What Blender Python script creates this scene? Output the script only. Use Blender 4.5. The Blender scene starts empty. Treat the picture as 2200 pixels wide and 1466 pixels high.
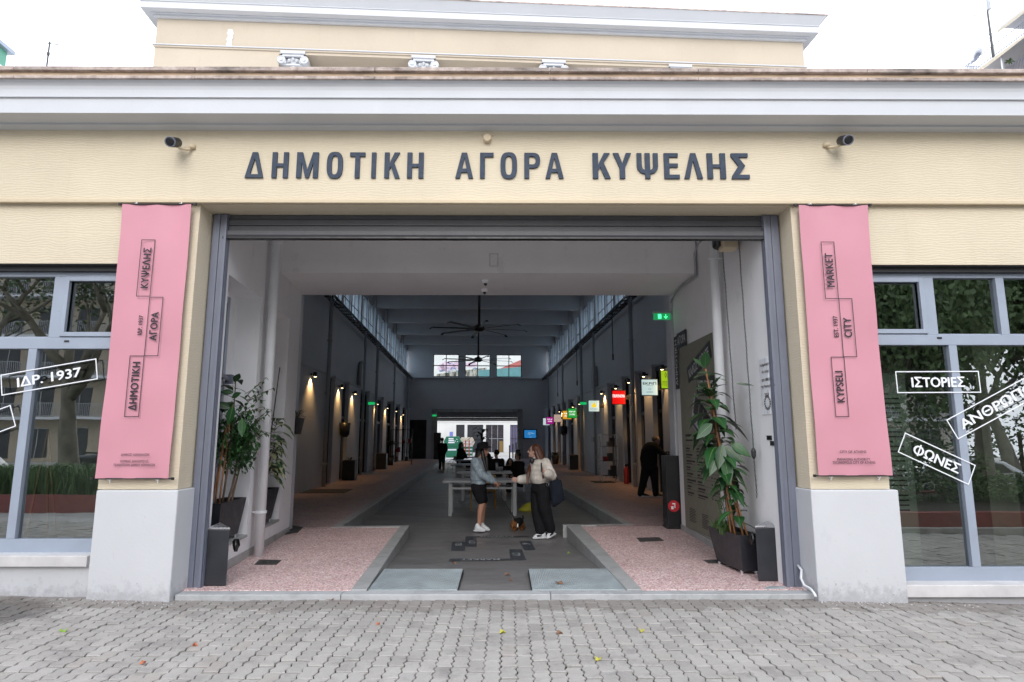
import bpy, bmesh, math, random
from mathutils import Vector, Matrix, noise
random.seed(7)
R = math.radians
scene = bpy.context.scene
COL = scene.collection
# ------------------------------------------------------------------ camera, sky, sun, exposure
PITCH, YAW, H = math.atan2(208, 1335.0), R(0.3), 1.6
cam_data = bpy.data.cameras.new('camera')
cam_data.sensor_width = 36.0
cam_data.lens = 36.0 * 1335.0 / 2200.0
cam_data.clip_start, cam_data.clip_end = 0.05, 1000
cam = bpy.data.objects.new('camera', cam_data)
cam.location = (0, 0, H)
cam.rotation_euler = (R(90) + PITCH, 0, -YAW)
COL.objects.link(cam)
scene.camera = cam

world = bpy.data.worlds.new('World')
scene.world = world
world.use_nodes = True
wn, wl = world.node_tree.nodes, world.node_tree.links
for n in list(wn): wn.remove(n)
SUN_EL, SUN_AZ = R(27), R(180)
sky = wn.new('ShaderNodeTexSky'); sky.sky_type = 'NISHITA'; sky.sun_disc = False
sky.sun_elevation, sky.sun_rotation = SUN_EL, SUN_AZ
sky.air_density, sky.dust_density, sky.ozone_density = 1.0, 3.0, 1.0
cloud = wn.new('ShaderNodeMix'); cloud.data_type = 'RGBA'; cloud.inputs[0].default_value = 0.88   # closed cloud cover over the blue
cloud.inputs[7].default_value = (12.1, 12.7, 14.1, 1)
bg = wn.new('ShaderNodeBackground'); bg.inputs[1].default_value = 0.14
wo = wn.new('ShaderNodeOutputWorld')
wl.new(sky.outputs[0], cloud.inputs[6]); wl.new(cloud.outputs[2], bg.inputs[0]); wl.new(bg.outputs[0], wo.inputs[0])

sun_data = bpy.data.lights.new('sun', 'SUN')
sun_data.energy, sun_data.angle, sun_data.color = 1.45, R(40), (1.0, 0.97, 0.93)
sun = bpy.data.objects.new('sun', sun_data)
sun.rotation_euler = (R(90) - SUN_EL, 0, 0)     # bright part of the overcast, behind the camera
sun.location = (-6, -14, 22)
COL.objects.link(sun)

scene.view_settings.view_transform = 'Standard'
scene.view_settings.look = 'None'
scene.view_settings.exposure = 0.40
scene.view_settings.gamma = 1.0
scene.cycles.max_bounces = 10
scene.cycles.diffuse_bounces = 6
scene.cycles.transparent_max_bounces = 24
scene.cycles.sample_clamp_indirect = 4.0
scene.cycles.caustics_reflective = False
scene.cycles.caustics_refractive = False

# ------------------------------------------------------------------ survey: where a sight line meets a real plane
F = 1335.0
_cp, _sp, _cy, _sy = math.cos(PITCH), math.sin(PITCH), math.cos(YAW), math.sin(YAW)
_fw = Vector((_sy * _cp, _cy * _cp, _sp)); _rt = Vector((_cy, -_sy, 0)); _up = _rt.cross(_fw)
EYE = Vector((0, 0, H))
def _ray(px, py): return _fw * F + _rt * (px - 1100) - _up * (py - 733)
def onY(px, py, Y): d = _ray(px, py); return EYE + d * (Y / d.y)
def onZ(px, py, z): d = _ray(px, py); return EYE + d * ((z - H) / d.z)
# hall frame: s runs down the hall, t across it
U = Vector((-0.05240644, 0.99862584, 0)); V = Vector((U.y, -U.x, 0)); O = Vector((0.12, 0, 0))
def h(s, t, z): return O + U * s + V * t + Vector((0, 0, z))
def onS(px, py, s):
    d = _ray(px, py); k = (s - (EYE - O).dot(U)) / d.dot(U); q = EYE + d * k - O
    return q.dot(V), q.z
HALL = Matrix(((V.x, U.x, 0, O.x), (V.y, U.y, 0, O.y), (0, 0, 1, 0), (0, 0, 0, 1)))   # (t, s, z) -> world

# ------------------------------------------------------------------ mesh helpers
def link(o): COL.objects.link(o); return o
def thing(name, label, cat, loc=(0, 0, 0), group=None, kind=None):
    o = link(bpy.data.objects.new(name, None)); o.location = loc; o.empty_display_size = .2
    return tag(o, label, cat, group, kind)
def tag(o, label=None, cat=None, group=None, kind=None):
    if label: o['label'] = label
    if cat: o['category'] = cat
    if group: o['group'] = group
    if kind: o['kind'] = kind
    return o
class MB:
    def __init__(s, T=None): s.v, s.f, s.mi, s.T, s.cur = [], [], [], T, 0
    def add(s, vs, fs):
        b = len(s.v)
        s.v += [tuple(s.T @ Vector(v)) if s.T else tuple(v) for v in vs]
        for f in fs: s.f.append([b + i for i in f]); s.mi.append(s.cur)
        return s
    def box(s, x0, x1, y0, y1, z0, z1):
        vs = [(x, y, z) for z in (z0, z1) for y in (y0, y1) for x in (x0, x1)]
        return s.add(vs, [(0, 2, 3, 1), (4, 5, 7, 6), (0, 1, 5, 4), (2, 6, 7, 3), (0, 4, 6, 2), (1, 3, 7, 5)])
    def quad(s, a, b, c, d): return s.add([a, b, c, d], [(0, 1, 2, 3)])
    def hexa(s, p): return s.add(p, [(0, 3, 2, 1), (4, 5, 6, 7), (0, 1, 5, 4), (1, 2, 6, 5), (2, 3, 7, 6), (3, 0, 4, 7)])
    def bar(s, a, b, w, d=None, up=(0, 0, 1)):
        a, b = Vector(a), Vector(b); d = d or w; t = (b - a).normalized(); u = Vector(up)
        if abs(t.dot(u)) > .95: u = Vector((1, 0, 0))
        x = t.cross(u).normalized() * (w / 2); y = t.cross(x).normalized() * (d / 2)
        return s.hexa([a - x - y, a + x - y, a + x + y, a - x + y, b - x - y, b + x - y, b + x + y, b - x + y])
    def tube(s, pts, r, n=8, cap=True):
        pts = [Vector(p) for p in pts]; k = len(pts); rs = r if isinstance(r, (list, tuple)) else [r] * k
        vs, fs = [], []; ref = None
        for i, p in enumerate(pts):
            t = (pts[min(i + 1, k - 1)] - pts[max(i - 1, 0)]).normalized()
            if ref is None: ref = Vector((0, 0, 1)) if abs(t.z) < .9 else Vector((1, 0, 0))
            x = t.cross(ref).normalized(); y = x.cross(t).normalized(); ref = y
            vs += [p + (x * math.cos(2 * math.pi * j / n) + y * math.sin(2 * math.pi * j / n)) * rs[i] for j in range(n)]
        for i in range(k - 1):
            for j in range(n):
                fs.append((i * n + j, i * n + (j + 1) % n, (i + 1) * n + (j + 1) % n, (i + 1) * n + j))
        if cap: fs += [tuple(range(n))[::-1], tuple((k - 1) * n + j for j in range(n))]
        return s.add(vs, fs)
    def lathe(s, prof, c=(0, 0, 0), n=16, sx=1, sy=1):
        vs, fs = [], []
        for r, z in prof:
            vs += [(c[0] + sx * r * math.cos(2 * math.pi * j / n), c[1] + sy * r * math.sin(2 * math.pi * j / n), c[2] + z) for j in range(n)]
        for i in range(len(prof) - 1):
            for j in range(n):
                fs.append((i * n + j, i * n + (j + 1) % n, (i + 1) * n + (j + 1) % n, (i + 1) * n + j))
        fs += [tuple(range(n))[::-1], tuple((len(prof) - 1) * n + j for j in range(n))]
        return s.add(vs, fs)
    def loft(s, rings, cap=True):
        n = len(rings[0]); vs = [v for r in rings for v in r]; fs = []
        for i in range(len(rings) - 1):
            for j in range(n):
                fs.append((i * n + j, i * n + (j + 1) % n, (i + 1) * n + (j + 1) % n, (i + 1) * n + j))
        if cap: fs += [tuple(range(n))[::-1], tuple((len(rings) - 1) * n + j for j in range(n))]
        return s.add(vs, fs)
    def prism(s, poly, o, u, v, w):      # polygon in (u, v) at origin o, pushed along w
        o, u, v, w = Vector(o), Vector(u), Vector(v), Vector(w); n = len(poly)
        a = [o + u * p[0] + v * p[1] for p in poly]; b = [p + w for p in a]
        return s.add(a + b, [tuple(range(n))[::-1], tuple(range(n, 2 * n))] + [(j, (j + 1) % n, n + (j + 1) % n, n + j) for j in range(n)])
    def extrude_x(s, prof, x0, x1):      # profile in (y, z), run along x
        n = len(prof)
        return s.add([(x0, y, z) for y, z in prof] + [(x1, y, z) for y, z in prof],
                     [tuple(range(n)), tuple(range(2 * n - 1, n - 1, -1))] + [(j, n + j, n + (j + 1) % n, (j + 1) % n) for j in range(n)])
    def build(s, name, mats, parent=None, smooth=False, bevel=0, seg=2, fix=True):
        me = bpy.data.meshes.new(name); me.from_pydata(s.v, [], s.f)
        mats = mats if isinstance(mats, (list, tuple)) else [mats]
        for m in mats: me.materials.append(m)
        me.polygons.foreach_set('material_index', s.mi)
        if fix:
            bm = bmesh.new(); bm.from_mesh(me); bmesh.ops.recalc_face_normals(bm, faces=bm.faces); bm.to_mesh(me); bm.free()
        if smooth: me.polygons.foreach_set('use_smooth', [True] * len(me.polygons))
        me.update()
        o = link(bpy.data.objects.new(name, me))
        if bevel:
            b = o.modifiers.new('bevel', 'BEVEL'); b.width, b.segments, b.limit_method, b.angle_limit = bevel, seg, 'ANGLE', R(40)
            b.harden_normals = False
        if parent: put(o, parent)
        return o
def put(o, parent):
    o.parent = parent; o.matrix_parent_inverse = Matrix.Translation(-Vector(parent.location)); return o
def dup(root, loc=None, rotz=None, label=None, group=None):
    r = link(root.copy())
    if loc is not None: r.location = loc
    if rotz is not None: r.rotation_euler = (0, 0, rotz)
    if label: r['label'] = label
    if group: r['group'] = group
    for ch in list(root.children):
        c = link(ch.copy()); c.parent = r
        for g in ch.children:
            d = link(g.copy()); d.parent = c
    return r

# ------------------------------------------------------------------ lettering
_txt = {}
LATIN = str.maketrans('ΑΒΕΖΗΙΚΜΝΟΡΤΥΧΦ', 'ABEZHIKMNOPTYXO')     # same shapes, cleaner outlines
def glyphs(text, bold=0.0, spacing=1.0):
    text = text.translate(LATIN)
    k = (text, bold, spacing)
    if k in _txt: return _txt[k]
    cu = bpy.data.curves.new('text', 'FONT'); cu.body = text; cu.offset = bold; cu.space_character = spacing
    cu.resolution_u = 3; cu.fill_mode = 'FRONT'
    ob = link(bpy.data.objects.new('text', cu))
    dg = bpy.context.evaluated_depsgraph_get(); me = bpy.data.meshes.new_from_object(ob.evaluated_get(dg))
    vs = [(v.co.x, v.co.y) for v in me.vertices]; fs = [tuple(p.vertices) for p in me.polygons]
    bpy.data.objects.remove(ob); bpy.data.curves.remove(cu); bpy.data.meshes.remove(me)
    x0, x1 = min(v[0] for v in vs), max(v[0] for v in vs); y0, y1 = min(v[1] for v in vs), max(v[1] for v in vs)
    vs = [((x - x0) / max(x1 - x0, 1e-6), (y - y0) / max(y1 - y0, 1e-6)) for x, y in vs]
    _txt[k] = (vs, fs, (x1 - x0) / max(y1 - y0, 1e-6)); return _txt[k]
def letter(mb, text, o, u, v, depth=None, bold=0.0, spacing=1.0):
    """text fitted to the box o, o+u, o+v; depth = thickness vector (walls are added) or None for a flat print"""
    vs, fs, _ = glyphs(text, bold, spacing); o, u, v = Vector(o), Vector(u), Vector(v)
    a = [o + u * x + v * y for x, y in vs]
    if depth is None: mb.add(a, fs); return
    d = Vector(depth); b = [p + d for p in a]; n = len(a); edges = {}
    for f in fs:
        for i in range(len(f)):
            e = (f[i], f[(i + 1) % len(f)]); edges[e] = edges.get(e, 0) + 1
    side = [(e[0], e[1], e[1] + n, e[0] + n) for e in edges if (e[1], e[0]) not in edges]
    mb.add(a + b, [tuple(n + i for i in f) for f in fs] + side)
def line_text(mb, text, c, u, v, height, width=None, bold=0.0, spacing=1.0, align='c'):
    if bold > 0:      # heavier strokes: the same print laid again a hair's breadth aside
        n = Vector(u).cross(Vector(v)).normalized()
        for k, (a, b) in enumerate(((-1, 0), (1, 0), (0, 1), (0, -1))): line_text(mb, text, Vector(c) + Vector(u) * a * bold * height * .75 + Vector(v) * b * bold * height * .45 + n * (.0003 * (k + 1)), u, v, height, width, 0, spacing, align)
    """one line of flat print with unit directions u, v; c is the middle (or the left end) of the line"""
    asp = glyphs(text, 0, spacing)[2]; w = width or height * asp; u, v = Vector(u), Vector(v)
    o = Vector(c) - v * (height / 2) - (u * (w / 2) if align == 'c' else u * 0)
    letter(mb, text, o, u * w, v * height, None, 0, spacing)
def frame_lines(mb, c, u, v, w, hgt, t):
    c, u, v = Vector(c), Vector(u), Vector(v)
    for a, b, cc, d in ((-w / 2, w / 2, -hgt / 2, -hgt / 2 + t), (-w / 2, w / 2, hgt / 2 - t, hgt / 2),
                        (-w / 2, -w / 2 + t, -hgt / 2 + t, hgt / 2 - t), (w / 2 - t, w / 2, -hgt / 2 + t, hgt / 2 - t)):
        mb.quad(c + u * a + v * cc, c + u * b + v * cc, c + u * b + v * d, c + u * a + v * d)

# ------------------------------------------------------------------ materials
class NT:
    def __init__(s, name):
        s.m = bpy.data.materials.new(name); s.m.use_nodes = True; s.n = s.m.node_tree.nodes; s.l = s.m.node_tree.links
        s.b = s.n['Principled BSDF']; s.out = s.n['Material Output']
        s.pos = s.n.new('ShaderNodeNewGeometry').outputs['Position']
    def node(s, t, **kw):
        n = s.n.new(t)
        for k, v in kw.items(): setattr(n, k, v)
        return n
    def link(s, a, b): s.l.new(a, b)
    def scaled(s, vec):
        n = s.node('ShaderNodeVectorMath', operation='MULTIPLY'); s.link(s.pos, n.inputs[0]); n.inputs[1].default_value = vec; return n.outputs[0]
    def noise(s, scale, detail=4, rough=.55, vec=None, dist=0):
        n = s.node('ShaderNodeTexNoise'); n.inputs['Scale'].default_value = scale; n.inputs['Detail'].default_value = detail
        n.inputs['Roughness'].default_value = rough; n.inputs['Distortion'].default_value = dist
        s.link(vec or s.pos, n.inputs['Vector']); return n.outputs['Fac']
    def ramp(s, fac, stops):
        n = s.node('ShaderNodeValToRGB'); e = n.color_ramp.elements
        while len(e) < len(stops): e.new(.5)
        for i, (p, c) in enumerate(stops):
            e[i].position = p; e[i].color = (c if isinstance(c, tuple) else (c, c, c)) + (1,)
        s.link(fac, n.inputs[0]); return n.outputs[0]
    def mix(s, fac, a, b, mode='MIX'):
        n = s.node('ShaderNodeMix', data_type='RGBA', blend_type=mode)
        for sock, x in ((n.inputs[0], fac), (n.inputs[6], a), (n.inputs[7], b)):
            if hasattr(x, 'node'): s.link(x, sock)
            elif isinstance(x, tuple): sock.default_value = x + (1,)
            else: sock.default_value = x
        return n.outputs[2]
    def math(s, op, a, b=0.0, c=0.0):
        n = s.node('ShaderNodeMath', operation=op)
        for i, x in enumerate((a, b, c)):
            if hasattr(x, 'node'): s.link(x, n.inputs[i])
            else: n.inputs[i].default_value = x
        return n.outputs[0]
    def xyz(s, i):
        n = s.node('ShaderNodeSeparateXYZ'); s.link(s.pos, n.inputs[0]); return n.outputs[i]
    def color(s, c):
        if hasattr(c, 'node'): s.link(c, s.b.inputs['Base Color'])
        else: s.b.inputs['Base Color'].default_value = c + (1,)
    def set(s, rough=.5, metal=0, spec=.5, coat=0):
        if hasattr(rough, 'node'): s.link(rough, s.b.inputs['Roughness'])
        else: s.b.inputs['Roughness'].default_value = rough
        s.b.inputs['Metallic'].default_value = metal; s.b.inputs['Specular IOR Level'].default_value = spec
        s.b.inputs['Coat Weight'].default_value = coat
    def bump(s, hgt, strength=.3, dist=.01):
        n = s.node('ShaderNodeBump'); n.inputs['Strength'].default_value = strength; n.inputs['Distance'].default_value = dist
        s.link(hgt, n.inputs['Height']); s.link(n.outputs[0], s.b.inputs['Normal'])
def pm(name, col, rough=.5, var=.12, scale=6, metal=0, spec=.5, bump=0, bscale=80, coat=0, island=0):
    t = NT(name); dark = tuple(c * (1 - var) for c in col); lite = tuple(min(1, c * (1 + var * .6)) for c in col)
    c = t.ramp(t.noise(scale, 5), [(.3, dark), (.7, lite)])
    if island:
        rnd = t.n.new('ShaderNodeNewGeometry').outputs['Random Per Island']
        c = t.mix(1.0, c, t.ramp(rnd, [(0, 1 - island), (1, 1.0)]), 'MULTIPLY')
    t.color(c); r = t.ramp(t.noise(scale * 2.3, 3), [(.3, max(.02, rough - .08)), (.7, min(1, rough + .08))]); t.set(r, metal, spec, coat)
    if bump: t.bump(t.noise(bscale, 4), bump, .004)
    return t.m
def em(name, col, s):
    t = NT(name); t.color(tuple(c * .3 for c in col)); t.b.inputs['Emission Color'].default_value = col + (1,); t.b.inputs['Emission Strength'].default_value = s
    return t.m
M = {}
# rippled cream stucco
def stucco(name, col, ripple):
    t = NT(name)
    big = t.noise(.7, 5, .6); fine = t.noise(26, 4, .6)
    c = t.ramp(big, [(.3, tuple(k * .88 for k in col)), (.7, col)])
    c = t.mix(.12, c, t.ramp(fine, [(.3, tuple(k * .8 for k in col)), (.7, tuple(min(1, k * 1.08) for k in col))]))
    streak = t.ramp(t.noise(1.0, 5, .7, t.scaled((5.0, 5.0, .35))), [(.58, 0.0), (.8, 1.0)])
    c = t.mix(t.math('MULTIPLY', streak, .17), c, (col[0] * .55, col[1] * .5, col[2] * .42))
    t.color(c); t.set(.85, spec=.25)
    if ripple:
        w = t.node('ShaderNodeTexWave', wave_type='BANDS', bands_direction='Z', wave_profile='SIN')
        w.inputs['Scale'].default_value = 11.0; w.inputs['Distortion'].default_value = 9.0; w.inputs['Detail'].default_value = 3
        w.inputs['Detail Scale'].default_value = .8; w.inputs['Detail Roughness'].default_value = .45
        t.link(t.scaled((.7, 1.0, 1.0)), w.inputs['Vector'])
        hh = t.math('ADD', t.math('MULTIPLY', w.outputs['Fac'], .8), t.math('MULTIPLY', fine, .35))
        t.bump(hh, .17, .010)
    else: t.bump(fine, .25, .004)
    return t.m
CREAM = (.67, .588, .446)
M['stucco'] = stucco('stucco_cream', CREAM, True)
M['cream'] = stucco('cream_render', (.63, .53, .375), False)
M['tower'] = stucco('tower_render', (.53, .46, .365), False)
def white_paint(name, col, dirt_z=None, streaks=.06):
    t = NT(name)
    c = t.ramp(t.noise(1.3, 6, .6), [(.3, tuple(k * .93 for k in col)), (.7, col)])
    st = t.ramp(t.noise(1, 5, .7, t.scaled((7, 7, .4))), [(.6, 0.0), (.85, 1.0)])
    c = t.mix(t.math('MULTIPLY', st, streaks * 3), c, (.38, .36, .34))
    if dirt_z is not None:   # splashed dirt on the foot of the wall
        zz = t.math('SUBTRACT', dirt_z, t.xyz(2)); g = t.math('MULTIPLY', zz, 5.0)
        sp = t.math('ADD', g, t.math('MULTIPLY', t.math('SUBTRACT', t.noise(11, 6, .7), .5), 3.2))
        c = t.mix(t.ramp(sp, [(.15, 0.0), (.95, .45)]), c, (.25, .24, .26))
        flecks = t.ramp(t.noise(38, 3, .6), [(.66, 0.0), (.70, .6)])
        c = t.mix(t.math('MULTIPLY', flecks, t.ramp(t.math('ADD', g, .8), [(0.2, 0.0), (.9, 1.0)])), c, (.22, .21, .2))
    if dirt_z is not None:   # scuffs and old paint patches
        c = t.mix(t.ramp(t.noise(1, 5, .75, t.scaled((3.5, 3.5, 2.2))), [(.60, 0.0), (.66, .16)]), c, (.42, .43, .46)); c = t.mix(t.ramp(t.noise(1, 3, .7, t.scaled((40, 40, 9))), [(.70, 0.0), (.74, .35)]), c, (.33, .32, .32))
    t.color(c); t.set(.6, spec=.35); t.bump(t.noise(30, 5, .6), .2, .006)
    return t.m
M['plinth'] = white_paint('plinth_white', (.575, .585, .605), .20)
M['cornice'] = white_paint('cornice_white', (.575, .59, .615), None, .03)
M['inner'] = white_paint('inner_white', (.84, .84, .85), .03, .02)
M['hallwall'] = white_paint('hall_wall_white', (.56, .58, .61), .03, .05)
def coping(name):
    t = NT(name); n1 = t.noise(9, 6, .7); n2 = t.noise(1.6, 5, .6, t.scaled((1, 1, 3))); n3 = t.noise(60, 3)
    c = t.ramp(n1, [(.3, (.26, .20, .18)), (.55, (.50, .42, .38)), (.75, (.64, .57, .53))])
    c = t.mix(t.ramp(n2, [(.5, 0.0), (.72, .85)]), c, (.07, .065, .06))
    c = t.mix(t.ramp(n3, [(.62, 0.0), (.7, .4)]), c, (.6, .55, .5))
    t.color(c); t.set(.9, spec=.2); t.bump(n1, .5, .01); return t.m
M['coping'] = coping('coping_stone')
M['coping_band'] = pm('coping_band', (.58, .44, .31), .9, .3, 3)
def scuffed(name, col, rough, wear=(.55, .55, .56), amount=.5, metal=.0):
    t = NT(name); a = t.noise(4, 6, .7, t.scaled((1, 1, .35))); e = t.noise(24, 6, .75)
    c = t.ramp(a, [(.3, tuple(k * .85 for k in col)), (.7, tuple(k * 1.12 for k in col))])
    c = t.mix(t.ramp(e, [(.68, 0.0), (.74, amount)]), c, wear); t.color(c); t.set(rough, metal, .5); t.bump(e, .1, .003); return t.m
M['shutter'] = scuffed('shutter_grey', (.075, .077, .088), .45, (.22, .22, .23), .35)
M['track'] = scuffed('track_grey', (.15, .163, .208), .42, (.42, .42, .44), .55)
M['frame'] = pm('window_frame_grey', (.32, .365, .44), .35, .06, 3)
M['black_strip'] = pm('dark_gasket', (.02, .02, .022), .5)
M['sill'] = pm('sill_stone', (.62, .605, .60), .6, .14, 5, bump=.15)
def marble(name, col):
    t = NT(name); c = t.ramp(t.noise(3, 7, .65, dist=.8), [(.3, tuple(k * .72 for k in col)), (.5, col), (.75, tuple(min(1, k * 1.15) for k in col))])
    c = t.mix(t.ramp(t.noise(14, 6, .7), [(.58, 0.0), (.75, .5)]), c, (.16, .16, .15)); t.color(c); t.set(.45, spec=.4); t.bump(t.noise(40, 4), .1, .004); return t.m
M['marble'] = marble('kerb_marble', (.36, .365, .36))
M['threshold'] = marble('threshold_marble', (.42, .43, .435))
def terrazzo(name='terrazzo_pink', k=1.0):
    t = NT(name); v = t.node('ShaderNodeTexVoronoi', feature='F1'); v.inputs['Scale'].default_value = 72; t.link(t.pos, v.inputs['Vector'])
    s = t.node('ShaderNodeSeparateColor'); t.link(v.outputs['Color'], s.inputs[0])
    c = t.ramp(s.outputs[0], [(0, (.20, .13, .13)), (.24, (.52, .32, .315)), (.5, (.72, .48, .465)), (.8, (.84, .66, .63)), (.93, (.90, .84, .80))])
    c = t.mix(t.ramp(v.outputs['Distance'], [(.5, 0.0), (.8, .4)]), c, (.66, .43, .415))
    c = t.mix(t.ramp(t.noise(1.1, 5, .6), [(.45, 0.0), (.75, .28)]), c, (.25, .17, .16))
    c = t.mix(t.ramp(t.noise(6, 6, .7), [(.62, 0.0), (.75, .25)]), c, (.16, .10, .09))
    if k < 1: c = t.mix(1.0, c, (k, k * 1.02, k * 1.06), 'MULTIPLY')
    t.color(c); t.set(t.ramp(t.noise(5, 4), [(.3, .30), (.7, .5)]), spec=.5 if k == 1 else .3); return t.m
M['terrazzo'] = terrazzo(); M['hall_terrazzo'] = terrazzo('terrazzo_hall_dark', .58)  # hall copy: the same pink terrazzo multiplied darker, with lower specular
def concrete():
    t = NT('driveway_concrete'); a = t.noise(1.4, 6, .65, t.scaled((.5, 1.6, 1))); b = t.noise(18, 5, .6, t.scaled((.35, 2.4, 1)))
    c = t.ramp(a, [(.3, (.115, .108, .106)), (.7, (.215, .207, .205))]); c = t.mix(.45, c, t.ramp(b, [(.3, (.08, .076, .075)), (.7, (.26, .25, .245))]))
    c = t.mix(t.ramp(t.noise(3.5, 5, .7), [(.62, 0.0), (.8, .5)]), c, (.05, .045, .045))
    t.color(c); t.set(t.ramp(a, [(.3, .3), (.7, .55)]), spec=.5); t.bump(b, .08, .004); return t.m
M['concrete'] = concrete()
def paver():
    t = NT('paver_concrete'); rnd = t.n.new('ShaderNodeNewGeometry').outputs['Random Per Island']
    c = t.ramp(rnd, [(0, (.20, .183, .167)), (.35, (.32, .302, .277)), (.6, (.36, .338, .31)), (.88, (.42, .398, .366)), (.97, (.31, .265, .23))])
    c = t.mix(.5, c, t.ramp(t.noise(2.2, 6, .65), [(.3, (.20, .184, .17)), (.68, (.41, .39, .362))]))
    c = t.mix(.35, c, t.ramp(t.noise(120, 3, .7), [(.3, (.27, .26, .25)), (.7, (.56, .55, .53))]))
    dn = t.node('ShaderNodeVectorMath', operation='DISTANCE'); t.link(t.pos, dn.inputs[0]); dn.inputs[1].default_value = (-4.75, 5.92, .05)      # old oily patch by the left window
    patch = t.math('ADD', dn.outputs['Value'], t.math('MULTIPLY', t.noise(5, 5, .7), .7)); c = t.mix(t.ramp(patch, [(.78, .75), (1.0, 0.0)]), c, (.075, .07, .066))
    stain = t.ramp(t.noise(3.1, 6, .72, t.scaled((1, 1.3, 1))), [(.52, 0.0), (.72, .65)])
    c = t.mix(stain, c, (.16, .15, .145))
    d = t.math('ADD', t.xyz(1), t.math('MULTIPLY', t.noise(2.5, 5, .7), 1.1))          # grime swept up against the wall foot
    c = t.mix(t.math('MULTIPLY', t.math('GREATER_THAN', d, 6.72), .45), c, (.15, .125, .11))
    t.color(c); t.set(.85, spec=.25); t.bump(t.noise(150, 4, .7), .35, .004); return t.m
M['paver'] = paver()
def joint():
    t = NT('joint_soil'); c = t.ramp(t.noise(1.7, 5, .6), [(.46, (.04, .036, .032)), (.60, (.04, .06, .018))]); t.color(c); t.set(.95, spec=.1); return t.m
M['joint'] = joint()
M['paving_base'] = pm('paving_far', (.40, .39, .38), .9, .2, 3)
M['plate'] = pm('ribbed_plate', (.46, .52, .54), .42, .2, 4, metal=.4)
M['plate_edge'] = pm('plate_edge', (.03, .03, .03), .6)
M['anthracite'] = pm('anthracite_metal', (.022, .024, .030), .42, .2, 5)
M['steel'] = pm('brushed_steel', (.55, .56, .58), .3, .1, 20, metal=.9)
M['bag'] = pm('bin_bag', (.01, .01, .01), .25)
M['white_metal'] = pm('white_metal', (.36, .375, .39), .4, .08, 4)
M['pipe_white'] = pm('pipe_white', (.72, .74, .76), .45, .07, 3)
M['pipe_hall'] = pm('hall_pipe_paint', (.36, .38, .40), .5, .1, 3)
M['black'] = pm('black_plastic', (.012, .012, .014), .4)
M['dark'] = pm('dark_metal', (.02, .021, .023), .45)
M['letters'] = pm('letter_blue_grey', (.030, .046, .076), .7, .18, 12, bump=.3)
M['pink'] = pm('banner_pink', (.56, .25, .305), .65, .05, 1.2)
M['ink'] = pm('print_ink', (.03, .02, .03), .7)
M['vinyl'] = pm('white_vinyl', (.82, .84, .88), .5, .03)
M['dark_vinyl'] = pm('charcoal_vinyl', (.045, .052, .062), .5)
M['soil'] = pm('soil', (.04, .03, .022), .95, .4, 30, bump=.6)
M['cane'] = pm('bamboo_cane', (.29, .135, .055), .55, .3, 8)
M['bark'] = pm('green_bark', (.13, .09, .06), .8, .3, 20)
def leaf(name, col, rough, var, edge=None, trans=.12):
    t = NT(name); rnd = t.n.new('ShaderNodeNewGeometry').outputs['Random Per Island']
    c = t.ramp(rnd, [(0, tuple(k * (1 - var) for k in col)), (.7, col), (1, tuple(k * (1 + var) for k in col))])
    c = t.mix(.25, c, t.ramp(t.noise(22, 3), [(.3, tuple(k * .6 for k in col)), (.7, tuple(k * 1.4 for k in col))]))
    if edge:   # pale variegated patches
        c = t.mix(t.ramp(t.noise(16, 2, .4), [(.50, 0.0), (.56, .85)]), c, edge)
    t.color(c); t.set(rough, spec=.5); t.b.inputs['Subsurface Weight'].default_value = 0
    return t.m
M['rubber_leaf'] = leaf('rubber_leaf', (.014, .062, .016), .38, .5)
M['ficus_leaf'] = leaf('ficus_leaf', (.035, .10, .03), .35, .5)
M['pale_leaf'] = leaf('variegated_leaf', (.03, .08, .04), .35, .4, (.42, .42, .24))
M['grass_leaf'] = leaf('spider_leaf', (.08, .16, .045), .5, .4)
M['dark_leaf'] = leaf('hall_leaf', (.02, .045, .018), .4, .4)
M['tree_leaf'] = leaf('tree_leaf', (.085, .14, .05), .6, .5)
M['midrib'] = pm('leaf_midrib', (.16, .26, .08), .4)
def glass(name, refl, tint, rough=0.0, fres=.8):
    t = NT(name); t.n.remove(t.b)
    g = t.node('ShaderNodeBsdfGlossy'); g.inputs['Roughness'].default_value = rough; g.inputs['Color'].default_value = (.92, .96, .95, 1)
    tr = t.node('ShaderNodeBsdfTransparent'); tr.inputs['Color'].default_value = tint + (1,)
    fr = t.node('ShaderNodeFresnel'); fr.inputs['IOR'].default_value = 1.5
    f = t.math('ADD', t.math('MULTIPLY', fr.outputs[0], fres), refl)
    wob = t.node('ShaderNodeBump'); wob.inputs['Strength'].default_value = .03; wob.inputs['Distance'].default_value = .02
    t.link(t.noise(1.6, 2), wob.inputs['Height']); t.link(wob.outputs[0], g.inputs['Normal'])
    m = t.node('ShaderNodeMixShader'); t.link(f, m.inputs[0]); t.link(tr.outputs[0], m.inputs[1]); t.link(g.outputs[0], m.inputs[2]); t.link(m.outputs[0], t.out.inputs[0])
    return t.m
M['shopglass'] = glass('shop_glass', .30, (.55, .60, .58))
M['clearglass'] = glass('clear_glass', .02, (.80, .86, .88))
M['darkglass'] = glass('hall_glass', .06, (.25, .28, .32))
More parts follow.
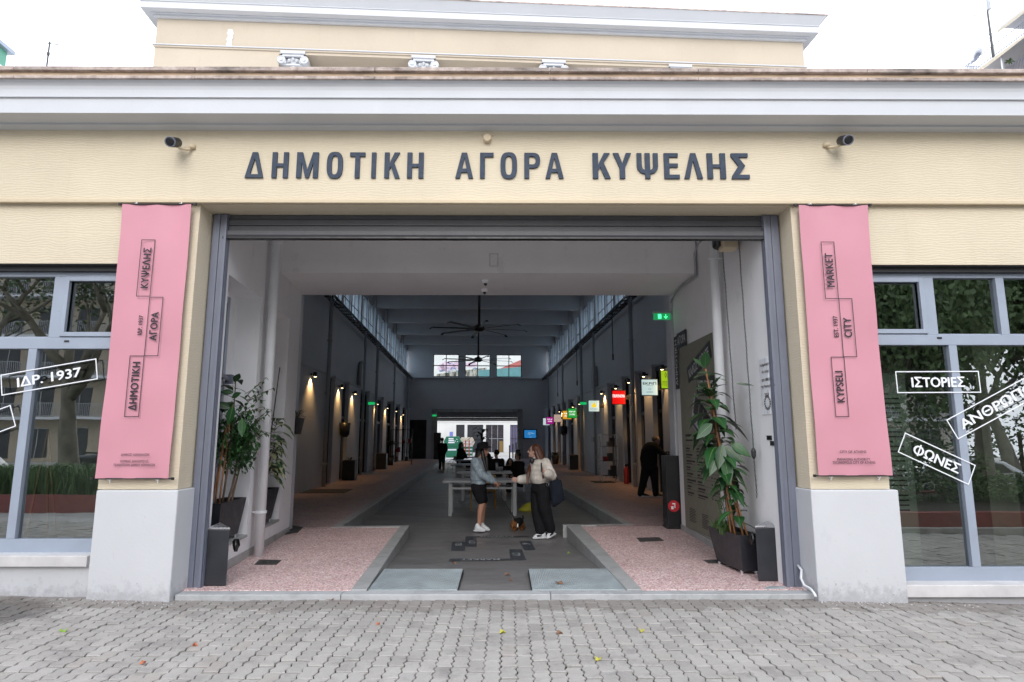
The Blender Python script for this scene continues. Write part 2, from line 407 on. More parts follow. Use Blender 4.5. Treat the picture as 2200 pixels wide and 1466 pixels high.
# ================================================================== ground
def gz(x, y):     # the pavement falls gently to the right
    a = max(0, -x - 3.2); b = max(0, x - 3.2)
    return .028 * a - .022 * b + .006 * noise.noise(Vector((x * .9, y * .9, 0)))
def make_paving():
    mb = MB(); A, P, g = .0115, .1125, .0042; W, L = .115, .225
    ncol = 165; y_end = 6.62
    def zig(y, ph): k = ((y + ph) / P) % 1.0; return A * (4 * abs(k - .5) - 1)
    for i in range(ncol):
        x0 = (i - ncol / 2) * W; off = (.5 * L if (i // 2) % 2 else 0) + .004 * random.uniform(-1, 1)
        y = 1.9 + off
        while y < y_end:
            y0, y1 = y + .0075, y + L - .0075; y += L
            if y0 > y_end - .03: continue
            y1 = min(y1, y_end)
            ys = [y0 + (y1 - y0) * k / 8 for k in range(9)]
            dx = random.uniform(-.0022, .0022); dz = random.uniform(-.0035, .0035); tx, ty = random.uniform(-.035, .035), random.uniform(-.02, .02)
            if random.random() < .07: dz -= .006
            Lf = [(x0 + g + zig(q, 0) + dx, q) for q in ys]; Rt = [(x0 + W - g + zig(q, 0) + dx, q) for q in reversed(ys)]
            out = Lf + Rt; n = len(out); cx, cyy = x0 + W / 2, (y0 + y1) / 2
            def top(p, ins):
                q = (p[0] + (cx - p[0]) * ins, p[1] + (cyy - p[1]) * ins * .5)
                return (q[0], q[1], gz(q[0], q[1]) + dz + tx * (q[0] - cx) + ty * (q[1] - cyy))
            rim = [top(p, .10) for p in out]; sh = [(p[0], p[1], top(p, 0)[2] - .004) for p in out]; bot = [(p[0], p[1], gz(p[0], p[1]) - .03) for p in out]
            mb.add(rim + sh + bot, [tuple(range(n))] + [(k, (k + 1) % n, n + (k + 1) % n, n + k) for k in range(n)] +
                   [(n + k, n + (k + 1) % n, 2 * n + (k + 1) % n, 2 * n + k) for k in range(n)])
    return tag(mb.build('paving', M['paver']), kind='structure')
make_paving()
js = MB(); xs = [-11 + k * .5 for k in range(45)]
for a, b in zip(xs, xs[1:]): js.quad((a, 1.9, gz(a, 3) - .02), (b, 1.9, gz(b, 3) - .02), (b, 6.62, gz(b, 6) - .018), (a, 6.62, gz(a, 6) - .018))
tag(js.build('joint_ground', M['joint']), kind='structure')
gb = MB(); gb.box(-60, 60, -40, 120, -.9, -.6); tag(gb.build('ground', M['paving_base']), kind='structure')
pb = MB(); pb.box(-14, 14, -3.2, 1.9, -.3, -.012); pb.box(-14, -9.4, 1.9, 6.5, -.3, .1); pb.box(9.4, 14, 1.9, 6.5, -.3, -.14)
tag(pb.build('path', M['paving_base']), kind='structure')
# vestibule and hall floors
ter = MB()
ter.add([(-3.4, 6.70, .058), (-1.62, 6.70, .058), (-1.83, 10.9, .1), (-3.9, 10.9, .1), (-3.4, 6.70, -.4), (-1.62, 6.70, -.4), (-1.83, 10.9, -.4), (-3.9, 10.9, -.4)],
        [(0, 1, 2, 3), (4, 7, 6, 5), (0, 4, 5, 1), (1, 5, 6, 2), (2, 6, 7, 3), (3, 7, 4, 0)])
ter.add([(1.37, 6.70, .058), (3.1, 6.70, .058), (3.4, 11.0, .1), (1.22, 11.0, .1), (1.37, 6.70, -.4), (3.1, 6.70, -.4), (3.4, 11.0, -.4), (1.22, 11.0, -.4)],
        [(0, 1, 2, 3), (4, 7, 6, 5), (0, 4, 5, 1), (1, 5, 6, 2), (2, 6, 7, 3), (3, 7, 4, 0)])
tag(ter.build('terrazzo_floor', M['terrazzo']), kind='structure')
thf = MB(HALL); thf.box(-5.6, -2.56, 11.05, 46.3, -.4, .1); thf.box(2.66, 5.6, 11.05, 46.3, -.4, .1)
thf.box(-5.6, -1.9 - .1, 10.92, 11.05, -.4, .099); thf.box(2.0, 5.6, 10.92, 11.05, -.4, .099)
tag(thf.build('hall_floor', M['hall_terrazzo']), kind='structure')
kb = MB()
kb.hexa([(-1.62, 6.70, -.4), (-1.455, 6.70, -.4), (-1.71, 11.0, -.4), (-1.86, 11.0, -.4), (-1.62, 6.70, .063), (-1.455, 6.70, .063), (-1.71, 11.0, .105), (-1.86, 11.0, .105)])
kb.hexa([(1.215, 6.70, -.4), (1.375, 6.70, -.4), (1.25, 11.1, -.4), (1.00, 11.1, -.4), (1.215, 6.70, .063), (1.375, 6.70, .063), (1.25, 11.1, .105), (1.00, 11.1, .105)])
kb.T = HALL; kb.box(-2.56, -2.40, 11.2, 46.3, -.4, .105); kb.box(2.50, 2.66, 11.2, 46.3, -.4, .105); kb.box(-2.56, -1.25, 11.05, 11.2, -.4, .104); kb.box(1.40, 2.66, 11.05, 11.2, -.4, .104)
tag(kb.build('kerb', M['marble'], bevel=.008), kind='structure')
dv = MB(); prof = [(6.70, .03), (7.6, .01), (8.6, -.04), (10.0, -.1), (11.3, -.1)]
for (a, za), (b, zb) in zip(prof, prof[1:]): dv.quad((-2.6, a, za), (2.4, a, za), (2.4, b, zb), (-2.6, b, zb))
dv.T = HALL; dv.quad((-2.6, 11.28, -.101), (2.7, 11.28, -.101), (2.7, 47.5, -.101), (-2.6, 47.5, -.101))
tag(dv.build('driveway', M['concrete']), kind='structure')
th = MB()
for a, b in ((-3.33, -1.68), (-1.674, .42), (.426, 3.07)): th.box(a, b, 6.535, 6.70, -.3, .052)
tag(th.build('threshold', M['threshold'], bevel=.006), kind='structure')

# ================================================================== the market building
BLD = thing('market_building', 'cream rendered market hall with white cornice, wide rolling shutter entrance and recessed upper storey', 'building', (0, 6.7, 0))
B = lambda mb, name, m, **k: mb.build(name, M[m] if isinstance(m, str) else m, BLD, **k)
w = MB()
w.box(-11, 11, 6.50, 6.88, 4.17, 5.02)
for a, b in ((-11, -3.385), (3.105, 11)): w.box(a, b, 6.53, 6.88, 3.462, 4.17)
for a, b in ((-4.2, -3.385), (3.105, 3.92)): w.box(a, b, 6.53, 6.88, 1.08, 3.462)
for a, b in ((-11, -7.4), (7.3, 11)): w.box(a, b, 6.53, 6.88, .3, 3.462)
w.box(-3.385, 3.105, 6.53, 6.88, 4.132, 4.17)
B(w, 'front_wall', 'stucco')
p = MB(); p.box(-11, 11, 6.462, 6.50, 4.128, 4.172); B(p, 'string_course', 'cream', bevel=.008)
for a, b in ((-4.168, -3.345), (3.072, 3.965)):
    p = MB(); p.box(a, b, 6.46, 6.885, -.4, 1.076); B(p, 'plinth', 'plinth', bevel=.012)
p = MB(); p.box(-11, -4.17, 6.532, 6.885, -.4, .438); B(p, 'base_wall', 'plinth')
p = MB(); p.box(3.967, 11, 6.532, 6.885, -.5, .14); B(p, 'base_wall', 'plinth')
p = MB(); p.extrude_x([(6.5, 4.985), (6.41, 5.0), (6.41, 5.022), (6.2, 5.026), (6.2, 5.195), (6.178, 5.198), (6.178, 5.217), (6.196, 5.221), (6.194, 5.29), (6.186, 5.33), (6.168, 5.358), (6.14, 5.374), (6.9, 5.374), (6.9, 4.985)], -11, 11)
B(p, 'cornice', 'cornice')
p = MB()
x = -11.0
while x < 11:
    L = random.uniform(1.4, 2.2); b = min(11, x + L)
    e = random.uniform(-.004, .004); p.box(x, b - .006, 6.11 + e, 6.9, 5.466, 5.513 + e); p.box(x, b - .003, 6.115 - e, 6.9, 5.376, 5.411); x = b
B(p, 'coping', 'coping', bevel=.006)
p = MB(); p.box(-11, 11, 6.15, 6.9, 5.412, 5.465); B(p, 'coping_band', 'coping_band')
p = MB(); p.box(-11, -3.95, 6.9, 10.45, 5.30, 5.45); p.box(3.2, 11, 6.9, 10.45, 5.30, 5.45); p.box(-3.94, 3.19, 6.9, 10.45, 5.29, 5.44); B(p, 'front_roof', 'inner')
# rooms behind the shop windows
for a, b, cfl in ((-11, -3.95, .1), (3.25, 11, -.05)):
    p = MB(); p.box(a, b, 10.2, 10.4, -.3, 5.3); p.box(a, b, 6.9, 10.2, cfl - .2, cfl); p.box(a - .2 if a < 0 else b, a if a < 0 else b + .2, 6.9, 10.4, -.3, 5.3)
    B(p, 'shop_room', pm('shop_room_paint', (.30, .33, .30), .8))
# vestibule walls with the two niches on the left
def lwx(y): return -3.32 - .0887 * (y - 7.725)
def wall_piece(mb, y0, y1, z0, z1, d0, d1):   # d = distance behind the wall face
    mb.hexa([(lwx(y0) - d1, y0, z0), (lwx(y0) - d0, y0, z0), (lwx(y1) - d0, y1, z0), (lwx(y1) - d1, y1, z0),
             (lwx(y0) - d1, y0, z1), (lwx(y0) - d0, y0, z1), (lwx(y1) - d0, y1, z1), (lwx(y1) - d1, y1, z1)])
p = MB(); N1, N2, ND = (7.05, 8.29), (8.95, 9.78), .32
wall_piece(p, 6.885, N1[0], -.2, 5.3, 0, .6); wall_piece(p, N1[1], N2[0], -.2, 5.3, 0, .6); wall_piece(p, N2[1], 10.45, -.2, 5.3, 0, .6)
for n in (N1, N2): wall_piece(p, n[0], n[1], -.2, .345, 0, .6); wall_piece(p, n[0], n[1], 3.48, 5.3, 0, .6); wall_piece(p, n[0], n[1], .345, 3.48, ND, .6)
B(p, 'vestibule_wall', 'inner')
p = MB()
B(p, 'niche_sill', 'marble') if p.f else None
for n in (N1, N2): p = MB(); wall_piece(p, n[0] + .003, n[1] - .003, .345, .375, -.015, ND - .002); B(p, 'niche_sill', 'marble')
p = MB(); p.hexa([(2.925, 6.885, -.2), (3.25, 6.885, -.2), (3.25, 10.62, -.2), (2.865, 10.62, -.2), (2.925, 6.885, 5.3), (3.25, 6.885, 5.3), (3.25, 10.62, 5.3), (2.865, 10.62, 5.3)])
B(p, 'vestibule_wall', 'inner')
p = MB(); wall_piece(p, 6.9, N1[0], .058, .16, -.012, 0); wall_piece(p, N1[0], 10.45, .075, .175, -.012, 0); B(p, 'skirting', 'marble'); p = MB(); p.box(2.845, 2.87, 8.2, 10.6, .08, .185); B(p, 'skirting', 'marble')
p = MB(); p.box(-3.66, 2.86, 9.18, 10.66, 4.075, 5.285); B(p, 'vestibule_beam', 'inner')
# the niche door and its frame
p = MB(); wall_piece(p, 7.12, 7.72, .40, 3.30, ND - .06, ND - .001); D = B(p, 'niche_door', 'darkglass')
p = MB()
for a, b, c, d in ((7.10, 7.16, .38, 3.34), (7.68, 7.76, .38, 3.34), (7.36, 7.42, .38, 3.34), (7.10, 7.76, 3.28, 3.36), (7.10, 7.76, 2.18, 2.30)): wall_piece(p, a, b, c, d, ND - .10, ND - .05)
f = p.build('door_frame', M['frame'], D)
p = MB(); p.bar((lwx(7.5) - .2, 7.5, 2.36), (lwx(7.95) - .26, 7.95, 2.34), .05); p.box(lwx(7.95) - .3, lwx(7.95) - .2, 7.93, 8.0, 2.28, 2.40); p.build('door_closer', M['track'], D)
# rolling shutter, tracks
sh = MB(); z = 4.13; 
for hgt, yy in ((.055, 6.84), (.075, 6.83), (.07, 6.835)):
    sh.box(-3.24, 2.93, yy, yy + .03, z - hgt, z - .004); z -= hgt
sh.extrude_x([(6.80, z), (6.80, z - .05), (6.815, z - .075), (6.86, z - .075), (6.86, z)], -3.24, 2.93)
S_ = B(sh, 'rolling_shutter', 'shutter', bevel=.004)
p = MB(); p.box(-3.245, 2.935, 6.79, 6.87, z - .095, z - .076); p.build('bottom_bar', M['black'], S_)
for a, b in ((-3.375, -3.20), (2.905, 3.09)):
    p = MB(); p.box(a, b, 6.815, 6.88, 0.0 if a > 0 else .0, 4.128); p.box(a + .012, a + .085, 6.80, 6.815, .052, 4.12); p.box(a + .092, b - .012, 6.803, 6.815, .052, 4.12)
    p.box(*((b - .03, b + .0) if a < 0 else (a, a + .03)), 6.78, 6.80, .052, 4.11)
    B(p, 'shutter_track', 'track', bevel=.003)
# shop windows
YG = 6.70
def shop_window(x0, x1, z0, z1, ups, lows, zt0, zt1, sash, sill):
    g = MB(); g.quad((x0, YG + .012, z0), (x1, YG + .012, z0), (x1, YG + .012, z1), (x0, YG + .012, z1)); W = B(g, 'shop_window', 'shopglass')
    f = MB(); y0, y1 = YG - .035, YG + .05
    f.box(x0, x1, y0, y1, z0 - .005, z0 + .135); f.box(x0, x1, y0, y1, z1 - .05, z1); f.box(x0, x1, y0 - .004, y1, zt0, zt1)
    f.box(x0, x1, y0 + .012, y1 - .01, zt1 - .045, zt1 + .012)
    for a, b in ups: f.box(a, b, y0 - .002, y1, zt1, z1 - .05)
    for a, b in lows: f.box(a, b, y0 - .002, y1, z0 + .135, zt0)
    for a, b in sash:
        f.box(a, a + .045, y0 - .014, y0 + .03, zt1 + .012, z1 - .05); f.box(b - .045, b, y0 - .014, y0 + .03, zt1 + .012, z1 - .05)
        f.box(a + .045, b - .045, y0 - .014, y0 + .03, zt1 + .012, zt1 + .06); f.box(a + .045, b - .045, y0 - .014, y0 + .03, z1 - .1, z1 - .05)
    f.build('frame', M['frame'], W, bevel=.004)
    k = MB(); k.box(x0, x1, 6.60, YG + .05, z1, z1 + .06); k.box(x0, x1, 6.545, 6.60, z1 + .05, z1 + .062)
    for xx in (x0 + .7, x1 - .6): k.box(xx, xx + .05, YG - .045, YG - .038, (zt0 + zt1) / 2 + .01, (zt0 + zt1) / 2 + .03)
    k.build('roller_box', M['black_strip'], W)
    s = MB(); s.box(x0, x1 - (.003 if x1 < 0 else 0), 6.478, YG - .03, *sill); s.build('sill', M['sill'], W, bevel=.006)
shop_window(-7.4, -4.202, .436, 3.40, [(-4.985, -4.86), (-6.35, -6.23)], [(-5.18, -5.09), (-6.6, -6.5)], 2.55, 2.672, [(-4.86, -4.21)], (.33, .436))
shop_window(3.967, 7.3, .148, 3.40, [(4.57, 4.69), (5.385, 5.475), (6.4, 6.5)], [(4.787, 4.875), (6.1, 6.2)], 2.598, 2.712, [(3.975, 4.57)], (.03, .148))

cr = MB(); rr = random.Random(77)
for k in range(80):
    side = rr.random() < .5; x = rr.uniform(-4.4, -3.2) if side else rr.uniform(3.0, 4.6); y = 6.45 - abs(rr.gauss(0, .09)); r = rr.uniform(.004, .014); z = gz(x, y) + .002; a = rr.uniform(0, 6)
    cr.prism([(r * rr.uniform(.5, 1) * math.cos(a + 1.26 * j), r * rr.uniform(.5, 1) * math.sin(a + 1.26 * j)) for j in range(5)], (x, y, z), (1, 0, 0), (0, 1, 0), (0, 0, .004))
tag(cr.build('plaster_crumbs', M['sill']), 'white crumbs of fallen plaster scattered at the foot of the piers', 'debris', kind='stuff')
# ------------------------------------------------------------------ recessed upper storey with its cornice
HB = lambda: MB(HALL)
TL, TR = -5.95, 6.1
p = HB(); p.box(TL, -3.75, 10.6, 11.75, 5.3, 8.5); p.box(3.95, TR, 10.6, 11.75, 5.3, 8.5); p.box(TL, TR, 10.6, 11.75, 8.5, 9.17)
p.box(TL, TL + .3, 11.75, 14, 5.3, 9.17); p.box(TR - .3, TR, 11.75, 14, 5.3, 9.17); p.box(-3.75, 3.95, 11.60, 11.72, 5.3, 8.5); B(p, 'upper_wall', 'tower')
p = HB(); p.box(-5.4, 5.4, 11.725, 11.8, 4.6, 8.7); B(p, 'inner_gable_wall', 'hallwall'); p = HB(); p.box(-3.6, 3.4, 10.7, 11.72, 4.6, 4.8); B(p, 'passage_ceiling', 'hallwall')
p = HB(); p.box(TL - .04, TR + .04, 10.56, 10.6, 8.585, 8.602); B(p, 'upper_band', 'cornice'); p = HB(); p.box(TL - .02, TR + .02, 10.578, 10.6, 8.553, 8.584); B(p, 'upper_band', 'tower')
def ring(mb, o0, o1, z0, z1):   # a course running round front and both sides, o = overhang at bottom / top
    vs = []
    for o, z in ((o0, z0), (o1, z1)): vs += [(TL - o, 10.6 - o, z), (TR + o, 10.6 - o, z), (TR + o, 14.2, z), (TL - o, 14.2, z)]
    mb.hexa(vs)
p = HB(); ring(p, .05, .05, 9.12, 9.17); ring(p, .09, .09, 9.171, 9.185); ring(p, .21, .21, 9.186, 9.31); ring(p, .225, .225, 9.311, 9.325); ring(p, .22, .33, 9.326, 9.46); B(p, 'upper_cornice', 'cornice')
p = HB(); ring(p, .34, .34, 9.461, 9.485); ring(p, .10, .10, 9.486, 9.55); ring(p, .14, .14, 9.551, 9.585); B(p, 'upper_coping', 'coping')
p = HB(); rr = random.Random(9); a0, b0 = onS(496, 64, 10.6), onS(496, 104, 10.6); n_ = 9
L_ = [(a0[0] - .05 + rr.uniform(-.02, .02), b0[1] + (a0[1] - b0[1]) * k / n_) for k in range(n_ + 1)]; R_ = [(a0[0] + .05 + rr.uniform(-.02, .02), b0[1] + (a0[1] - b0[1]) * k / n_) for k in range(n_, -1, -1)]
p.prism(L_ + R_, (0, 10.6, 0), (1, 0, 0), (0, 0, 1), (0, -.012, 0)); B(p, 'plaster_patch', 'sill')
def column(t):
    c = HB(); c.lathe([(.2, 5.4), (.2, 8.22)], (t, 10.85, 0), 20); k = B(c, 'column', 'cornice', smooth=True)
    a = HB(); a.box(t - .22, t + .22, 10.56, 11.1, 8.50, 8.552); a.box(t - .19, t + .19, 10.585, 11.1, 8.455, 8.50)
    a.lathe([(.2, 8.2), (.205, 8.24), (.225, 8.36), (.23, 8.445)], (t, 10.85, 0), 20)
    for sx in (-1, 1):
        T = HALL @ Matrix.Translation((t + sx * .205, 10.84, 8.385)) @ Matrix.Rotation(R(90), 4, 'X')
        v = MB(T); v.lathe([(.075, -.26), (.08, -.2), (.06, 0), (.08, .2), (.075, .265), (.06, .27), (.055, .262), (.03, .262), (.028, .28)], (0, 0, 0), 20); a.v_off = len(a.v)
        b0 = len(a.v); a.v += v.v; a.f += [[b0 + i for i in f] for f in v.f]; a.mi += v.mi
    for i in range(5): a.lathe([(.012, 0), (.03, .03), (.012, .06)], (t - .14 + .07 * i, 10.605, 8.38 - .03 * abs(i - 2)), 8)
    a.box(t - .17, t + .17, 10.62, 10.7, 8.3, 8.33)
    a.build('capital', M['cornice'], k)
for t in (-3.5, -1.14, 1.27, 3.67): column(t)

# ------------------------------------------------------------------ the market hall
ZS = lambda s: -.0125 * (s - 18)
for a, b in ((-5.5, -3.17), (3.31, 5.5)): p = HB(); p.box(a, b, 10.66, 10.95, -.2, 8.1); B(p, 'hall_front_wall', 'hallwall')
OPEN_L = [(11.6, 13.6), (15.0, 17.2), (20.5, 21.5), (22.75, 23.9), (26.3, 28.5), (30.8, 32.8), (34.2, 36.5), (37.8, 40.0), (41.4, 43.6)]
OPEN_R = [(11.6, 13.4), (14.3, 15.7), (16.7, 17.6), (18.5, 19.4), (20.35, 21.3), (22.4, 23.7), (30.1, 31.0), (32.2, 34.0), (35.0, 36.2), (37.2, 38.6), (39.6, 41.0), (42.2, 44.0)]
def hall_side(sg, openings):
    t0, t1 = 5.23, 5.55
    def bx(mb, s0, s1, z0, z1, a=t0, b=t1): mb.box(min(sg * a, sg * b), max(sg * a, sg * b), s0, s1, z0, z1)
    p = HB(); bx(p, 10.95, 46.1, 3.62, 6.28)
    bx(p, 10.95, 46.1, 6.28, 6.36, 5.08, 5.55)
    B(p, 'hall_wall', 'hallwall')
    edge = [10.95] + [x for o in openings for x in o] + [46.1]
    for s0, s1 in zip(edge[0::2], edge[1::2]):
        p = HB(); bx(p, s0, s1, .1, 3.62, 4.93, 5.55); bx(p, s0 - .03, s1 + .03, 3.619, 3.70, 4.9, 5.23); B(p, 'pilaster', 'hallwall', bevel=.01)
    for k, (s0, s1) in enumerate(openings):
        g = HB(); bx(g, s0, s1, .1, 3.60, 5.12, 5.14); G = B(g, 'shop_front', 'darkglass' if (sg, k) != (-1, 4) else pm('red_passage', (.10, .035, .035), .7))
        f = HB()
        for a, b in ((s0, s0 + .07), (s1 - .07, s1), ((s0 + s1) / 2 - .04, (s0 + s1) / 2 + .04)): bx(f, a, b, .1, 3.6, 5.06, 5.12)
        bx(f, s0 + .07, s1 - .07, 2.3, 2.4, 5.065, 5.12); bx(f, s0, s1, 3.5, 3.62, 5.04, 5.12); f.build('frame', M['track'] if k % 2 else M['dark'], G)
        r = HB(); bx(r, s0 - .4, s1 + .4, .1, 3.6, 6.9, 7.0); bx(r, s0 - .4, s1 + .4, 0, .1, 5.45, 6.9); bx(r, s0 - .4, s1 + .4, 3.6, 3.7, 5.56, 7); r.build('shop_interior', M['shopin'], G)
    # clerestory
    bays = [(11.2 + 3.86 * k, 11.2 + 3.86 * (k + 1)) for k in range(9)]
    for s0, s1 in bays:
        p = HB(); bx(p, s0 - .22, s0 + .22, 6.36, 8.75, 5.07, 5.55); B(p, 'clerestory_pier', 'hallwall')
        for a, b in ((s0 + .22, (s0 + s1) / 2 - .12), ((s0 + s1) / 2 + .12, s1 - .22)):
            g = HB(); g.quad((sg * 5.2, a, 6.36), (sg * 5.2, b, 6.36), (sg * 5.2, b, 7.95), (sg * 5.2, a, 7.95)); G = B(g, 'clerestory_window', 'skyglass')
            f = HB(); n = 2
            for q in range(n + 1): c = a + (b - a) * q / n; bx(f, c - .018, c + .018, 6.36, 7.95, 5.18, 5.20)
            for zz in (6.38, 6.95, 7.92): bx(f, a, b, zz - .018, zz + .018, 5.182, 5.20)
            f.build('frame', M['track'], G)
        p = HB(); c = (s0 + s1) / 2; bx(p, c - .12, c + .12, 6.36, 7.95, 5.12, 5.55); B(p, 'clerestory_mullion', 'hallwall')
    p = HB(); bx(p, 11, 46.1, 7.95, 8.75); B(p, 'clerestory_lintel', 'hallwall')
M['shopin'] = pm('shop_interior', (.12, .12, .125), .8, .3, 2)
M['skyglass'] = glass('frosted_clerestory_glass', 0, (.50, .62, .70), fres=.35)
hall_side(-1, OPEN_L); hall_side(1, OPEN_R)
p = HB(); p.box(-5.6, 5.6, 10.7, 46.3, 8.76, 8.95); B(p, 'hall_roof', 'hallwall')
for k in range(9):
    s = 11.2 + 3.86 * k
    if s > 13: p = HB(); p.box(-5.05, 5.05, s - .16, s + .16, 8.06 + ZS(s) * .6, 8.755); B(p, 'ceiling_beam', 'hallwall')
# end wall: three windows, gate, dark doorway on the left
p = HB(); S0, S1 = 45.9, 46.2
WX = [(-3.31, -1.40), (-.97, .92), (1.35, 3.26)]
p.box(-5.55, 5.55, S0, S1, 7.75, 8.75); p.box(-5.55, 5.55, S0, S1, 3.5, 6.05)
for a, b in ((-5.55, -3.31), (-1.40, -.97), (.92, 1.35), (3.26, 5.55)): p.box(a, b, S0, S1, 6.05, 7.75)
p.box(-3.7, -2.95, S0, S1, 0, 3.5); p.box(2.95, 5.55, S0, S1, 0, 3.5); p.box(-5.55, -3.7, S0, S1, 2.9, 3.5); B(p, 'end_wall', 'hallwall')
p = HB(); p.box(-5.55, -3.45, 48.4, 48.6, -.2, 3.4); p.box(-5.75, -5.55, 46.2, 48.6, -.2, 3.4); p.box(-3.45, -3.3, 46.2, 48.6, -.2, 3.4); p.box(-5.55, -3.45, 46.2, 48.4, 3.2, 3.4); B(p, 'end_passage', 'shopin')
for a, b in WX:
    g = HB(); g.quad((a, S0 + .2, 6.05), (b, S0 + .2, 6.05), (b, S0 + .2, 7.75), (a, S0 + .2, 7.75)); G = B(g, 'end_window', 'clearglass')
    f = HB()
    for c in (a + .03, (a + b) / 2, b - .03): f.box(c - .03, c + .03, S0 + .14, S0 + .2, 6.05, 7.75)
    for c in (6.08, 6.9, 7.72): f.box(a, b, S0 + .142, S0 + .2, c - .03, c + .03)
    f.build('frame', M['dark'], G)
p = HB(); p.box(-5.23, 5.23, 45.62, 45.9, 5.92, 5.99); B(p, 'end_ledge', 'hallwall')
p = HB(); p.box(-3.32, -2.92, 45.80, 45.9, 0, 3.68); p.box(2.92, 3.32, 45.80, 45.9, 0, 3.68); p.box(-3.32, 3.32, 45.80, 45.9, 3.45, 3.68); G = B(p, 'end_gate', 'marble')
p = HB(); 
for k in range(5): p.box(-2.92, 2.92, 45.92, 45.95, 2.82 + .13 * k, 2.94 + .13 * k)
p.build('shutter', M['shutter'], G)
# facade lettering
FL = thing('facade_lettering', 'raised dark blue Greek capitals reading ΔΗΜΟΤΙΚΗ ΑΓΟΡΑ ΚΥΨΕΛΗΣ across the cream frieze', 'lettering', (0, 6.49, 4.4))
LT = [('Δ', 525, 568), ('Η', 582.5, 620.5), ('Μ', 635.5, 685), ('Ο', 700.5, 737.5), ('Τ', 750, 785), ('Ι', 797, 808.5), ('Κ', 825, 860), ('Η', 874, 910.5), ('Α', 978, 1017), ('Γ', 1031, 1060.5),
      ('Ο', 1075, 1111), ('Ρ', 1126.5, 1160.5), ('Α', 1172, 1210.5), ('Κ', 1274, 1311), ('Υ', 1318, 1356), ('Ψ', 1369.5, 1413), ('Ε', 1428, 1458.6), ('Λ', 1471, 1508), ('Η', 1521, 1557.6), ('Σ', 1573, 1608)]
def arc(cx, cy, rx, ry, a0, a1, n=10, e=.82): 
    sg = lambda x: math.copysign(abs(x) ** e, x)
    return [(cx + rx * sg(math.cos(R(a0 + (a1 - a0) * k / n))), cy + ry * sg(math.sin(R(a0 + (a1 - a0) * k / n)))) for k in range(n + 1)]
GL = {'Η': [[(0, 0), (.3, 0), (.3, .43), (.7, .43), (.7, 0), (1, 0), (1, 1), (.7, 1), (.7, .56), (.3, .56), (.3, 1), (0, 1)]],
      'Δ': [[(0, 0), (1, 0), (.64, 1), (.36, 1)], [(.27, .13), (.73, .13), (.5, .77)]],
      'Μ': [[(0, 0), (.23, 0), (.23, .62), (.42, 0), (.58, 0), (.77, .62), (.77, 0), (1, 0), (1, 1), (.74, 1), (.5, .30), (.26, 1), (0, 1)]],
      'Ο': [arc(.5, .5, .5, .5, 0, 345, 23, .7), arc(.5, .5, .2, .36, 0, 345, 23, .7)],
      'Τ': [[(.35, 0), (.66, 0), (.66, .85), (1, .85), (1, 1), (0, 1), (0, .85), (.35, .85)]], 'Ι': [[(0, 0), (1, 0), (1, 1), (0, 1)]],
      'Κ': [[(0, 0), (.31, 0), (.31, .30), (.42, .45), (.68, 0), (1, 0), (.62, .62), (.98, 1), (.64, 1), (.31, .55), (.31, 1), (0, 1)]],
      'Α': [[(0, 0), (.26, 0), (.33, .23), (.67, .23), (.74, 0), (1, 0), (.65, 1), (.35, 1)], [(.37, .37), (.63, .37), (.5, .80)]],
      'Γ': [[(0, 0), (.36, 0), (.36, .84), (1, .84), (1, 1), (0, 1)]],
      'Ρ': [[(0, 0), (.31, 0), (.31, .40)] + arc(.55, .70, .45, .30, -90, 90) + [(0, 1)], [(.31, .54)] + arc(.55, .70, .16, .16, -90, 90) + [(.31, .86)]],
      'Υ': [[(.35, 0), (.65, 0), (.65, .42), (1, 1), (.70, 1), (.5, .60), (.30, 1), (0, 1), (.35, .42)]],
      'Ψ': [[(.38, 0), (.62, 0), (.62, .18), (.84, .23), (.97, .36), (1, .48), (1, 1), (.77, 1), (.77, .48), (.72, .37), (.62, .33), (.62, 1), (.38, 1), (.38, .33), (.28, .37), (.23, .48), (.23, 1), (0, 1), (0, .48), (.03, .36), (.16, .23), (.38, .18)]],
      'Ε': [[(0, 0), (1, 0), (1, .15), (.34, .15), (.34, .45), (.9, .45), (.9, .59), (.34, .59), (.34, .85), (.92, .85), (.92, 1), (0, 1)]],
      'Λ': [[(0, 0), (.28, 0), (.5, .72), (.72, 0), (1, 0), (.64, 1), (.36, 1)]],
      'Σ': [[(0, 0), (1, 0), (1, .15), (.42, .15), (.78, .5), (.40, .85), (.95, .85), (.95, 1), (0, 1), (0, .88), (.40, .5), (.04, .13)]]}
def outline_letter(mb, loops, o, u, v, d):
    """solid letter from outline loops (first one outside, others are holes)"""
    cu = bpy.data.curves.new('outline', 'CURVE'); cu.dimensions = '2D'; cu.fill_mode = 'FRONT'
    for lp in loops:
        sp = cu.splines.new('POLY'); sp.points.add(len(lp) - 1); sp.use_cyclic_u = True
        for p, (x, y) in zip(sp.points, lp): p.co = (x, y, 0, 1)
    ob = link(bpy.data.objects.new('outline', cu)); me = bpy.data.meshes.new_from_object(ob.evaluated_get(bpy.context.evaluated_depsgraph_get()))
    o, u, v, d = Vector(o), Vector(u), Vector(v), Vector(d); vs = [o + u * q.co.x + v * q.co.y for q in me.vertices]
    mb.add([p + d for p in vs], [tuple(p.vertices) for p in me.polygons]); bpy.data.objects.remove(ob); bpy.data.curves.remove(cu); bpy.data.meshes.remove(me)
    for lp in loops:
        a = [o + u * x + v * y for x, y in lp]; n = len(a); mb.add(a + [p + d for p in a], [(j, (j + 1) % n, n + (j + 1) % n, n + j) for j in range(n)])
for ch, a, b in LT:
    A, Bq = onY(a, 384, 6.48), onY(b, 330, 6.48); mb = MB(); dz = .006 if ch == 'Ο' else 0
    outline_letter(mb, GL[ch], (A.x, 6.499, 4.424 - dz), (Bq.x - A.x, 0, 0), (0, 0, .296 + 2 * dz), (0, -.022, 0))
    mb.build('letter', M['letters'], FL, fix=False)
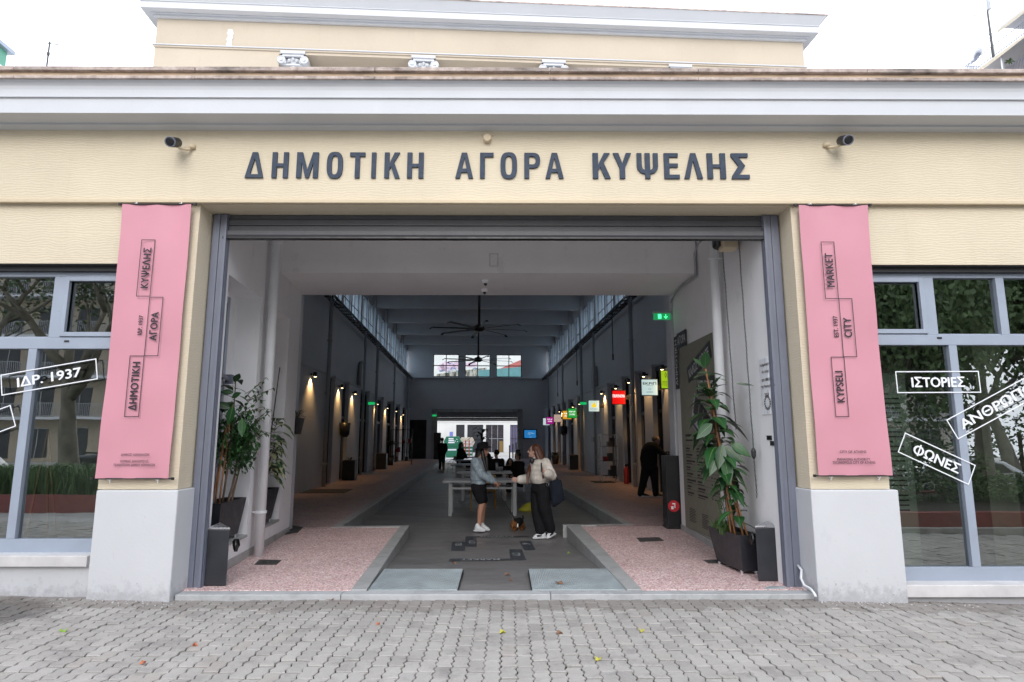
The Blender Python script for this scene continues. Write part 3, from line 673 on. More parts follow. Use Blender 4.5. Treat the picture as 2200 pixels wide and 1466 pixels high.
# ================================================================== things on the facade
X1, Z1 = Vector((1, 0, 0)), Vector((0, 0, 1))
def banner(name, label, x0, x1, z0, z1, boxes, texts, est, small):
    T = thing(name, label, 'banner', ((x0 + x1) / 2, 6.48, z0), 'pink banners on the entrance piers')
    mb = MB(); nx, nz = 10, 40; vs = []
    for j in range(nz + 1):
        for i in range(nx + 1):
            u, v = i / nx, j / nz
            pull = .012 * math.exp(-v * 9) + .012 * math.exp(-(1 - v) * 9)
            d = .010 * math.sin(u * 7 + v * 4) * math.sin(v * 9 + 1) + .004 * math.sin(u * 3 - v * 23) * (1 - v) ** .5 + pull * math.cos((u - .5) * 12.5)
            nar = 1 - .014 * math.sin(math.pi * v)
            vs.append((x0 + (x1 - x0) * (.5 + (u - .5) * nar), 6.455 - d, z0 + (z1 - z0) * v))
    mb.add(vs, [(j * (nx + 1) + i, j * (nx + 1) + i + 1, (j + 1) * (nx + 1) + i + 1, (j + 1) * (nx + 1) + i) for j in range(nz) for i in range(nx)])
    mb.build('fabric', M['pink'], T, smooth=True)
    YF = 6.4335
    for zz in (z0 - .004, z1 + .004):
        r = MB(); r.tube([(x0 - .03, 6.452, zz), (x1 + .03, 6.452, zz)], .0075, 10); rod = r.build('rod', M['black'], T, smooth=True)
        c = MB()
        for xx in (x0 - .035, x1 + .035): c.lathe([(.010, -.014), (.017, -.012), (.017, .012), (.010, .014)], (xx, 6.452, zz), 10)
        c.build('end_cap', M['black'], rod)
        t = MB()
        for xx in (x0 + .13, x1 - .13):
            sg = 1 if zz > 2 else -1; t.tube([(xx - .02, 6.45, zz), (xx, 6.47, zz + sg * .02), (xx + .02, 6.45, zz), (xx + .005, 6.475, zz + sg * .045)], .004, 6)
        t.build('tie', M['vinyl'], rod)
    pr = MB(); P = lambda px, py: Vector((onY(px, py, 6.44).x, YF, onY(px, py, 6.44).z))
    up, left = Vector((0, 0, 1)), Vector((-1, 0, 0))
    for (pts, tx) in zip(boxes, texts):
        q = [P(*a) for a in pts]; cx = sum(a.x for a in q) / 4; cz = sum(a.z for a in q) / 4
        wd = ((q[1].x - q[0].x) + (q[2].x - q[3].x)) / 2; hg = ((q[0].z - q[3].z) + (q[1].z - q[2].z)) / 2
        frame_lines(pr, (cx, YF, cz), X1, Z1, wd + .006, hg + .006, .0075)
        line_text(pr, tx, (cx, YF, cz), up, left, wd * .56, min(hg * .86, wd * .56 * glyphs(tx, 0, 1.12)[2] * .80), .06, 1.12)
        pr.build('boxed_word', M['ink'], T, fix=False); pr = MB()
    e = P(*est[1:]); line_text(pr, est[0], e, up, left, .046, .046 * glyphs(est[0], 0)[2] * .86, .05); pr.build('year_print', M['ink'], T, fix=False); pr = MB()
    for tx, px, py, wpx in small:
        e = P(px, py); wd = wpx * .00485; line_text(pr, tx, e, X1, Z1, .026, wd, .03, 1.1); pr.build('small_print', M['ink'], T, fix=False); pr = MB()
banner('pink_banner', 'pink banner left of the entrance printed ΔΗΜΟΤΙΚΗ ΑΓΟΡΑ ΚΥΨΕΛΗΣ in outlined boxes', -4.184, -3.44, 1.195, 4.10,
       [[(306, 516), (335, 516), (322, 638), (293, 636)], [(322, 638), (351, 640), (340, 765), (311, 765)], [(280, 765), (311, 765), (298, 896), (268, 895)]],
       ['ΚΥΨΕΛΗΣ', 'ΑΓΟΡΑ', 'ΔΗΜΟΤΙΚΗ'], ('ΙΔΡ. 1937', 302, 699), [('ΔΗΜΟΣ ΑΘΗΝΑΙΩΝ', 291, 977, 59), ('ΦΟΡΕΑΣ ΔΙΑΧΕΙΡΙΣΗΣ:', 290, 991, 60), ('ΤΕΧΝΟΠΟΛΗ ΔΗΜΟΥ ΑΘΗΝΑΙΩΝ', 289, 999, 86)])
banner('pink_banner', 'pink banner right of the entrance printed KYPSELI CITY MARKET in outlined boxes', 3.155, 3.908, 1.222, 4.105,
       [[(1763, 521), (1791, 520), (1801, 642), (1773, 642)], [(1801, 642), (1830, 642), (1840, 767), (1812, 767)], [(1784, 768), (1812, 767), (1824, 895), (1796, 896)]],
       ['MARKET', 'CITY', 'KYPSELI'], ('EST. 1937', 1795, 702), [('CITY OF ATHENS', 1832, 971, 56), ('MANAGING AUTHORITY:', 1834, 987, 70), ('TECHNOPOLIS CITY OF ATHENS', 1834, 994, 90)])

def security_camera(label, x, z, side):
    T = thing('security_camera', label, 'camera', (x, 6.5, z), 'security cameras under the cornice')
    m = MB(Matrix.Translation((x, 6.5, z)) @ Matrix.Rotation(-side * R(6), 4, 'Z') @ Matrix.Rotation(R(24), 4, 'X') @ Matrix.Scale(1.05, 4))
    ax = lambda y, r: [(r * math.cos(a * math.pi / 8), y, .03 + r * math.sin(a * math.pi / 8)) for a in range(16)]
    m.loft([ax(-.10, .046), ax(-.12, .052), ax(-.27, .052), ax(-.285, .047)]); m.build('housing', M['dark'], T, smooth=True)
    m.v, m.f, m.mi = [], [], []; m.loft([ax(-.283, .034), ax(-.289, .03)]); m.build('lens', M['black'], T)
    m.v, m.f, m.mi = [], [], []; m.loft([ax(-.276, .0525), ax(-.29, .0525), ax(-.29, .043), ax(-.282, .043)], cap=False); m.build('ring', M['track'], T, smooth=True)
    b = MB(); sx = -side; b.tube([(x + sx * .12, 6.50, z - .02), (x + sx * .1, 6.44, z - .07), (x + sx * .05, 6.38, z - .085), (x, 6.33, z - .04), (x, 6.31, z)], .016, 10); b.lathe([(.04, -.02), (.04, .02)], (x + sx * .12, 6.49, z - .02), 12)
    b.build('bracket', M['cream'], T, smooth=True)
security_camera('black bullet security camera with chrome ring left of the facade lettering', -3.63, 4.80, -1)
security_camera('black bullet security camera right of the facade lettering', 3.66, 4.84, 1)
m = MB(); c = onY(1047, 300, 6.49); T_ = Matrix.Translation(c) @ Matrix.Rotation(R(90), 4, 'X')
m.T = T_; m.lathe([(.045, -.02), (.045, .05), (.036, .056)], (0, 0, 0), 20); m.T = None
for xx in (-.06, .065): m.T = T_; m.lathe([(.006, 0), (.006, .014)], (xx, .05, 0), 8)
tag(m.build('junction_box', M['cream'], smooth=False, bevel=.002), 'small round cream junction box on the frieze above the lettering', 'junction box')
# window lettering (vinyl on the outside of the panes)
def decal(label, txt, corners, bold=.05, t=.011, ww=.72, hh=.46):
    YD = YG - .046
    q = [onY(px, py, YD) for px, py in corners]      # bottom-left, bottom-right, top-right, top-left
    u = ((q[1] - q[0]) + (q[2] - q[3])) / 2; v = ((q[3] - q[0]) + (q[2] - q[1])) / 2; wd, hg = u.length, v.length; u = u.normalized(); v = (v - u * v.dot(u)).normalized()
    c = sum(q, Vector()) / 4; mb = MB(); frame_lines(mb, c, u, v, wd, hg, t)
    if txt: line_text(mb, txt, c, u, v, hg * hh, wd * ww, bold)
    if txt and txt[0] == 'Φ':
        b = c + u * wd * ww * (glyphs('Φ')[2] / glyphs(txt)[2] / 2 - .5); k, q_ = hg * .035, hg * hh * .6; n = u.cross(v) * .002
        mb.quad(b - u * k - v * q_ + n, b + u * k - v * q_ + n, b + u * k + v * q_ + n, b - u * k + v * q_ + n)
    tag(mb.build('window_lettering', M['vinyl'], fix=False), label, 'lettering', 'white lettering on the shop windows')
decal('white window lettering ΙΔΡ. 1937 in a tilted box on the left shop window', 'ΙΔΡ. 1937', [(4, 850), (211, 815), (206, 770), (0, 806)], ww=.66)
decal('empty end of a tilted white outline box below ΙΔΡ. 1937 on the left window', None, [(-150, 985), (34, 915), (23, 871), (-160, 935)])
decal('white window lettering ΙΣΤΟΡΙΕΣ in a level box on the right shop window', 'ΙΣΤΟΡΙΕΣ', [(1928, 845), (2108, 844), (2103, 797), (1923, 798)], ww=.63)
decal('white window lettering ΑΝΘΡΩΠΟΙ in a box climbing to the right edge', 'ΑΝΘΡΩΠΟΙ', [(2058, 944), (2258, 837), (2232, 794), (2033, 903)], ww=.82)
decal('white window lettering ΦΩΝΕΣ in a box sloping down on the right window', 'ΦΩΝΕΣ', [(1928, 972), (2082, 1042), (2096, 1000), (1945, 929)], ww=.64)

# leaves, paint spots and a loose hose at the foot of the piers
m = MB(); hp = [onY(1714, 1215, 6.80), onY(1722, 1225, 6.72), onY(1721, 1243, 6.68), onY(1728, 1258, 6.62), onY(1742, 1266, 6.50), onY(1749, 1275, 6.44), onY(1753, 1283, 6.40)]
m.tube([tuple(p) for p in hp], .013, 8); tag(m.build('drain_hose', M['pipe_white'], smooth=True), 'white bent hose running down the corner of the right pier', 'hose')
def litter(px, py, z, size, mat, label, cat='leaf'):
    c = onZ(px, py, z); a = random.uniform(0, 6); m = MB(); n = 14; pts = []
    for k in range(n):
        t = 2 * math.pi * k / n; r = size * (1 + .35 * math.cos(5 * t)) * (.6 + .4 * abs(math.cos(t / 2)))
        pts.append((c.x + r * math.cos(t + a), c.y + r * .8 * math.sin(t + a), c.z + .012 + .012 * math.sin(2 * t + a)))
    m.add([(c.x, c.y, c.z + .008)] + pts, [(0, k + 1, (k + 1) % n + 1) for k in range(n)]); o = m.build('fallen_leaf', mat)
    s = o.modifiers.new('thick', 'SOLIDIFY'); s.thickness = .0015
    tag(o, label, cat, 'leaves fallen on the ground')
LY, LG, LB, LO = pm('leaf_yellow', (.45, .42, .05), .6), pm('leaf_fresh_green', (.22, .38, .05), .6), pm('leaf_brown', (.22, .11, .06), .7), pm('leaf_orange', (.45, .14, .06), .6)
for px, py, s_, m_, l_ in ((1080, 1361, .03, LY, 'yellow leaf on the pavers in the middle of the forecourt'), (1286, 1418, .028, LY, 'yellow leaf on the pavers nearest the camera'), (1379, 1357, .025, LY, 'yellow leaf on the pavers right of the middle'),
    (137, 1357, .035, LG, 'green leaf on the grey pavers at the left'), (1419, 1281, .04, LG, 'fresh green leaf against the marble threshold'), (715, 1288, .05, LB, 'brown curled leaf against the marble threshold'), (308, 1427, .022, LO, 'orange leaf on the pavers at the left foreground'),
    (418, 1389, .022, LO, 'orange leaf on the pavers below the left pier'), (813, 1343, .018, LO, 'small orange scrap on the mossy pavers'), (1203, 1363, .03, LB, 'brown leaf on the pavers below the right ramp plate')):
    litter(px, py, gz(onZ(px, py, 0).x, 5), s_, m_, l_)
for px, py, z, s_, m_, l_ in ((1090, 1236, .02, .035, LB, 'brown leaf on the concrete between the ramp plates'), (1097, 1248, .025, .02, LB, 'smaller brown leaf on the concrete between the ramp plates'), (975, 1211, .0, .03, LB, 'pale brown leaf below the MARKET floor sign'), (1200, 1254, .068, .045, LB, 'long brown leaf on the right ramp plate'), (1222, 1190, -.01, .022, LG, 'green leaf on the dark concrete near the right kerb')):
    litter(px, py, z, s_, m_, l_)
# ================================================================== vestibule
def drain_pipe(label, pts, r, clamps, mat='pipe_white', group=None, name='drain_pipe', wall=(-1, 0, 0)):
    T = thing(name, label, 'pipe', tuple(pts[0]), group); m = MB(); m.tube(pts, r, 16); m.build('pipe', M[mat], T, smooth=True)
    a, b = Vector(pts[0]), Vector(pts[-1])
    for k in clamps:
        c = a + (b - a) * k; q = MB(); q.lathe([(r + .006, -.018), (r + .012, -.014), (r + .012, .014), (r + .006, .018)], tuple(c), 16)
        q.bar(c, c + Vector(wall) * (r + .05), .02); q.build('clamp', M[mat], T, smooth=False)
    return T
drain_pipe('white drainpipe on the left vestibule wall between the two niches', [(-3.26, 8.45, .065), (-3.27, 8.45, 4.0), (-3.275, 8.46, 5.25)], .062, (.11, .82))
drain_pipe('white drainpipe on the right vestibule wall beside the olive board', [(2.78, 8.16, .065), (2.785, 8.16, 4.0), (2.785, 8.16, 5.25)], .062, (.10, .76), wall=(1, 0, 0))
m = MB(); cp = [onY(1513, 512, 8.6), onY(1500, 524, 8.75), onY(1492, 545, 8.95), onY(1494, 575, 9.1), onY(1494, 592, 9.17), onY(1466, 612, 9.8), onY(1450, 632, 10.3), onY(1441, 650, 10.6)]
cp = [Vector((min(p.x, 2.84), p.y, p.z)) for p in cp]
m.tube(cp, .014, 8); tag(m.build('cable_conduit', M['pipe_hall'], smooth=True), 'grey cable conduit curving round the corner of the white beam to the exit sign', 'conduit')
m = MB(); m.tube([(-3.28, 8.52, 5.2), (-3.30, 8.53, 4.42), (-3.31, 8.54, 4.30)], .012, 6); tag(m.build('cable', M['pipe_hall'], smooth=True), 'thin cable beside the top of the left drainpipe', 'cable')
# hoist and its chains
T = thing('shutter_hoist', 'black and cream chain hoist for the shutter under the vestibule ceiling', 'hoist', (2.78, 7.5, 3.98))
m = MB(); m.box(2.66, 2.86, 7.42, 7.62, 3.93, 4.26); m.build('gearbox', M['cream'], T, bevel=.02)
m = MB(); m.lathe([(.1, 0), (.13, .02), (.13, .1), (.1, .12)], (2.74, 7.66, 4.0), 20); m.box(2.63, 2.70, 7.5, 7.66, 3.98, 4.2); m.build('motor', M['black'], T, bevel=.01)
m = MB(); m.box(2.8, 2.93, 7.05, 7.4, 4.02, 4.14); m.tube([(2.75, 7.4, 4.1), (2.7, 7.3, 4.12), (2.74, 7.22, 4.02)], .012, 6); m.build('bracket', M['track'], T)
def chain(label, x, y, z0, z1, lean=0):
    m = MB(); n = int((z1 - z0) / .026)
    for k in range(n):
        z = z0 + (z1 - z0) * (k + .5) / n; e = .007; c = Vector((x + lean * (z1 - z) + .002 * math.sin(k * .3), y, z)); a = k % 2
        loop = [(c + Vector((e * math.cos(t) if a else 0, 0 if a else e * math.cos(t), .0165 * math.sin(t)))) for t in [2 * math.pi * j / 6 for j in range(6)]]
        m.tube(loop + [loop[0]], .0032, 4, cap=False)
    return tag(m.build('hoist_chain', M['dark']), label, 'chain', 'chains of the shutter hoist')
chain('left hanging steel chain of the shutter hoist, ending behind the rubber plant', 2.72, 7.62, 1.7, 3.95, .02)
chain('right hanging steel chain of the shutter hoist, knotted near its low end', 2.80, 7.28, .92, 4.05, .012)
m = MB(); m.lathe([(.012, -.06), (.026, -.03), (.03, .03), (.015, .06)], (2.83, 7.28, 1.42), 8); m.build('chain_knot', M['dark']); put(bpy.data.objects['chain_knot'], bpy.data.objects['hoist_chain.001'])
# info board on the right wall: olive panel, black word strips, small print
def rwx(y): return 2.925 - (y - 6.885) * .06 / 3.735
BU, BV = Vector((-.0161, 1, 0)).normalized() * -1, Vector((0, 0, 1))       # reading direction runs towards the camera
def onR(px, py, off=.004):
    d = _ray(px, py); n = Vector((1, .0161, 0)); k = (2.925 + 6.885 * .0161 - off - EYE.dot(n)) / d.dot(n); return EYE + d * k
T = thing('info_board', 'tall olive information board with tilted black word strips on the right vestibule wall', 'board', (2.87, 9.4, .1))
m = MB(); P0 = lambda y, z, off: (rwx(y) - off, y, z)
m.hexa([P0(10.35, .19, 0), P0(10.35, .19, .012), P0(8.5, .19, .012), P0(8.5, .19, 0), P0(10.35, 3.08, 0), P0(10.35, 3.08, .012), P0(8.5, 3.08, .012), P0(8.5, 3.08, 0)])
m.build('panel', pm('board_olive', (.21, .208, .16), .55, .05), T)
bk, wt, pr = MB(), MB(), MB(); M['board_white'] = pm('board_white', (.62, .62, .62), .6)
def strip(yc, zc, L, Hh, ang, txt, up=False):
    o = Vector((rwx(yc), yc, zc)) + Vector((-.016, 0, 0)); a = R(ang); u = BU * math.cos(a) + BV * math.sin(a); v = -BU * math.sin(a) + BV * math.cos(a)
    bk.hexa([o - u * L / 2 - v * Hh / 2, o + u * L / 2 - v * Hh / 2, o + u * L / 2 + v * Hh / 2, o - u * L / 2 + v * Hh / 2] + [q + Vector((-.004, 0, 0)) for q in (o - u * L / 2 - v * Hh / 2, o + u * L / 2 - v * Hh / 2, o + u * L / 2 + v * Hh / 2, o - u * L / 2 + v * Hh / 2)])
    line_text(wt, txt, o + Vector((-.006, 0, 0)), u, v, Hh * .55, L * .86, .03); wt.build('word', M['board_white'], T, fix=False); wt.__init__()
strip(10.47, 2.86, .90, .21, 90, 'ΔΗΜΟΤΙΚΗ'); strip(10.13, 3.21, .52, .26, 0, 'ΑΓΟΡΑ')
strip(9.32, 2.72, 1.15, .26, 14, 'ΚΑΛΩΣ ΗΡΘΑΤΕ'); strip(9.06, 2.35, .78, .30, -5, 'WELCOME')
# pale skyline print, rotated
o = Vector((rwx(9.2) - .016, 9.22, 1.80)); a = R(-28); u = BU * math.cos(a) + BV * math.sin(a); v = -BU * math.sin(a) + BV * math.cos(a)
pb_ = MB(); pb_.quad(*[o + u * i + v * j for i, j in ((-.55, -.26), (.55, -.26), (.55, .26), (-.55, .26))]); pb_.build('pale_print', pm('print_lilac', (.48, .46, .52), .6), T)
for i, j, ww, hh in ((-.5, -.05, .22, .3), (-.26, -.14, .18, .36), (-.06, -.05, .26, .28), (.2, -.16, .14, .38), (.34, -.02, .2, .24), (-.55, -.24, 1.1, .05), (-.4, .2, .5, .05), (.1, .14, .3, .05)):
    bk.quad(*[o + Vector((-.003, 0, 0)) + u * x + v * y for x, y in ((i, j), (i + ww, j), (i + ww, j + hh), (i, j + hh))])
# directory: rows of short dark bars in three columns
def bar(y, z, L, hgt): c = Vector((rwx(y) - .0145, y, z)); pr.quad(c, c + BU * L, c + BU * L + BV * hgt, c + BV * hgt)
bar(10.15, 1.62, .62, .035); bar(10.15, 1.55, .36, .025)
for k in range(8):
    z = 1.42 - k * .098; bar(10.2, z + .06, 1.55, .004); bar(10.15, z, .2 + .12 * ((k * 7) % 3), .026); bar(10.15, z - .03, .18 + .05 * (k % 3), .012)
    bar(9.62, z, .14 + .1 * ((k * 5) % 4), .026); bar(9.62, z - .03, .3, .012)
    if k > 3: bar(9.0, z, .05, .02); bar(8.9, z, .22, .012)
for k in range(9): bar(10.1, .50 - k * .024, .28 + .04 * (k % 2), .010); bar(9.5, .48 - k * .024, .3 - .03 * (k % 3), .010)
bk.build('word_strip', M['black'], T); pr.build('directory_print', M['ink'], T)
# white plaque
T = thing('wall_plaque', 'white plaque with Greek lines and a round emblem, half hidden by the shutter track', 'plaque', (2.9, 7.0, 1.85))
m = MB(); m.hexa([P0(7.16, 1.86, 0), P0(7.16, 1.86, .015), P0(6.93, 1.86, .015), P0(6.93, 1.86, 0), P0(7.16, 2.50, 0), P0(7.16, 2.50, .015), P0(6.93, 2.50, .015), P0(6.93, 2.50, 0)]); m.build('plate', pm('plaque_white', (.74, .75, .78), .3), T, bevel=.003)
m = MB(); o = lambda y, z: Vector((rwx(y) - .0165, y, z))
for tx, z, y in (('Η Δημοτική Αγορά', 2.42, 7.13), ('Κυψέλης', 2.34, 7.08), ('και αποτελεί', 2.255, 7.10), ('της δημαρχίας του', 2.175, 7.13), ('2018', 2.08, 7.05)): line_text(m, tx, o(y, z), BU, BV, .04, None, .01, 1, 'l')
for k in range(16):
    a0, a1 = 2 * math.pi * k / 16, 2 * math.pi * (k + .7) / 16; c = o(6.99, 1.99)
    m.quad(*[c + BU * r * math.cos(a) + BV * r * math.sin(a) for r, a in ((.055, a0), (.085, a0), (.085, a1), (.055, a1))])
m.build('print', M['ink'], T)
m = MB(); c = Vector((rwx(6.95) - .006, 6.98, 1.575))
for i, j, tx in ((-.05, .0, 'ΑΓΟΡΑ'), (.03, -.06, 'ΟΡΑ')): m.box(c.x - .004, c.x + .006, c.y - i - .06, c.y - i + .06, c.z + j, c.z + j + .05)
tag(m.build('wall_sign', M['black']), 'tiny black stepped sign on the white wall below the plaque', 'sign')
# exit sign
T = thing('exit_sign', 'lit green exit sign sticking out from the corner of the white wall', 'exit sign', (2.7, 10.62, 3.64))
m = MB(); m.box(2.50, 2.83, 10.60, 10.66, 3.745, 3.775); m.build('mount', M['white_metal'], T, bevel=.004)
m = MB(); m.box(2.52, 2.82, 10.62, 10.632, 3.63, 3.745); m.build('panel', em('exit_green', (.01, .22, .07), .9), T)
m = MB(); m.box(2.60, 2.655, 10.612, 10.618, 3.65, 3.73); m.tube([(2.735, 10.615, 3.725), (2.735, 10.615, 3.66)], .006, 6); m.tube([(2.705, 10.615, 3.69), (2.735, 10.615, 3.655), (2.765, 10.615, 3.69)], .006, 6); m.build('pictogram', em('exit_pictogram', (.08, 1.0, .35), 1.6), T)
# small wall boxes on the beam soffit
for i, (px, py) in enumerate(((1043, 603), (1041, 622))):
    c = onZ(px, py, 4.07); T = thing('ceiling_sensor', ('front' if i == 0 else 'rear') + ' white motion sensor under the vestibule beam', 'sensor', tuple(c), 'sensors under the beam')
    m = MB(); m.box(c.x - .055, c.x + .055, c.y - .05, c.y + .05, c.z - .05, c.z + .005); m.build('base', M['inner'], T, bevel=.01); m = MB(); m.lathe([(.012, -.085), (.024, -.07), (.03, -.05)], tuple(c), 12); m.build('eye', M['dark'], T)
m = MB(); c = onY(1061, 566, 9.18); frame_lines(m, (c.x, 9.172, c.z + .05), X1, Z1, .13, .2, .008); tag(m.build('access_hatch', M['pipe_hall']), 'faint square hatch outline on the white beam', 'hatch')
m = MB(); m.tube([(-3.56, 9.22, 4.07), (-3.60, 10.5, 4.06)], .012, 6); tag(m.build('cable', M['dark'], smooth=True), 'thin dark cable along the edge of the beam at the top left', 'cable')
# ramp plates, drains, mats
def ramp_plate(label, p):
    T = thing('ramp_plate', label, 'ramp', tuple(Vector(p[0])), 'steel ramp plates at the threshold'); a, b, c, d = [Vector(q) for q in p]; m = MB(); n = 26
    dz = Vector((0, 0, .012)); m.hexa([a - dz, b - dz, c - dz, d - dz, a, b, c, d]); m.build('plate', M['plate'], T)
    r = MB(); k = 34
    for j in range(k):
        t0, t1 = (j + .25) / k, (j + .7) / k; e = Vector((0, 0, .005)); r.hexa([a.lerp(d, t0), b.lerp(c, t0), b.lerp(c, t1), a.lerp(d, t1)] + [q + e for q in (a.lerp(d, t0), b.lerp(c, t0), b.lerp(c, t1), a.lerp(d, t1))])
    n2 = 46
    for j in range(n2):
        t0, t1 = (j + .3) / n2, (j + .55) / n2; e = Vector((0, 0, .0075)); r.hexa([a.lerp(b, t0), a.lerp(b, t1), d.lerp(c, t1), d.lerp(c, t0)] + [q + e for q in (a.lerp(b, t0), a.lerp(b, t1), d.lerp(c, t1), d.lerp(c, t0))])
    r.build('ribs', M['plate'], T)
    s = MB(); 
    for e0, e1 in ((b, c), (a, d)): s.hexa([e0 - Vector((.012, 0, .012)), e0 - Vector((-.012, 0, .012)), e1 - Vector((-.012, 0, .012)), e1 - Vector((.012, 0, .012)), e0 - Vector((.012, 0, .1)), e0 - Vector((-.012, 0, .1)), e1 - Vector((-.012, 0, .12)), e1 - Vector((.012, 0, .12))])
    s.build('side_web', M['plate_edge'], T)
ramp_plate('left ribbed steel ramp plate behind the marble threshold', [(-1.44, 6.705, .055), (-.53, 6.705, .055), (-.545, 7.70, .062), (-1.47, 7.70, .062)])
ramp_plate('right ribbed steel ramp plate behind the marble threshold', [(.245, 6.705, .055), (1.205, 6.705, .055), (1.16, 7.70, .062), (.24, 7.70, .062)])
def cover(label, pts, name='floor_drain', mat='dark', cat='drain cover', z=.07, group='drain covers in the terrazzo'):
    q = [onZ(px, py, z) for px, py in pts]; m = MB(); m.hexa([p - Vector((0, 0, .04)) for p in q] + [p + Vector((0, 0, .004)) for p in q])
    c = sum(q, Vector()) / 4; m.lathe([(.03, .0), (.03, .009)], tuple(c), 10)
    for k in range(4): 
        a, b = q[0].lerp(q[3], (k + .6) / 4.2), q[1].lerp(q[2], (k + .6) / 4.2); m.bar(a.lerp(b, .1) + Z1 * .004, a.lerp(b, .9) + Z1 * .004, .012, .008)
    return tag(m.build(name, M[mat]), label, cat, group)
M['cast_iron'] = pm('cast_iron', (.075, .072, .07), .6, .3, 20, metal=.3)
cover('square iron drain cover in the pink floor beside the left drainpipe', [(546, 1214), (594, 1214), (606, 1204), (557, 1203)], mat='cast_iron')
cover('iron drain cover in the pink floor left of the big planter', [(1375, 1164), (1426, 1162), (1416, 1155), (1367, 1156)], mat='cast_iron', z=.09)
cover('iron drain cover half under the big planter', [(1522, 1211), (1552, 1211), (1538, 1203), (1510, 1204)], mat='cast_iron')
cover('thin metal plate in the pink floor at the foot of the right shutter track', [(1642, 1266), (1690, 1265), (1682, 1261), (1650, 1261)], name='floor_plate', mat='plate', cat='floor plate', z=.06, group=None)
cover('grey doormat on the floor just past the left vestibule corner', [(600, 1150), (640, 1144), (652, 1133), (618, 1128)], name='doormat', mat='cast_iron', cat='doormat', z=.1, group=None)
# floor markings: dark strips with pale words, read from inside the hall
MT = thing('floor_marking', 'dark floor sticker of stepped boxes with the words MARKET CITY KYPSELI on the concrete', 'floor sticker', (-.3, 9.5, -.07))
fd, fl = MB(), MB()
def drvz(y):
    for (a, za), (b, zb) in zip(prof_d, prof_d[1:]):
        if y <= b: return za + (zb - za) * (y - a) / (b - a)
    return prof_d[-1][1]
prof_d = [(6.70, .03), (7.6, .01), (8.6, -.04), (10.0, -.1), (11.3, -.1)]
def onD(px, py):
    z = -.05
    for _ in range(6): q = onZ(px, py, z); z = drvz(q.y)
    return q
def mark(pts):
    q = [onD(*p) + Z1 * .004 for p in pts]; fd.add(q, [(0, 1, 2, 3)]); return q
def mtext(tx, pts, flip=True, rot=0, fx=.7, fy=.6):
    q = [onD(*p) + Z1 * .007 for p in pts]; c = sum(q, Vector()) / 4; u = ((q[1] - q[0]) + (q[2] - q[3])) / 2; v = ((q[3] - q[0]) + (q[2] - q[1])) / 2
    if rot: u, v = v, -u
    if flip: u, v = -u, -v
    letter(fl, tx, c - u * fx / 2 - v * fy / 2, u * fx, v * fy, None, .02, 1.1)
q1 = [(964, 1207), (1131, 1204), (1131, 1201), (967, 1201)]
mark(q1); mtext('MARKET', [(990, 1206), (1074, 1205), (1073, 1201), (991, 1201)], fx=1, fy=.8)
a = [(1096, 1204), (1131, 1204), (1120, 1181), (1093, 1181)]; mark([(1096, 1200.8), (1129, 1200.8), (1121, 1181), (1094, 1181)]); mtext('CITY', [(1101, 1196), (1119, 1196), (1117, 1188), (1100, 1189)], rot=1, fx=.95, fy=.95)
mark([(1127, 1183), (1151, 1182), (1140, 1163), (1116, 1164)]); mtext('ΑΓΟΡΑ', [(1124, 1178), (1143, 1178), (1137, 1167), (1121, 1168)], rot=1, fx=.95, fy=.95)
mark([(969, 1184), (999, 1184), (1000, 1165), (971, 1165)]); mtext('KYPSELI', [(976, 1181), (992, 1181), (993, 1167), (978, 1167)], rot=1, flip=False, fx=.95, fy=.9)
mark([(999, 1175), (1024, 1175), (1024, 1153), (1000, 1153)]); mtext('CITY', [(1006, 1169), (1022, 1169), (1022, 1162), (1007, 1162)], rot=1, flip=False, fx=.95, fy=.9)
mark([(1024.5, 1155.5), (1140, 1155), (1134, 1152), (1024.5, 1152)]); mtext('ΚΥΨΕΛΗΣ', [(1029, 1155.5), (1103, 1155), (1102, 1152.3), (1030, 1152.5)], fx=1, fy=.9)
fd.build('strip', M['dark_vinyl'], MT); fl.build('word', pm('floor_word', (.36, .38, .40), .6), MT)
# waste bins
def waste_bin(label, x0, x1, y0, y1, z0, z1, corner, bag):
    T = thing('waste_bin', label, 'bin', ((x0 + x1) / 2, (y0 + y1) / 2, z0), 'black steel bins inside the shutter'); m = MB()
    base = [(x0, y0), (x1, y0), (x1, y1)] if corner > 0 else [(x0, y0), (x1, y0), (x0, y1)]
    m.prism([(a, b) for a, b in base], (0, 0, z0), (1, 0, 0), (0, 1, 0), (0, 0, z1 - z0 - .03)); m.build('body', M['anthracite'], T, bevel=.012, seg=3)
    m = MB(); cx = sum(a for a, b in base) / 3; cy = sum(b for a, b in base) / 3; ap = (cx, cy, z1 + .03)
    e = .004; bb = [(a + (a - cx) * e, b + (b - cy) * e) for a, b in base]
    m.add([(a, b, z1 - .03) for a, b in bb] + [(a, b, z1 - .012) for a, b in bb] + [ap], [(0, 1, 4, 3), (1, 2, 5, 4), (2, 0, 3, 5), (3, 4, 6), (4, 5, 6), (5, 3, 6), (0, 2, 1)]); m.build('lid', M['steel'], T, bevel=.003)
    m = MB(); bx, by, bz = bag; n = 9
    m.loft([[(bx + r * math.cos(t) * .7 + .015 * math.sin(3 * t + q), by + r * math.sin(t), bz + dz) for t in [2 * math.pi * j / n for j in range(n)]] for q, (r, dz) in enumerate(((.012, .05), (.035, .025), (.045, -.02), (.03, -.06), (.01, -.085)))]); m.build('bin_liner', M['bag'], T, smooth=True)
waste_bin('black triangular waste bin with steel lid beside the left shutter track', -3.21, -2.965, 6.86, 7.2, .06, .665, -1, (-2.95, 7.0, .47))
waste_bin('black triangular waste bin with steel lid in front of the big planter on the right', 2.705, 2.965, 7.04, 7.34, .06, .655, 1, (2.69, 7.12, .52))

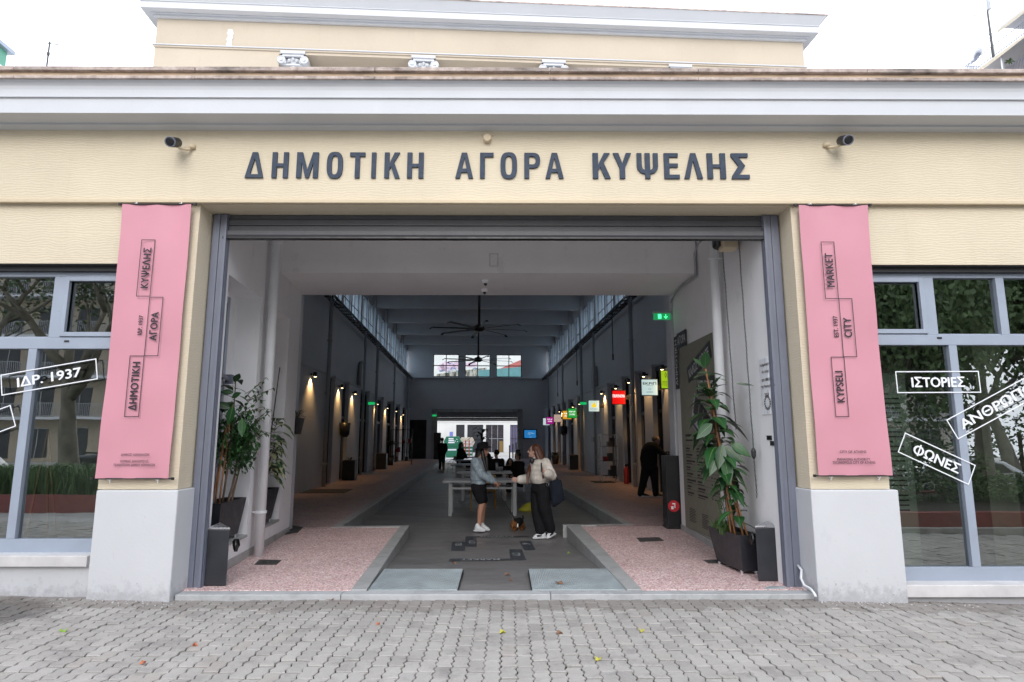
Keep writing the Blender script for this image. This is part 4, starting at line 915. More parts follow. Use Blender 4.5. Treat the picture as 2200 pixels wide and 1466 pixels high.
# ------------------------------------------------------------------ leaves and potted plants
def leaf_mesh(mb, p, d, up, L, W, fold=.25, droop=.3, n=5, rib=None):
    d = Vector(d).normalized(); up = Vector(up); side = d.cross(up)
    if side.length < .05: side = d.cross(Vector((1, .3, 0)))
    side.normalize(); nr = side.cross(d).normalized(); p = Vector(p); rows = []; prof_ = [.12, .72, 1.0, .86, .46, .0]
    for i in range(n + 1):
        t = i / n; c = p + d * (L * t) - Vector((0, 0, 1)) * (droop * L * t * t); wd = W * .5 * prof_[min(5, round(t * 5))]
        rows.append((c - side * wd + nr * wd * fold, c, c + side * wd + nr * wd * fold))
    vs = [v for r in rows for v in r]; fs = []
    for i in range(n):
        b = i * 3; fs += [(b, b + 1, b + 4, b + 3), (b + 1, b + 2, b + 5, b + 4)]
    mb.add(vs, fs)
    if rib is not None: rib.tube([r[1] + nr * .0012 for r in rows], [W * .022, W * .02, W * .017, W * .013, W * .008, W * .003], 4, cap=False)
def planter(T, pts_bot, pts_top, z0, z1):
    m = MB(); n = len(pts_bot); bz = z0 + .04
    m.loft([[(x, y, bz) for x, y in pts_bot], [(x, y, z1) for x, y in pts_top]])
    cx = sum(p[0] for p in pts_top) / n; cy = sum(p[1] for p in pts_top) / n; ins = [(cx + (x - cx) * .93, cy + (y - cy) * .93) for x, y in pts_top]
    o = len(m.v); m.f.pop(); m.mi.pop()
    m.loft([[(x, y, z1) for x, y in pts_top], [(x, y, z1 + .001) for x, y in ins], [(x, y, z1 - .06) for x, y in ins]], cap=False); m.build('planter', M['anthracite'], T, bevel=.004)
    s = MB(); s.add([(x, y, z1 - .05) for x, y in ins], [tuple(range(n))]); s.build('soil', M['soil'], T)
    c = MB()
    for x, y in pts_bot: c.lathe([(.022, 0), (.022, .045)], (cx + (x - cx) * .85, cy + (y - cy) * .85, z0), 8)
    c.build('caster', M['steel'], T)
def twig(p, q, bend=.05, n=5):
    p, q = Vector(p), Vector(q); o = Vector((random.uniform(-bend, bend), random.uniform(-bend, bend), 0))
    return [p.lerp(q, k / (n - 1)) + o * math.sin(math.pi * k / (n - 1)) for k in range(n)]
# right: tall rubber plant tied to canes
T = thing('rubber_plant', 'tall rubber plant tied to canes in a long black planter right of the entrance', 'potted plant', (2.7, 7.7, .06))
planter(T, [(2.66, 7.36), (2.85, 7.37), (2.80, 8.0), (2.57, 7.98)], [(2.61, 7.28), (2.865, 7.29), (2.835, 8.1), (2.50, 8.06)], .06, .505)
rnd = random.Random(3); canes, stems, lv, rb = MB(), MB(), MB(), MB()
top1 = Vector((2.43, 7.62, 2.44))
for a, b, r in (((2.62, 7.42, .45), top1, .0105), ((2.72, 7.45, .45), (2.47, 7.62, 1.95), .012), ((2.66, 7.62, .45), (2.50, 7.66, 1.75), .010), ((2.60, 7.5, .45), (2.56, 7.60, 1.35), .010), ((2.76, 7.40, .45), (2.52, 7.6, 1.6), .012)): canes.tube(twig(a, b, .01), r, 8)
for a, b in (((2.68, 7.6, .45), (2.46, 7.60, 2.3)), ((2.62, 7.55, .45), (2.52, 7.58, 1.5)), ((2.74, 7.5, .45), (2.64, 7.55, 1.5))): stems.tube(twig(a, b, .03), [.016, .014, .012, .010, .007], 8)
def cluster(n, c0, c1, spread, Lr, droop=(.3, .7), seed=1):
    rr = random.Random(seed)
    for k in range(n):
        t = (k + rr.random() * .6) / n; c = Vector(c0).lerp(Vector(c1), t); a = k * 2.4 + rr.uniform(-.4, .4); el = rr.uniform(-.3, .7) + (.5 if t > .85 else 0)
        d = Vector((math.cos(a) * math.cos(el), math.sin(a) * math.cos(el) * .9, math.sin(el))); L = rr.uniform(*Lr)
        b = c + d * rr.uniform(.01, spread); stems.tube([c, b], .004, 4)
        leaf_mesh(lv, b, d, (0, 0, 1), L, L * rr.uniform(.48, .6), rr.uniform(.02, .18), rr.uniform(*droop), rib=rb)
cluster(64, (2.55, 7.58, 1.2), (2.46, 7.60, 2.14), .12, (.22, .33), (.4, .95), 5); cluster(14, (2.60, 7.5, .95), (2.56, 7.52, 1.35), .08, (.16, .26), (.4, .9), 25)
cluster(16, (2.46, 7.6, 2.02), (2.42, 7.62, 2.46), .05, (.17, .26), (.1, .5), 6)
cluster(9, (2.64, 7.55, .9), (2.6, 7.56, 1.4), .06, (.15, .24), (.3, .8), 8)
cluster(14, (2.68, 7.46, .62), (2.62, 7.5, 1.1), .07, (.14, .24), (.3, .8), 9)
for px, py, L, dx, dz in ((1560, 1010, .30, .1, -1), (1545, 980, .28, -.3, -.9), (1575, 975, .28, .8, -.6), (1510, 925, .27, -.8, -.55), (1590, 965, .26, .9, -.6), (1530, 1000, .24, -.5, -.8), (1508, 800, .17, -1, .1), (1600, 825, .2, 1, -.02)):
    c = onY(px, py, 7.38); leaf_mesh(lv, c - Vector((dx, 0, dz)).normalized() * L * .5, (dx, -.25, dz), (0, -1, .3), L, L * .48 if abs(dz) > .3 else L * .16, .15, .12, rib=rb)
canes.build('cane', M['cane'], T, smooth=True); stems.build('stem', M['bark'], T, smooth=True); lv.build('foliage', M['rubber_leaf'], T, smooth=True, fix=False); rb.build('midrib', M['midrib'], T)
sp = MB(); rr = random.Random(11)
for k in range(150):
    bx, by = rr.uniform(2.53, 2.66), rr.uniform(7.62, 8.02); a = rr.uniform(0, 6.28); L = rr.uniform(.14, .34); hgt = rr.uniform(.5, 1.1); w_ = rr.uniform(.005, .009); pts = []
    for q in range(6):
        t = q / 5; pts.append(Vector((bx + math.cos(a) * L * .6 * t ** 1.3, by + math.sin(a) * L * .6 * t ** 1.3, .46 + L * hgt * (t * 1.5 - t * t))))
    sd = Vector((-math.sin(a), math.cos(a), 0)) * w_
    vs = [v for i, p in enumerate(pts) for v in (p - sd * (1 - i / 5.2), p + sd * (1 - i / 5.2))]; sp.add(vs, [(2 * i, 2 * i + 1, 2 * i + 3, 2 * i + 2) for i in range(5)])
for k in range(6):
    bx, by = 2.56 + .02 * k, 7.75; pts = [Vector((bx + rr.uniform(-.05, .05) * t, by, .46 + .42 * t)) for t in (0, .3, .6, 1)]; sp.tube(pts, .004, 4)
    for q in range(12): t = rr.uniform(.3, 1); leaf_mesh(sp, Vector((bx, by, .46 + .42 * t)), (rr.uniform(-1, 1), rr.uniform(-1, 1), .6), (0, 0, 1), .06, .012)
sp.build('fern_foliage', M['grass_leaf'], T, fix=False)
# left: rubber plant and weeping fig in one planter on the niche sill
T = thing('weeping_fig', 'weeping fig and rubber plant with canes in a black planter on the front niche sill', 'potted plant', (-3.3, 7.7, .38))
planter(T, [(-3.58, 7.46), (-3.365, 7.46), (-3.40, 8.10), (-3.62, 8.10)], [(-3.60, 7.38), (-3.315, 7.38), (-3.355, 8.19), (-3.64, 8.19)], .375, .85)
canes, stems, lv, rb, fg = MB(), MB(), MB(), MB(), MB(); rr = random.Random(21)
for a, b in (((-3.44, 7.5, .8), (-3.36, 7.55, 1.98)), ((-3.41, 7.54, .8), (-3.35, 7.57, 2.0)), ((-3.48, 7.5, .8), (-3.40, 7.55, 1.7))): canes.tube(twig(a, b, .01), .011, 8)
for a, b in (((-3.40, 7.6, .8), (-3.36, 7.65, 2.3)), ((-3.38, 7.7, .8), (-3.40, 7.9, 1.45)), ((-3.36, 7.75, .8), (-3.32, 8.0, 1.5)), ((-3.40, 7.72, .8), (-3.34, 7.8, 1.6))): stems.tube(twig(a, b, .04), [.014, .013, .011, .009, .006], 8)
cluster(20, (-3.38, 7.62, 1.75), (-3.36, 7.62, 2.30), .06, (.15, .22), (.2, .6), 15)
for px, py, L, dx, dz in ((497, 893, .22, -.12, -1), (522, 918, .21, .15, -1), (480, 870, .18, -.6, .3), (510, 848, .15, .7, .4), (488, 842, .15, -1, .15)):
    c = onY(px, py, 7.42); leaf_mesh(lv, c - Vector((dx, 0, dz)).normalized() * L * .5, (dx, -.2, dz), (0, -1, .3), L, L * .5, .12, .1, rib=rb)
for k in range(1700):
    while True:
        q = Vector((rr.gauss(0, .55), rr.gauss(0, .55), rr.gauss(0, .5)))
        if q.length < 1.15: break
    c = Vector((-3.34 + q.x * .20, 7.78 + q.y * .34, 1.58 + q.z * .40)); c.x = max(c.x, lwx(c.y) + .04 - (.25 if N1[0] < c.y < N1[1] else 0))
    a = rr.uniform(0, 6.28); d = Vector((math.cos(a), math.sin(a), rr.uniform(-1.1, .2))); L = rr.uniform(.045, .075); leaf_mesh(fg, c, d, (0, 0, 1), L, L * .5, .2, .3, n=5)
for k in range(16):    # loose sprays reaching out over the pipe
    b = Vector((-3.26, 7.85 + rr.uniform(-.2, .2), 1.65 + rr.uniform(-.25, .5))); e = b + Vector((rr.uniform(.05, .2), rr.uniform(.05, .3), rr.uniform(-.12, .25))); pts = twig(b, e, .03); stems.tube(pts, .003, 4)
    for q in range(9): p_ = pts[1 + q % 4]; a = rr.uniform(0, 6.28); leaf_mesh(fg, p_ + Vector((rr.uniform(-.02, .02), rr.uniform(-.02, .02), 0)), (math.cos(a), math.sin(a), -.5), (0, 0, 1), .06, .03, .2, .3)
canes.build('cane', M['cane'], T, smooth=True); stems.build('stem', M['bark'], T, smooth=True); lv.build('rubber_foliage', M['rubber_leaf'], T, smooth=True, fix=False); rb.build('midrib', M['midrib'], T); fg.build('fig_foliage', M['ficus_leaf'], T, fix=False)
T = thing('variegated_plant', 'cream edged rubber plant in a black planter behind the left drainpipe', 'potted plant', (-3.4, 9.3, .38))
planter(T, [(-3.70, 9.07), (-3.50, 9.07), (-3.54, 9.58), (-3.74, 9.58)], [(-3.72, 8.99), (-3.44, 8.99), (-3.48, 9.68), (-3.77, 9.68)], .375, .86)
stems, lv, rb = MB(), MB(), MB()
for a, b in (((-3.6, 9.25, .8), (-3.54, 9.3, 1.85)), ((-3.6, 9.35, .8), (-3.50, 9.45, 1.5))): stems.tube(twig(a, b, .03), [.014, .013, .011, .009, .006], 8)
cluster(60, (-3.50, 9.34, 1.05), (-3.48, 9.36, 1.85), .1, (.17, .26), (.5, 1.1), 31)
stems.build('stem', M['bark'], T, smooth=True); lv.build('foliage', M['pale_leaf'], T, smooth=True, fix=False); rb.build('midrib', M['midrib'], T)
c = MB(); c.tube([(-3.56, 9.25, .8), (-3.46, 9.36, 2.65)], .008, 6); c.build('cane', M['dark'], T)

# ------------------------------------------------------------------ what stands behind the shop windows
a, b = onY(1880, 1000, 7.25), onY(1962, 1000, 7.25); T = thing('display_board', 'pale green display board with lines of small print inside the right shop window', 'board', (a.x, 7.25, -.05)); m = MB(); m.box(a.x, b.x, 7.25, 7.30, .12, 2.35); m.build('panel', pm('board_pale_green', (.42, .50, .42), .6, .05), T); m = MB()
for k in range(26): zz = 2.1 - k * .055; m.box(a.x + .05, a.x + .05 + (.30 if k % 5 else .18), 7.244, 7.25, zz, zz + .016)
m.build('print', M['ink'], T)
a, b = onY(2118, 1000, 8.0), onY(2180, 1000, 8.0); m = MB(); m.box(a.x, b.x, 8.0, 8.35, -.05, 5.29); m.box(a.x - .04, b.x + .04, 7.96, 8.39, -.05, .25); tag(m.build('room_column', pm('column_olive', (.40, .42, .33), .7)), 'pale olive column standing inside the right shop room', 'column')
T = thing('easel', 'thin wooden easel standing inside the left shop window', 'easel', (-5.9, 7.5, .1)); ap = onY(104, 925, 7.5)
for px, yy in ((50, 7.35), (110, 7.7), (136, 7.4)): m = MB(); e = onY(px, 1128, yy); m.bar((e.x, yy, .1), ap, .02); m.build('leg', pm('easel_wood', (.40, .32, .22), .6), T)

# ================================================================== inside the market hall
def sT(px, py, t):
    d = _ray(px, py); k = (t - (EYE - O).dot(V)) / d.dot(V); q = EYE + d * k - O
    return q.dot(U), q.z
HROT = math.atan2(V.y, V.x)          # hall x axis in the world
def hthing(name, label, cat, s, t, z, group=None):
    o = thing(name, label, cat, tuple(h(s, t, z)), group); o.rotation_euler = (0, 0, HROT); return o
def lput(mb, name, mat, root, **k):   # part built in the thing's own axes (x across the hall, y along it)
    o = mb.build(name, M[mat] if isinstance(mat, str) else mat, None, **k); o.parent = root; return o
# wall lamps: a small down-light on each pilaster
M['lamp_glow'] = em('lamp_glow', (1.0, .72, .36), 9.0)
def make_lamp(s, t, z, label):
    r = hthing('wall_lamp', label, 'lamp', s, t, z, 'down lights on the hall pilasters'); sg = -1 if t > 0 else 1
    m = MB(); m.box(-.05, .05, -.06, .06, 0, .13); m.box(-.13 if sg > 0 else .05, -.05 if sg > 0 else .13, -.03, .03, .04, .09); lput(m, 'housing', 'dark', r, bevel=.006)
    m = MB(); m.lathe([(.035, -.004), (.035, .004)], (0, 0, -.004), 12); lput(m, 'lens', 'lamp_glow', r)
    ld = bpy.data.lights.new('lamp_light', 'SPOT'); ld.energy = LAMP_W; ld.color = (1.0, .57, .21); ld.spot_size = R(112); ld.spot_blend = .8; ld.shadow_soft_size = .03
    lo = link(bpy.data.objects.new('lamp_light', ld)); lo.parent = r; lo.location = (0, 0, -.03); lo.rotation_euler = (0, sg * R(22), 0); return r
LAMP_W = 48.0
LS = [(18.34, -1, 3.36), (22.05, -1, 3.32), (24.5, -1, 3.28), (30.08, -1, 3.18), (33.46, -1, 3.15), (37.12, -1, 3.14), (40.68, -1, 3.06),
      (16.16, 1, 3.39), (18.0, 1, 3.38), (19.82, 1, 3.36), (21.71, 1, 3.32), (24.21, 1, 3.31), (29.53, 1, 3.18), (31.54, 1, 3.14), (36.7, 1, 3.12), (39.2, 1, 3.05)]
_by = {-1: ['nearest of the lamps on the left wall', 'second lamp on the left wall, past the first shop door', 'third lamp on the left wall, before the red passage', 'lamp on the left wall beside the green exit light', 'third from last lamp on the left wall', 'second from last lamp on the left wall', 'farthest of the lamps on the left wall'],
       1: ['nearest lamp on the right wall, above the lime sign', 'lamp on the right wall above the white sign with black word', 'lamp on the right wall between the white and red signs', 'lamp on the right wall above the red sign', 'lamp on the right wall left of the red sign', 'lamp on the right wall beside the green exit light', 'lamp on the right wall above the green sign', 'lamp on the right wall above the pale beige sign', 'farthest lamp on the right wall, above the magenta sign']}
_cnt = {-1: 0, 1: 0}; protos = {}
for s, sg, z in LS:
    lab = 'small warm down light, ' + _by[sg][_cnt[sg]]; _cnt[sg] += 1
    if sg not in protos: protos[sg] = make_lamp(s, sg * 4.80, z, lab)
    else: dup(protos[sg], h(s, sg * 4.80, z), HROT, lab)
# hanging shop signs
def shop_sign(label, s, x0, y0, x1, y1, col, strength, words=(), extra=None, edge='black'):
    f = lambda px, py: onS(1130 + px / 4.58, 740 + py / 4.58, s); (t0, z1), (t1, z0) = f(x0, y0), f(x1, y1)
    T = hthing('shop_sign', label, 'sign', s, (t0 + t1) / 2, z0, 'hanging lit shop signs on the right wall'); w_, h_ = t1 - t0, z1 - z0
    m = MB(); m.box(-w_ / 2, w_ / 2, 0, .10, 0, h_); lput(m, 'case', 'black', T, bevel=.006)
    m = MB(); m.box(w_ / 2, 4.95 - (t0 + t1) / 2, .03, .07, h_ * .35, h_ * .65); lput(m, 'bracket', 'black', T)
    e = .018; m = MB(); m.quad((-w_ / 2 + e, -.003, e), (w_ / 2 - e, -.003, e), (w_ / 2 - e, -.003, h_ - e), (-w_ / 2 + e, -.003, h_ - e)); lput(m, 'face', em('sign_face', col, strength), T)
    for tx, zx, hh, ww, ink, bd in words:
        m = MB(); line_text(m, tx, (0, -.006, h_ * zx), X1, Z1, h_ * hh, w_ * ww, bd); lput(m, 'word', ink, T)
    if extra: extra(T, w_, h_)
    return T
INK = M['ink']; WHT = em('sign_white', (1, 1, 1), .9)
def power(T, w_, h_):
    m = MB(); c = (.02, h_ * .74)
    for a0, a1, r in ((R(-230), R(50), .062), (R(-60), R(40), .098), (R(140), R(225), .098)):
        m.tube([(c[0] + r * math.cos(a0 + (a1 - a0) * k / 14), -.008, c[1] + r * math.sin(a0 + (a1 - a0) * k / 14)) for k in range(15)], .007, 5)
    m.tube([(c[0], -.008, c[1] + .01), (c[0], -.008, c[1] + .07)], .008, 5); m.box(-w_ * .46, w_ * .46, -.007, -.005, h_ * .325, h_ * .335); m.box(-w_ * .46, w_ * .46, -.007, -.005, h_ * .215, h_ * .225); lput(m, 'emblem', INK, T)
def flame(T, w_, h_):
    m = MB(); ol = [(0, .36), (.13, .40), (.2, .5), (.17, .6), (.1, .66), (.09, .76), (.03, .84), (0, .72), (-.05, .78), (-.08, .66), (-.17, .6), (-.2, .5), (-.13, .40)]
    m.prism([(x * w_ * 1.1, z * h_) for x, z in ol], (0, -.005, 0), X1, Z1, (0, -.004, 0)); lput(m, 'emblem', em('sign_yellow', (.9, .62, .02), .8), T)
shop_sign('lime green lit shop sign with a black power symbol, nearest of the hanging signs', 14.85, 1320, 255, 1480, 440, (.48, .72, .02), 0.54, [('ανακύκλωση', .39, .085, .8, INK, .02), ('ανταλλαγή & επι', .275, .06, .8, INK, .01), ('συνεργασίας', .165, .06, .6, INK, .01)], power)
shop_sign('white lit shop sign with the black word ΕΚΡΙΠ', 16.38, 1130, 340, 1303, 507, (.62, .80, .78), 0.61, [('ΕΚΡΙΠ', .73, .15, .78, INK, .05), ('ΔΥΟ', .40, .06, .16, INK, .02), ('ΔΗΜΙΟΥ', .22, .06, .4, INK, .02), ('________', .60, .012, .4, INK, 0)])
shop_sign('bright red lit shop sign with white capitals', 20.03, 843, 452, 983, 593, (.85, .004, .004), 0.72, [('ΠΟΛΥΗΟΥΑ', .60, .22, .86, WHT, .03)])
shop_sign('white lit shop sign with a yellow flame like emblem', 24.37, 612, 550, 725, 665, (.66, .84, .80), 0.61, [('Πολλαπλές', .24, .09, .66, INK, .02)], flame)
shop_sign('green lit shop sign reading POP UP STORE', 29.9, 407, 630, 503, 728, (.015, .40, .06), 0.58, [('POP UP', .66, .15, .62, WHT, .03), ('STORE', .38, .15, .54, WHT, .03)])
shop_sign('amber lit shop sign half behind the green one', 31.62, 357, 652, 450, 740, (.80, .40, .03), 0.61, [('POP UP', .66, .15, .62, WHT, .03), ('STORE', .38, .15, .54, WHT, .03)])
shop_sign('pale beige lit shop sign between the amber and magenta signs', 35.42, 272, 688, 350, 768, (.62, .46, .38), 0.54, [('_________', .52, .02, .7, INK, 0)])
shop_sign('magenta lit shop sign reading POP UP STORE', 39.07, 198, 715, 272, 788, (.42, .01, .28), 0.58, [('POP UP', .68, .15, .62, WHT, .03), ('STORE', .40, .15, .54, WHT, .03)])
shop_sign('white lit shop sign half behind the magenta one, farthest of the row', 41.08, 166, 725, 235, 798, (.66, .80, .82), .60)
# green exit lights in the hall
def exit_light(label, s, t, z):
    T = hthing('exit_light', label, 'exit light', s, t, z, 'green exit lights in the hall')
    m = MB(); m.box(-.15, .15, -.03, .03, .06, .09); lput(m, 'mount', 'white_metal', T); m = MB(); m.box(-.15, .15, -.012, .012, -.06, .06); lput(m, 'panel', em('exit_light_green', (.01, .42, .12), .8), T)
for lab, px, py, t in (('green exit light on the left wall beyond the red passage', 798, 867, -4.72), ('green exit light on the right wall beside the flame sign', 1253, 867, 4.72)):
    s, z = sT(px, py, t); exit_light(lab, s, t, z)
t_, z_ = onS(933, 893, 45.7); exit_light('green exit light on the left post of the far gate', 45.7, t_, z_)
# ceiling fans
def fan(label, s, z, rot):
    T = hthing('ceiling_fan', label, 'fan', s, -.03, z, 'big ceiling fans in the hall')
    m = MB(); m.tube([(0, 0, .1), (0, 0, 8.7 - z)], .042, 10); lput(m, 'rod', 'black', T, smooth=True)
    m = MB(); m.lathe([(.05, .2), (.09, .14), (.19, .1), (.2, -.02), (.14, -.08), (.05, -.1)], (0, 0, 0), 20); lput(m, 'hub', 'black', T, smooth=True)
    for k in range(8):
        a = rot + 2 * math.pi * k / 8; X = Matrix.Rotation(a, 4, 'Z') @ Matrix.Rotation(R(9), 4, 'X'); m = MB(X)
        m.hexa([(.15, -.075, -.004), (1.66, -.05, -.004), (1.66, .05, -.004), (.15, .075, -.004), (.15, -.075, .012), (1.66, -.05, .010), (1.66, .05, .010), (.15, .075, .012)])
        m.hexa([(1.66, -.05, -.006), (1.75, -.05, -.06), (1.75, .05, -.06), (1.66, .05, -.006), (1.66, -.05, .012), (1.775, -.05, -.05), (1.775, .05, -.05), (1.66, .05, .012)]); lput(m, 'blade', 'black', T)
fan('black eight bladed ceiling fan, the nearer one below the vestibule beam', 22, 5.46, R(8)); fan('black eight bladed ceiling fan, the farther one in front of the end windows', 30, 5.33, R(15))
# cable trays, hanging cords
def tray(label, sg):
    T = hthing('cable_tray', label, 'cable tray', 11, sg * 5.0, 6.2, 'cable trays below the clerestory'); m = MB(HALL)
    L = lambda a: sg * a
    for tt, zz in ((5.03, 6.24), (4.72, 6.20), (4.72, 6.25)): m.bar((L(tt), 11, zz), (L(tt), 45.6, zz - .34), .03)
    s = 11.2
    while s < 45.5: m.bar((L(5.05), s, 6.22 - .01 * (s - 11)), (L(4.72), s, 6.2 - .01 * (s - 11)), .03); s += .55
    o = m.build('ladder', M['dark'], None); put_h(o, T)
    c = MB(HALL); rr = random.Random(5 + sg); s = 11.2
    for q in range(5): c.tube([(L(4.78 + .05 * q + .02 * math.sin(k * 1.7 + q)), 11.2 + k * .85, 6.23 - .01 * .85 * k + .015 * math.sin(k + q)) for k in range(41)], .014, 5)
    while s < 45:
        if rr.random() < .75:
            dz = -.01 * (s - 11); c.tube([(L(4.72), s + .45 * k / 6, 6.19 + dz - .16 * math.sin(math.pi * k / 6)) for k in range(7)], .012, 5)
        s += .6
    o = c.build('cable', M['black'], None); put_h(o, T)
    w_ = MB(HALL); 
    for s in (13.6, 15.2, 17.4, 19.1): w_.bar((L(4.69), s, 6.19 - .01 * (s - 11)), (L(4.69), s + .7, 6.185 - .01 * (s - 11)), .02, .05)
    o = w_.build('light_strip', M['white_metal'], None); put_h(o, T)
def put_h(o, T):
    o.parent = T; o.matrix_parent_inverse = (Matrix.Translation(T.location) @ Matrix.Rotation(HROT, 4, 'Z')).inverted()
tray('black cable tray along the left wall under the clerestory', -1); tray('black cable tray along the right wall under the clerestory', 1)
for lab, px, py, L in (('black cord hanging from the right cable tray, nearest one', 1315, 690, 1.3), ('black cord hanging from the right cable tray, second one', 1239, 770, 1.2), ('black cord hanging from the right cable tray, farthest one', 1198, 812, 1.0)):
    s, z = sT(px, py, 4.75); m = MB(HALL); m.tube([(4.75, s, z + .5), (4.75, s, z - L)], .018, 6); m.lathe([(.03, -.12), (.03, .1)], (4.75, s, z - L), 8); o = m.build('hanging_cord', M['black']); o['label'] = lab; put_h(o, bpy.data.objects['cable_tray.001'])
# pipes on the hall walls
_ord = ['nearest', 'second', 'third', 'fourth', 'farthest']
for sg, pxs in ((-1, (687, 768, 797, 837, 869)), (1, (1374, 1288, 1259, 1217, 1184))):
    for k, px in enumerate(pxs):
        s, z = sT(px, 960, sg * 5.0); r = .065 if k in (0, 2) else .05; T = hthing('wall_pipe', f"{_ord[k]} of the vertical pipes on the {'left' if sg < 0 else 'right'} hall wall", 'pipe', s, sg * 4.83, .1, 'vertical pipes on the hall walls')
        m = MB(); m.tube([(0, 0, 0), (0, 0, 6.1 - .012 * (s - 12))], r, 12); lput(m, 'pipe', 'pipe_hall', T, smooth=True)
        for zz in (.7, 2.9, 4.6): m = MB(); m.lathe([(r + .004, -.03), (r + .016, -.03), (r + .016, .03), (r + .004, .03)], (0, 0, zz), 12); m.box(-.03 if sg > 0 else -.1, .1 if sg > 0 else .03, -.012, .012, zz - .012, zz + .012); lput(m, 'clamp', 'pipe_hall', T)
m = MB(HALL); m.tube([(-5.15, 14.6, 6.2), (-5.16, 14.6, 5.4)], .03, 8); m.box(-5.25, -5.1, 14.52, 14.72, 5.1, 5.4); m.tube([(-5.16, 14.6, 5.1), (-5.16, 14.6, 3.7)], .03, 8); tag(m.build('junction_box', M['pipe_hall']), 'grey junction box on a conduit high on the left hall wall', 'junction box')
for lab, sg, px, py in (('dark oval horn high on the left hall wall', -1, 777, 808), ('dark oval horn high on the right hall wall', 1, 1276, 816)):
    s, z = sT(px, py, sg * 5.1); T_ = HALL @ Matrix.Translation((sg * 5.12, s, z)) @ Matrix.Rotation(R(90), 4, 'Y'); m = MB(T_); m.lathe([(.62, -.08), (.66, -.03), (.66, .03), (.62, .08)], (0, 0, 0), 20, sx=1, sy=.55); tag(m.build('wall_medallion', M['pipe_hall']), lab.replace('horn', 'plaque'), 'plaque', 'oval plaques on the hall walls')
# television
(t0, z1), (t1, z0) = onS(1125, 923, 45.8), onS(1153, 943, 45.8)
T = hthing('television', 'wall mounted television with a blue screen beside the far gate', 'television', 45.8, (t0 + t1) / 2, z0); w_, h_ = t1 - t0, z1 - z0
m = MB(); m.box(-w_ / 2, w_ / 2, -.03, .06, 0, h_); lput(m, 'case', 'black', T, bevel=.008); m = MB(); m.quad((-w_ / 2 + .05, -.035, .06), (w_ / 2 - .05, -.035, .06), (w_ / 2 - .05, -.035, h_ - .05), (-w_ / 2 + .05, -.035, h_ - .05)); lput(m, 'screen', em('screen_blue', (.02, .19, .50), .7), T)
m = MB(); rr = random.Random(4)
for k in range(7): a = rr.uniform(-.2, .15) * w_; b = h_ * (.55 + .035 * (k - 3)); m.box(a, a + w_ * rr.uniform(.06, .25), -.039, -.036, b, b + .03)
m.box(-w_ * .1, w_ * .1, -.039, -.036, h_ * .16, h_ * .19); lput(m, 'screen_words', em('screen_pale', (.4, .62, .8), .6), T)
# tables down the middle of the driveway
def table(label, s, t0, t1, depth, x0, x1, group='white tables in a row down the hall'):
    T = hthing('long_table', label, 'table', s, 0, -.1, group); ht = .765
    m = MB(); m.box(t0, t1, -.08, depth, ht - .045, ht); lput(m, 'tabletop', 'white_metal', T, bevel=.006)
    for x in (x0, x1):
        for y in (0, depth - .14): m = MB(); m.box(x - .04, x + .04, y, y + .07, 0, ht - .05); lput(m, 'leg', 'white_metal', T, bevel=.004)
    m = MB(); m.box(x0 + .04, x1 - .04, .02, .05, ht - .19, ht - .15); m.box(x0 + .04, x1 - .04, depth - .12, depth - .09, ht - .19, ht - .15)
    for x in (x0, x1): m.box(x - .015, x + .015, .07, depth - .14, ht - .1, ht - .06)
    lput(m, 'stretcher', 'white_metal', T); return T
q0 = onZ(968, 1109.5, -.1); s1 = (q0 - O).dot(U)
T1 = lambda px: onS(px, 1040, s1)[0]
table('white long table behind the two standing women, nearest of the row', s1, T1(951), T1(1143), .85, T1(968), T1(1106))
q0 = onZ(994, 1077, -.1); s2 = (q0 - O).dot(U); T2 = lambda px: onS(px, 1020, s2)[0]
table('white table second in the row, behind the yellow wire chair', s2, T2(981), T2(1100), .85, T2(995), T2(1084))
for lab, s, in (('white table third in the row, where the seated group is', 22.6), ('white table fourth in the row, past the seated group', 26.8), ('white table farthest in the row before the gate', 31.0)): table(lab, s, -1.0, .75, .85, -.8, .55)
# yellow wire chairs with cord backs
M['yellow'] = pm('chair_yellow', (.55, .30, .03), .4, .15)
M['cord'] = pm('chair_cord', (.22, .27, .29), .6)
def chair(label, s, t, rot):
    T = hthing('wire_chair', label, 'chair', s, t, -.1, 'yellow wire chairs'); T.rotation_euler = (0, 0, HROT + rot)
    for x in (-.29, .29):
        for y in (-.22, .25): m = MB(); m.tube([(x * 1.04, y * 1.1, 0), (x, y, .43)] if y > 0 else [(x * 1.04, y * 1.1, 0), (x, y, .44), (x * .99, y - .06, .80)], .014, 8); lput(m, 'leg', 'yellow', T, smooth=True)
    m = MB(); m.tube([(-.29, -.22, .43), (.29, -.22, .43), (.29, .25, .43), (-.29, .25, .43), (-.29, -.22, .43)], .013, 8)
    for z in (.80, .62): m.tube([(-.29, -.28 + (.8 - z) * .17, z), (.29, -.28 + (.8 - z) * .17, z)], .014, 8)
    for x in (-.29, .29): m.tube([(x, -.26, .64), (x, .1, .64), (x, .24, .45)], .012, 8)
    lput(m, 'frame', 'yellow', T, smooth=True)
    m = MB()
    for k in range(26): x = -.275 + .55 * k / 25; m.tube([(x, -.28, .79), (x + .008, -.255, .63)], .0065, 5); m.tube([(x, -.215, .432), (x, .245, .432)], .006, 5)
    lput(m, 'cord_weave', 'cord', T)
sC = s1 + 1.55; tC = (onS(1000, 1060, sC)[0] + onS(1076, 1060, sC)[0]) / 2
chair('yellow wire chair with grey cord back between the first two tables', sC, tC, 0)
q = onZ(968, 1016, -.1) - O; chair('yellow wire chair at the far end beside the seated woman in black', q.dot(U), q.dot(V), R(70))
m = MB(); c = onZ(1134, 1098, -.1); rr = random.Random(8); rings = []
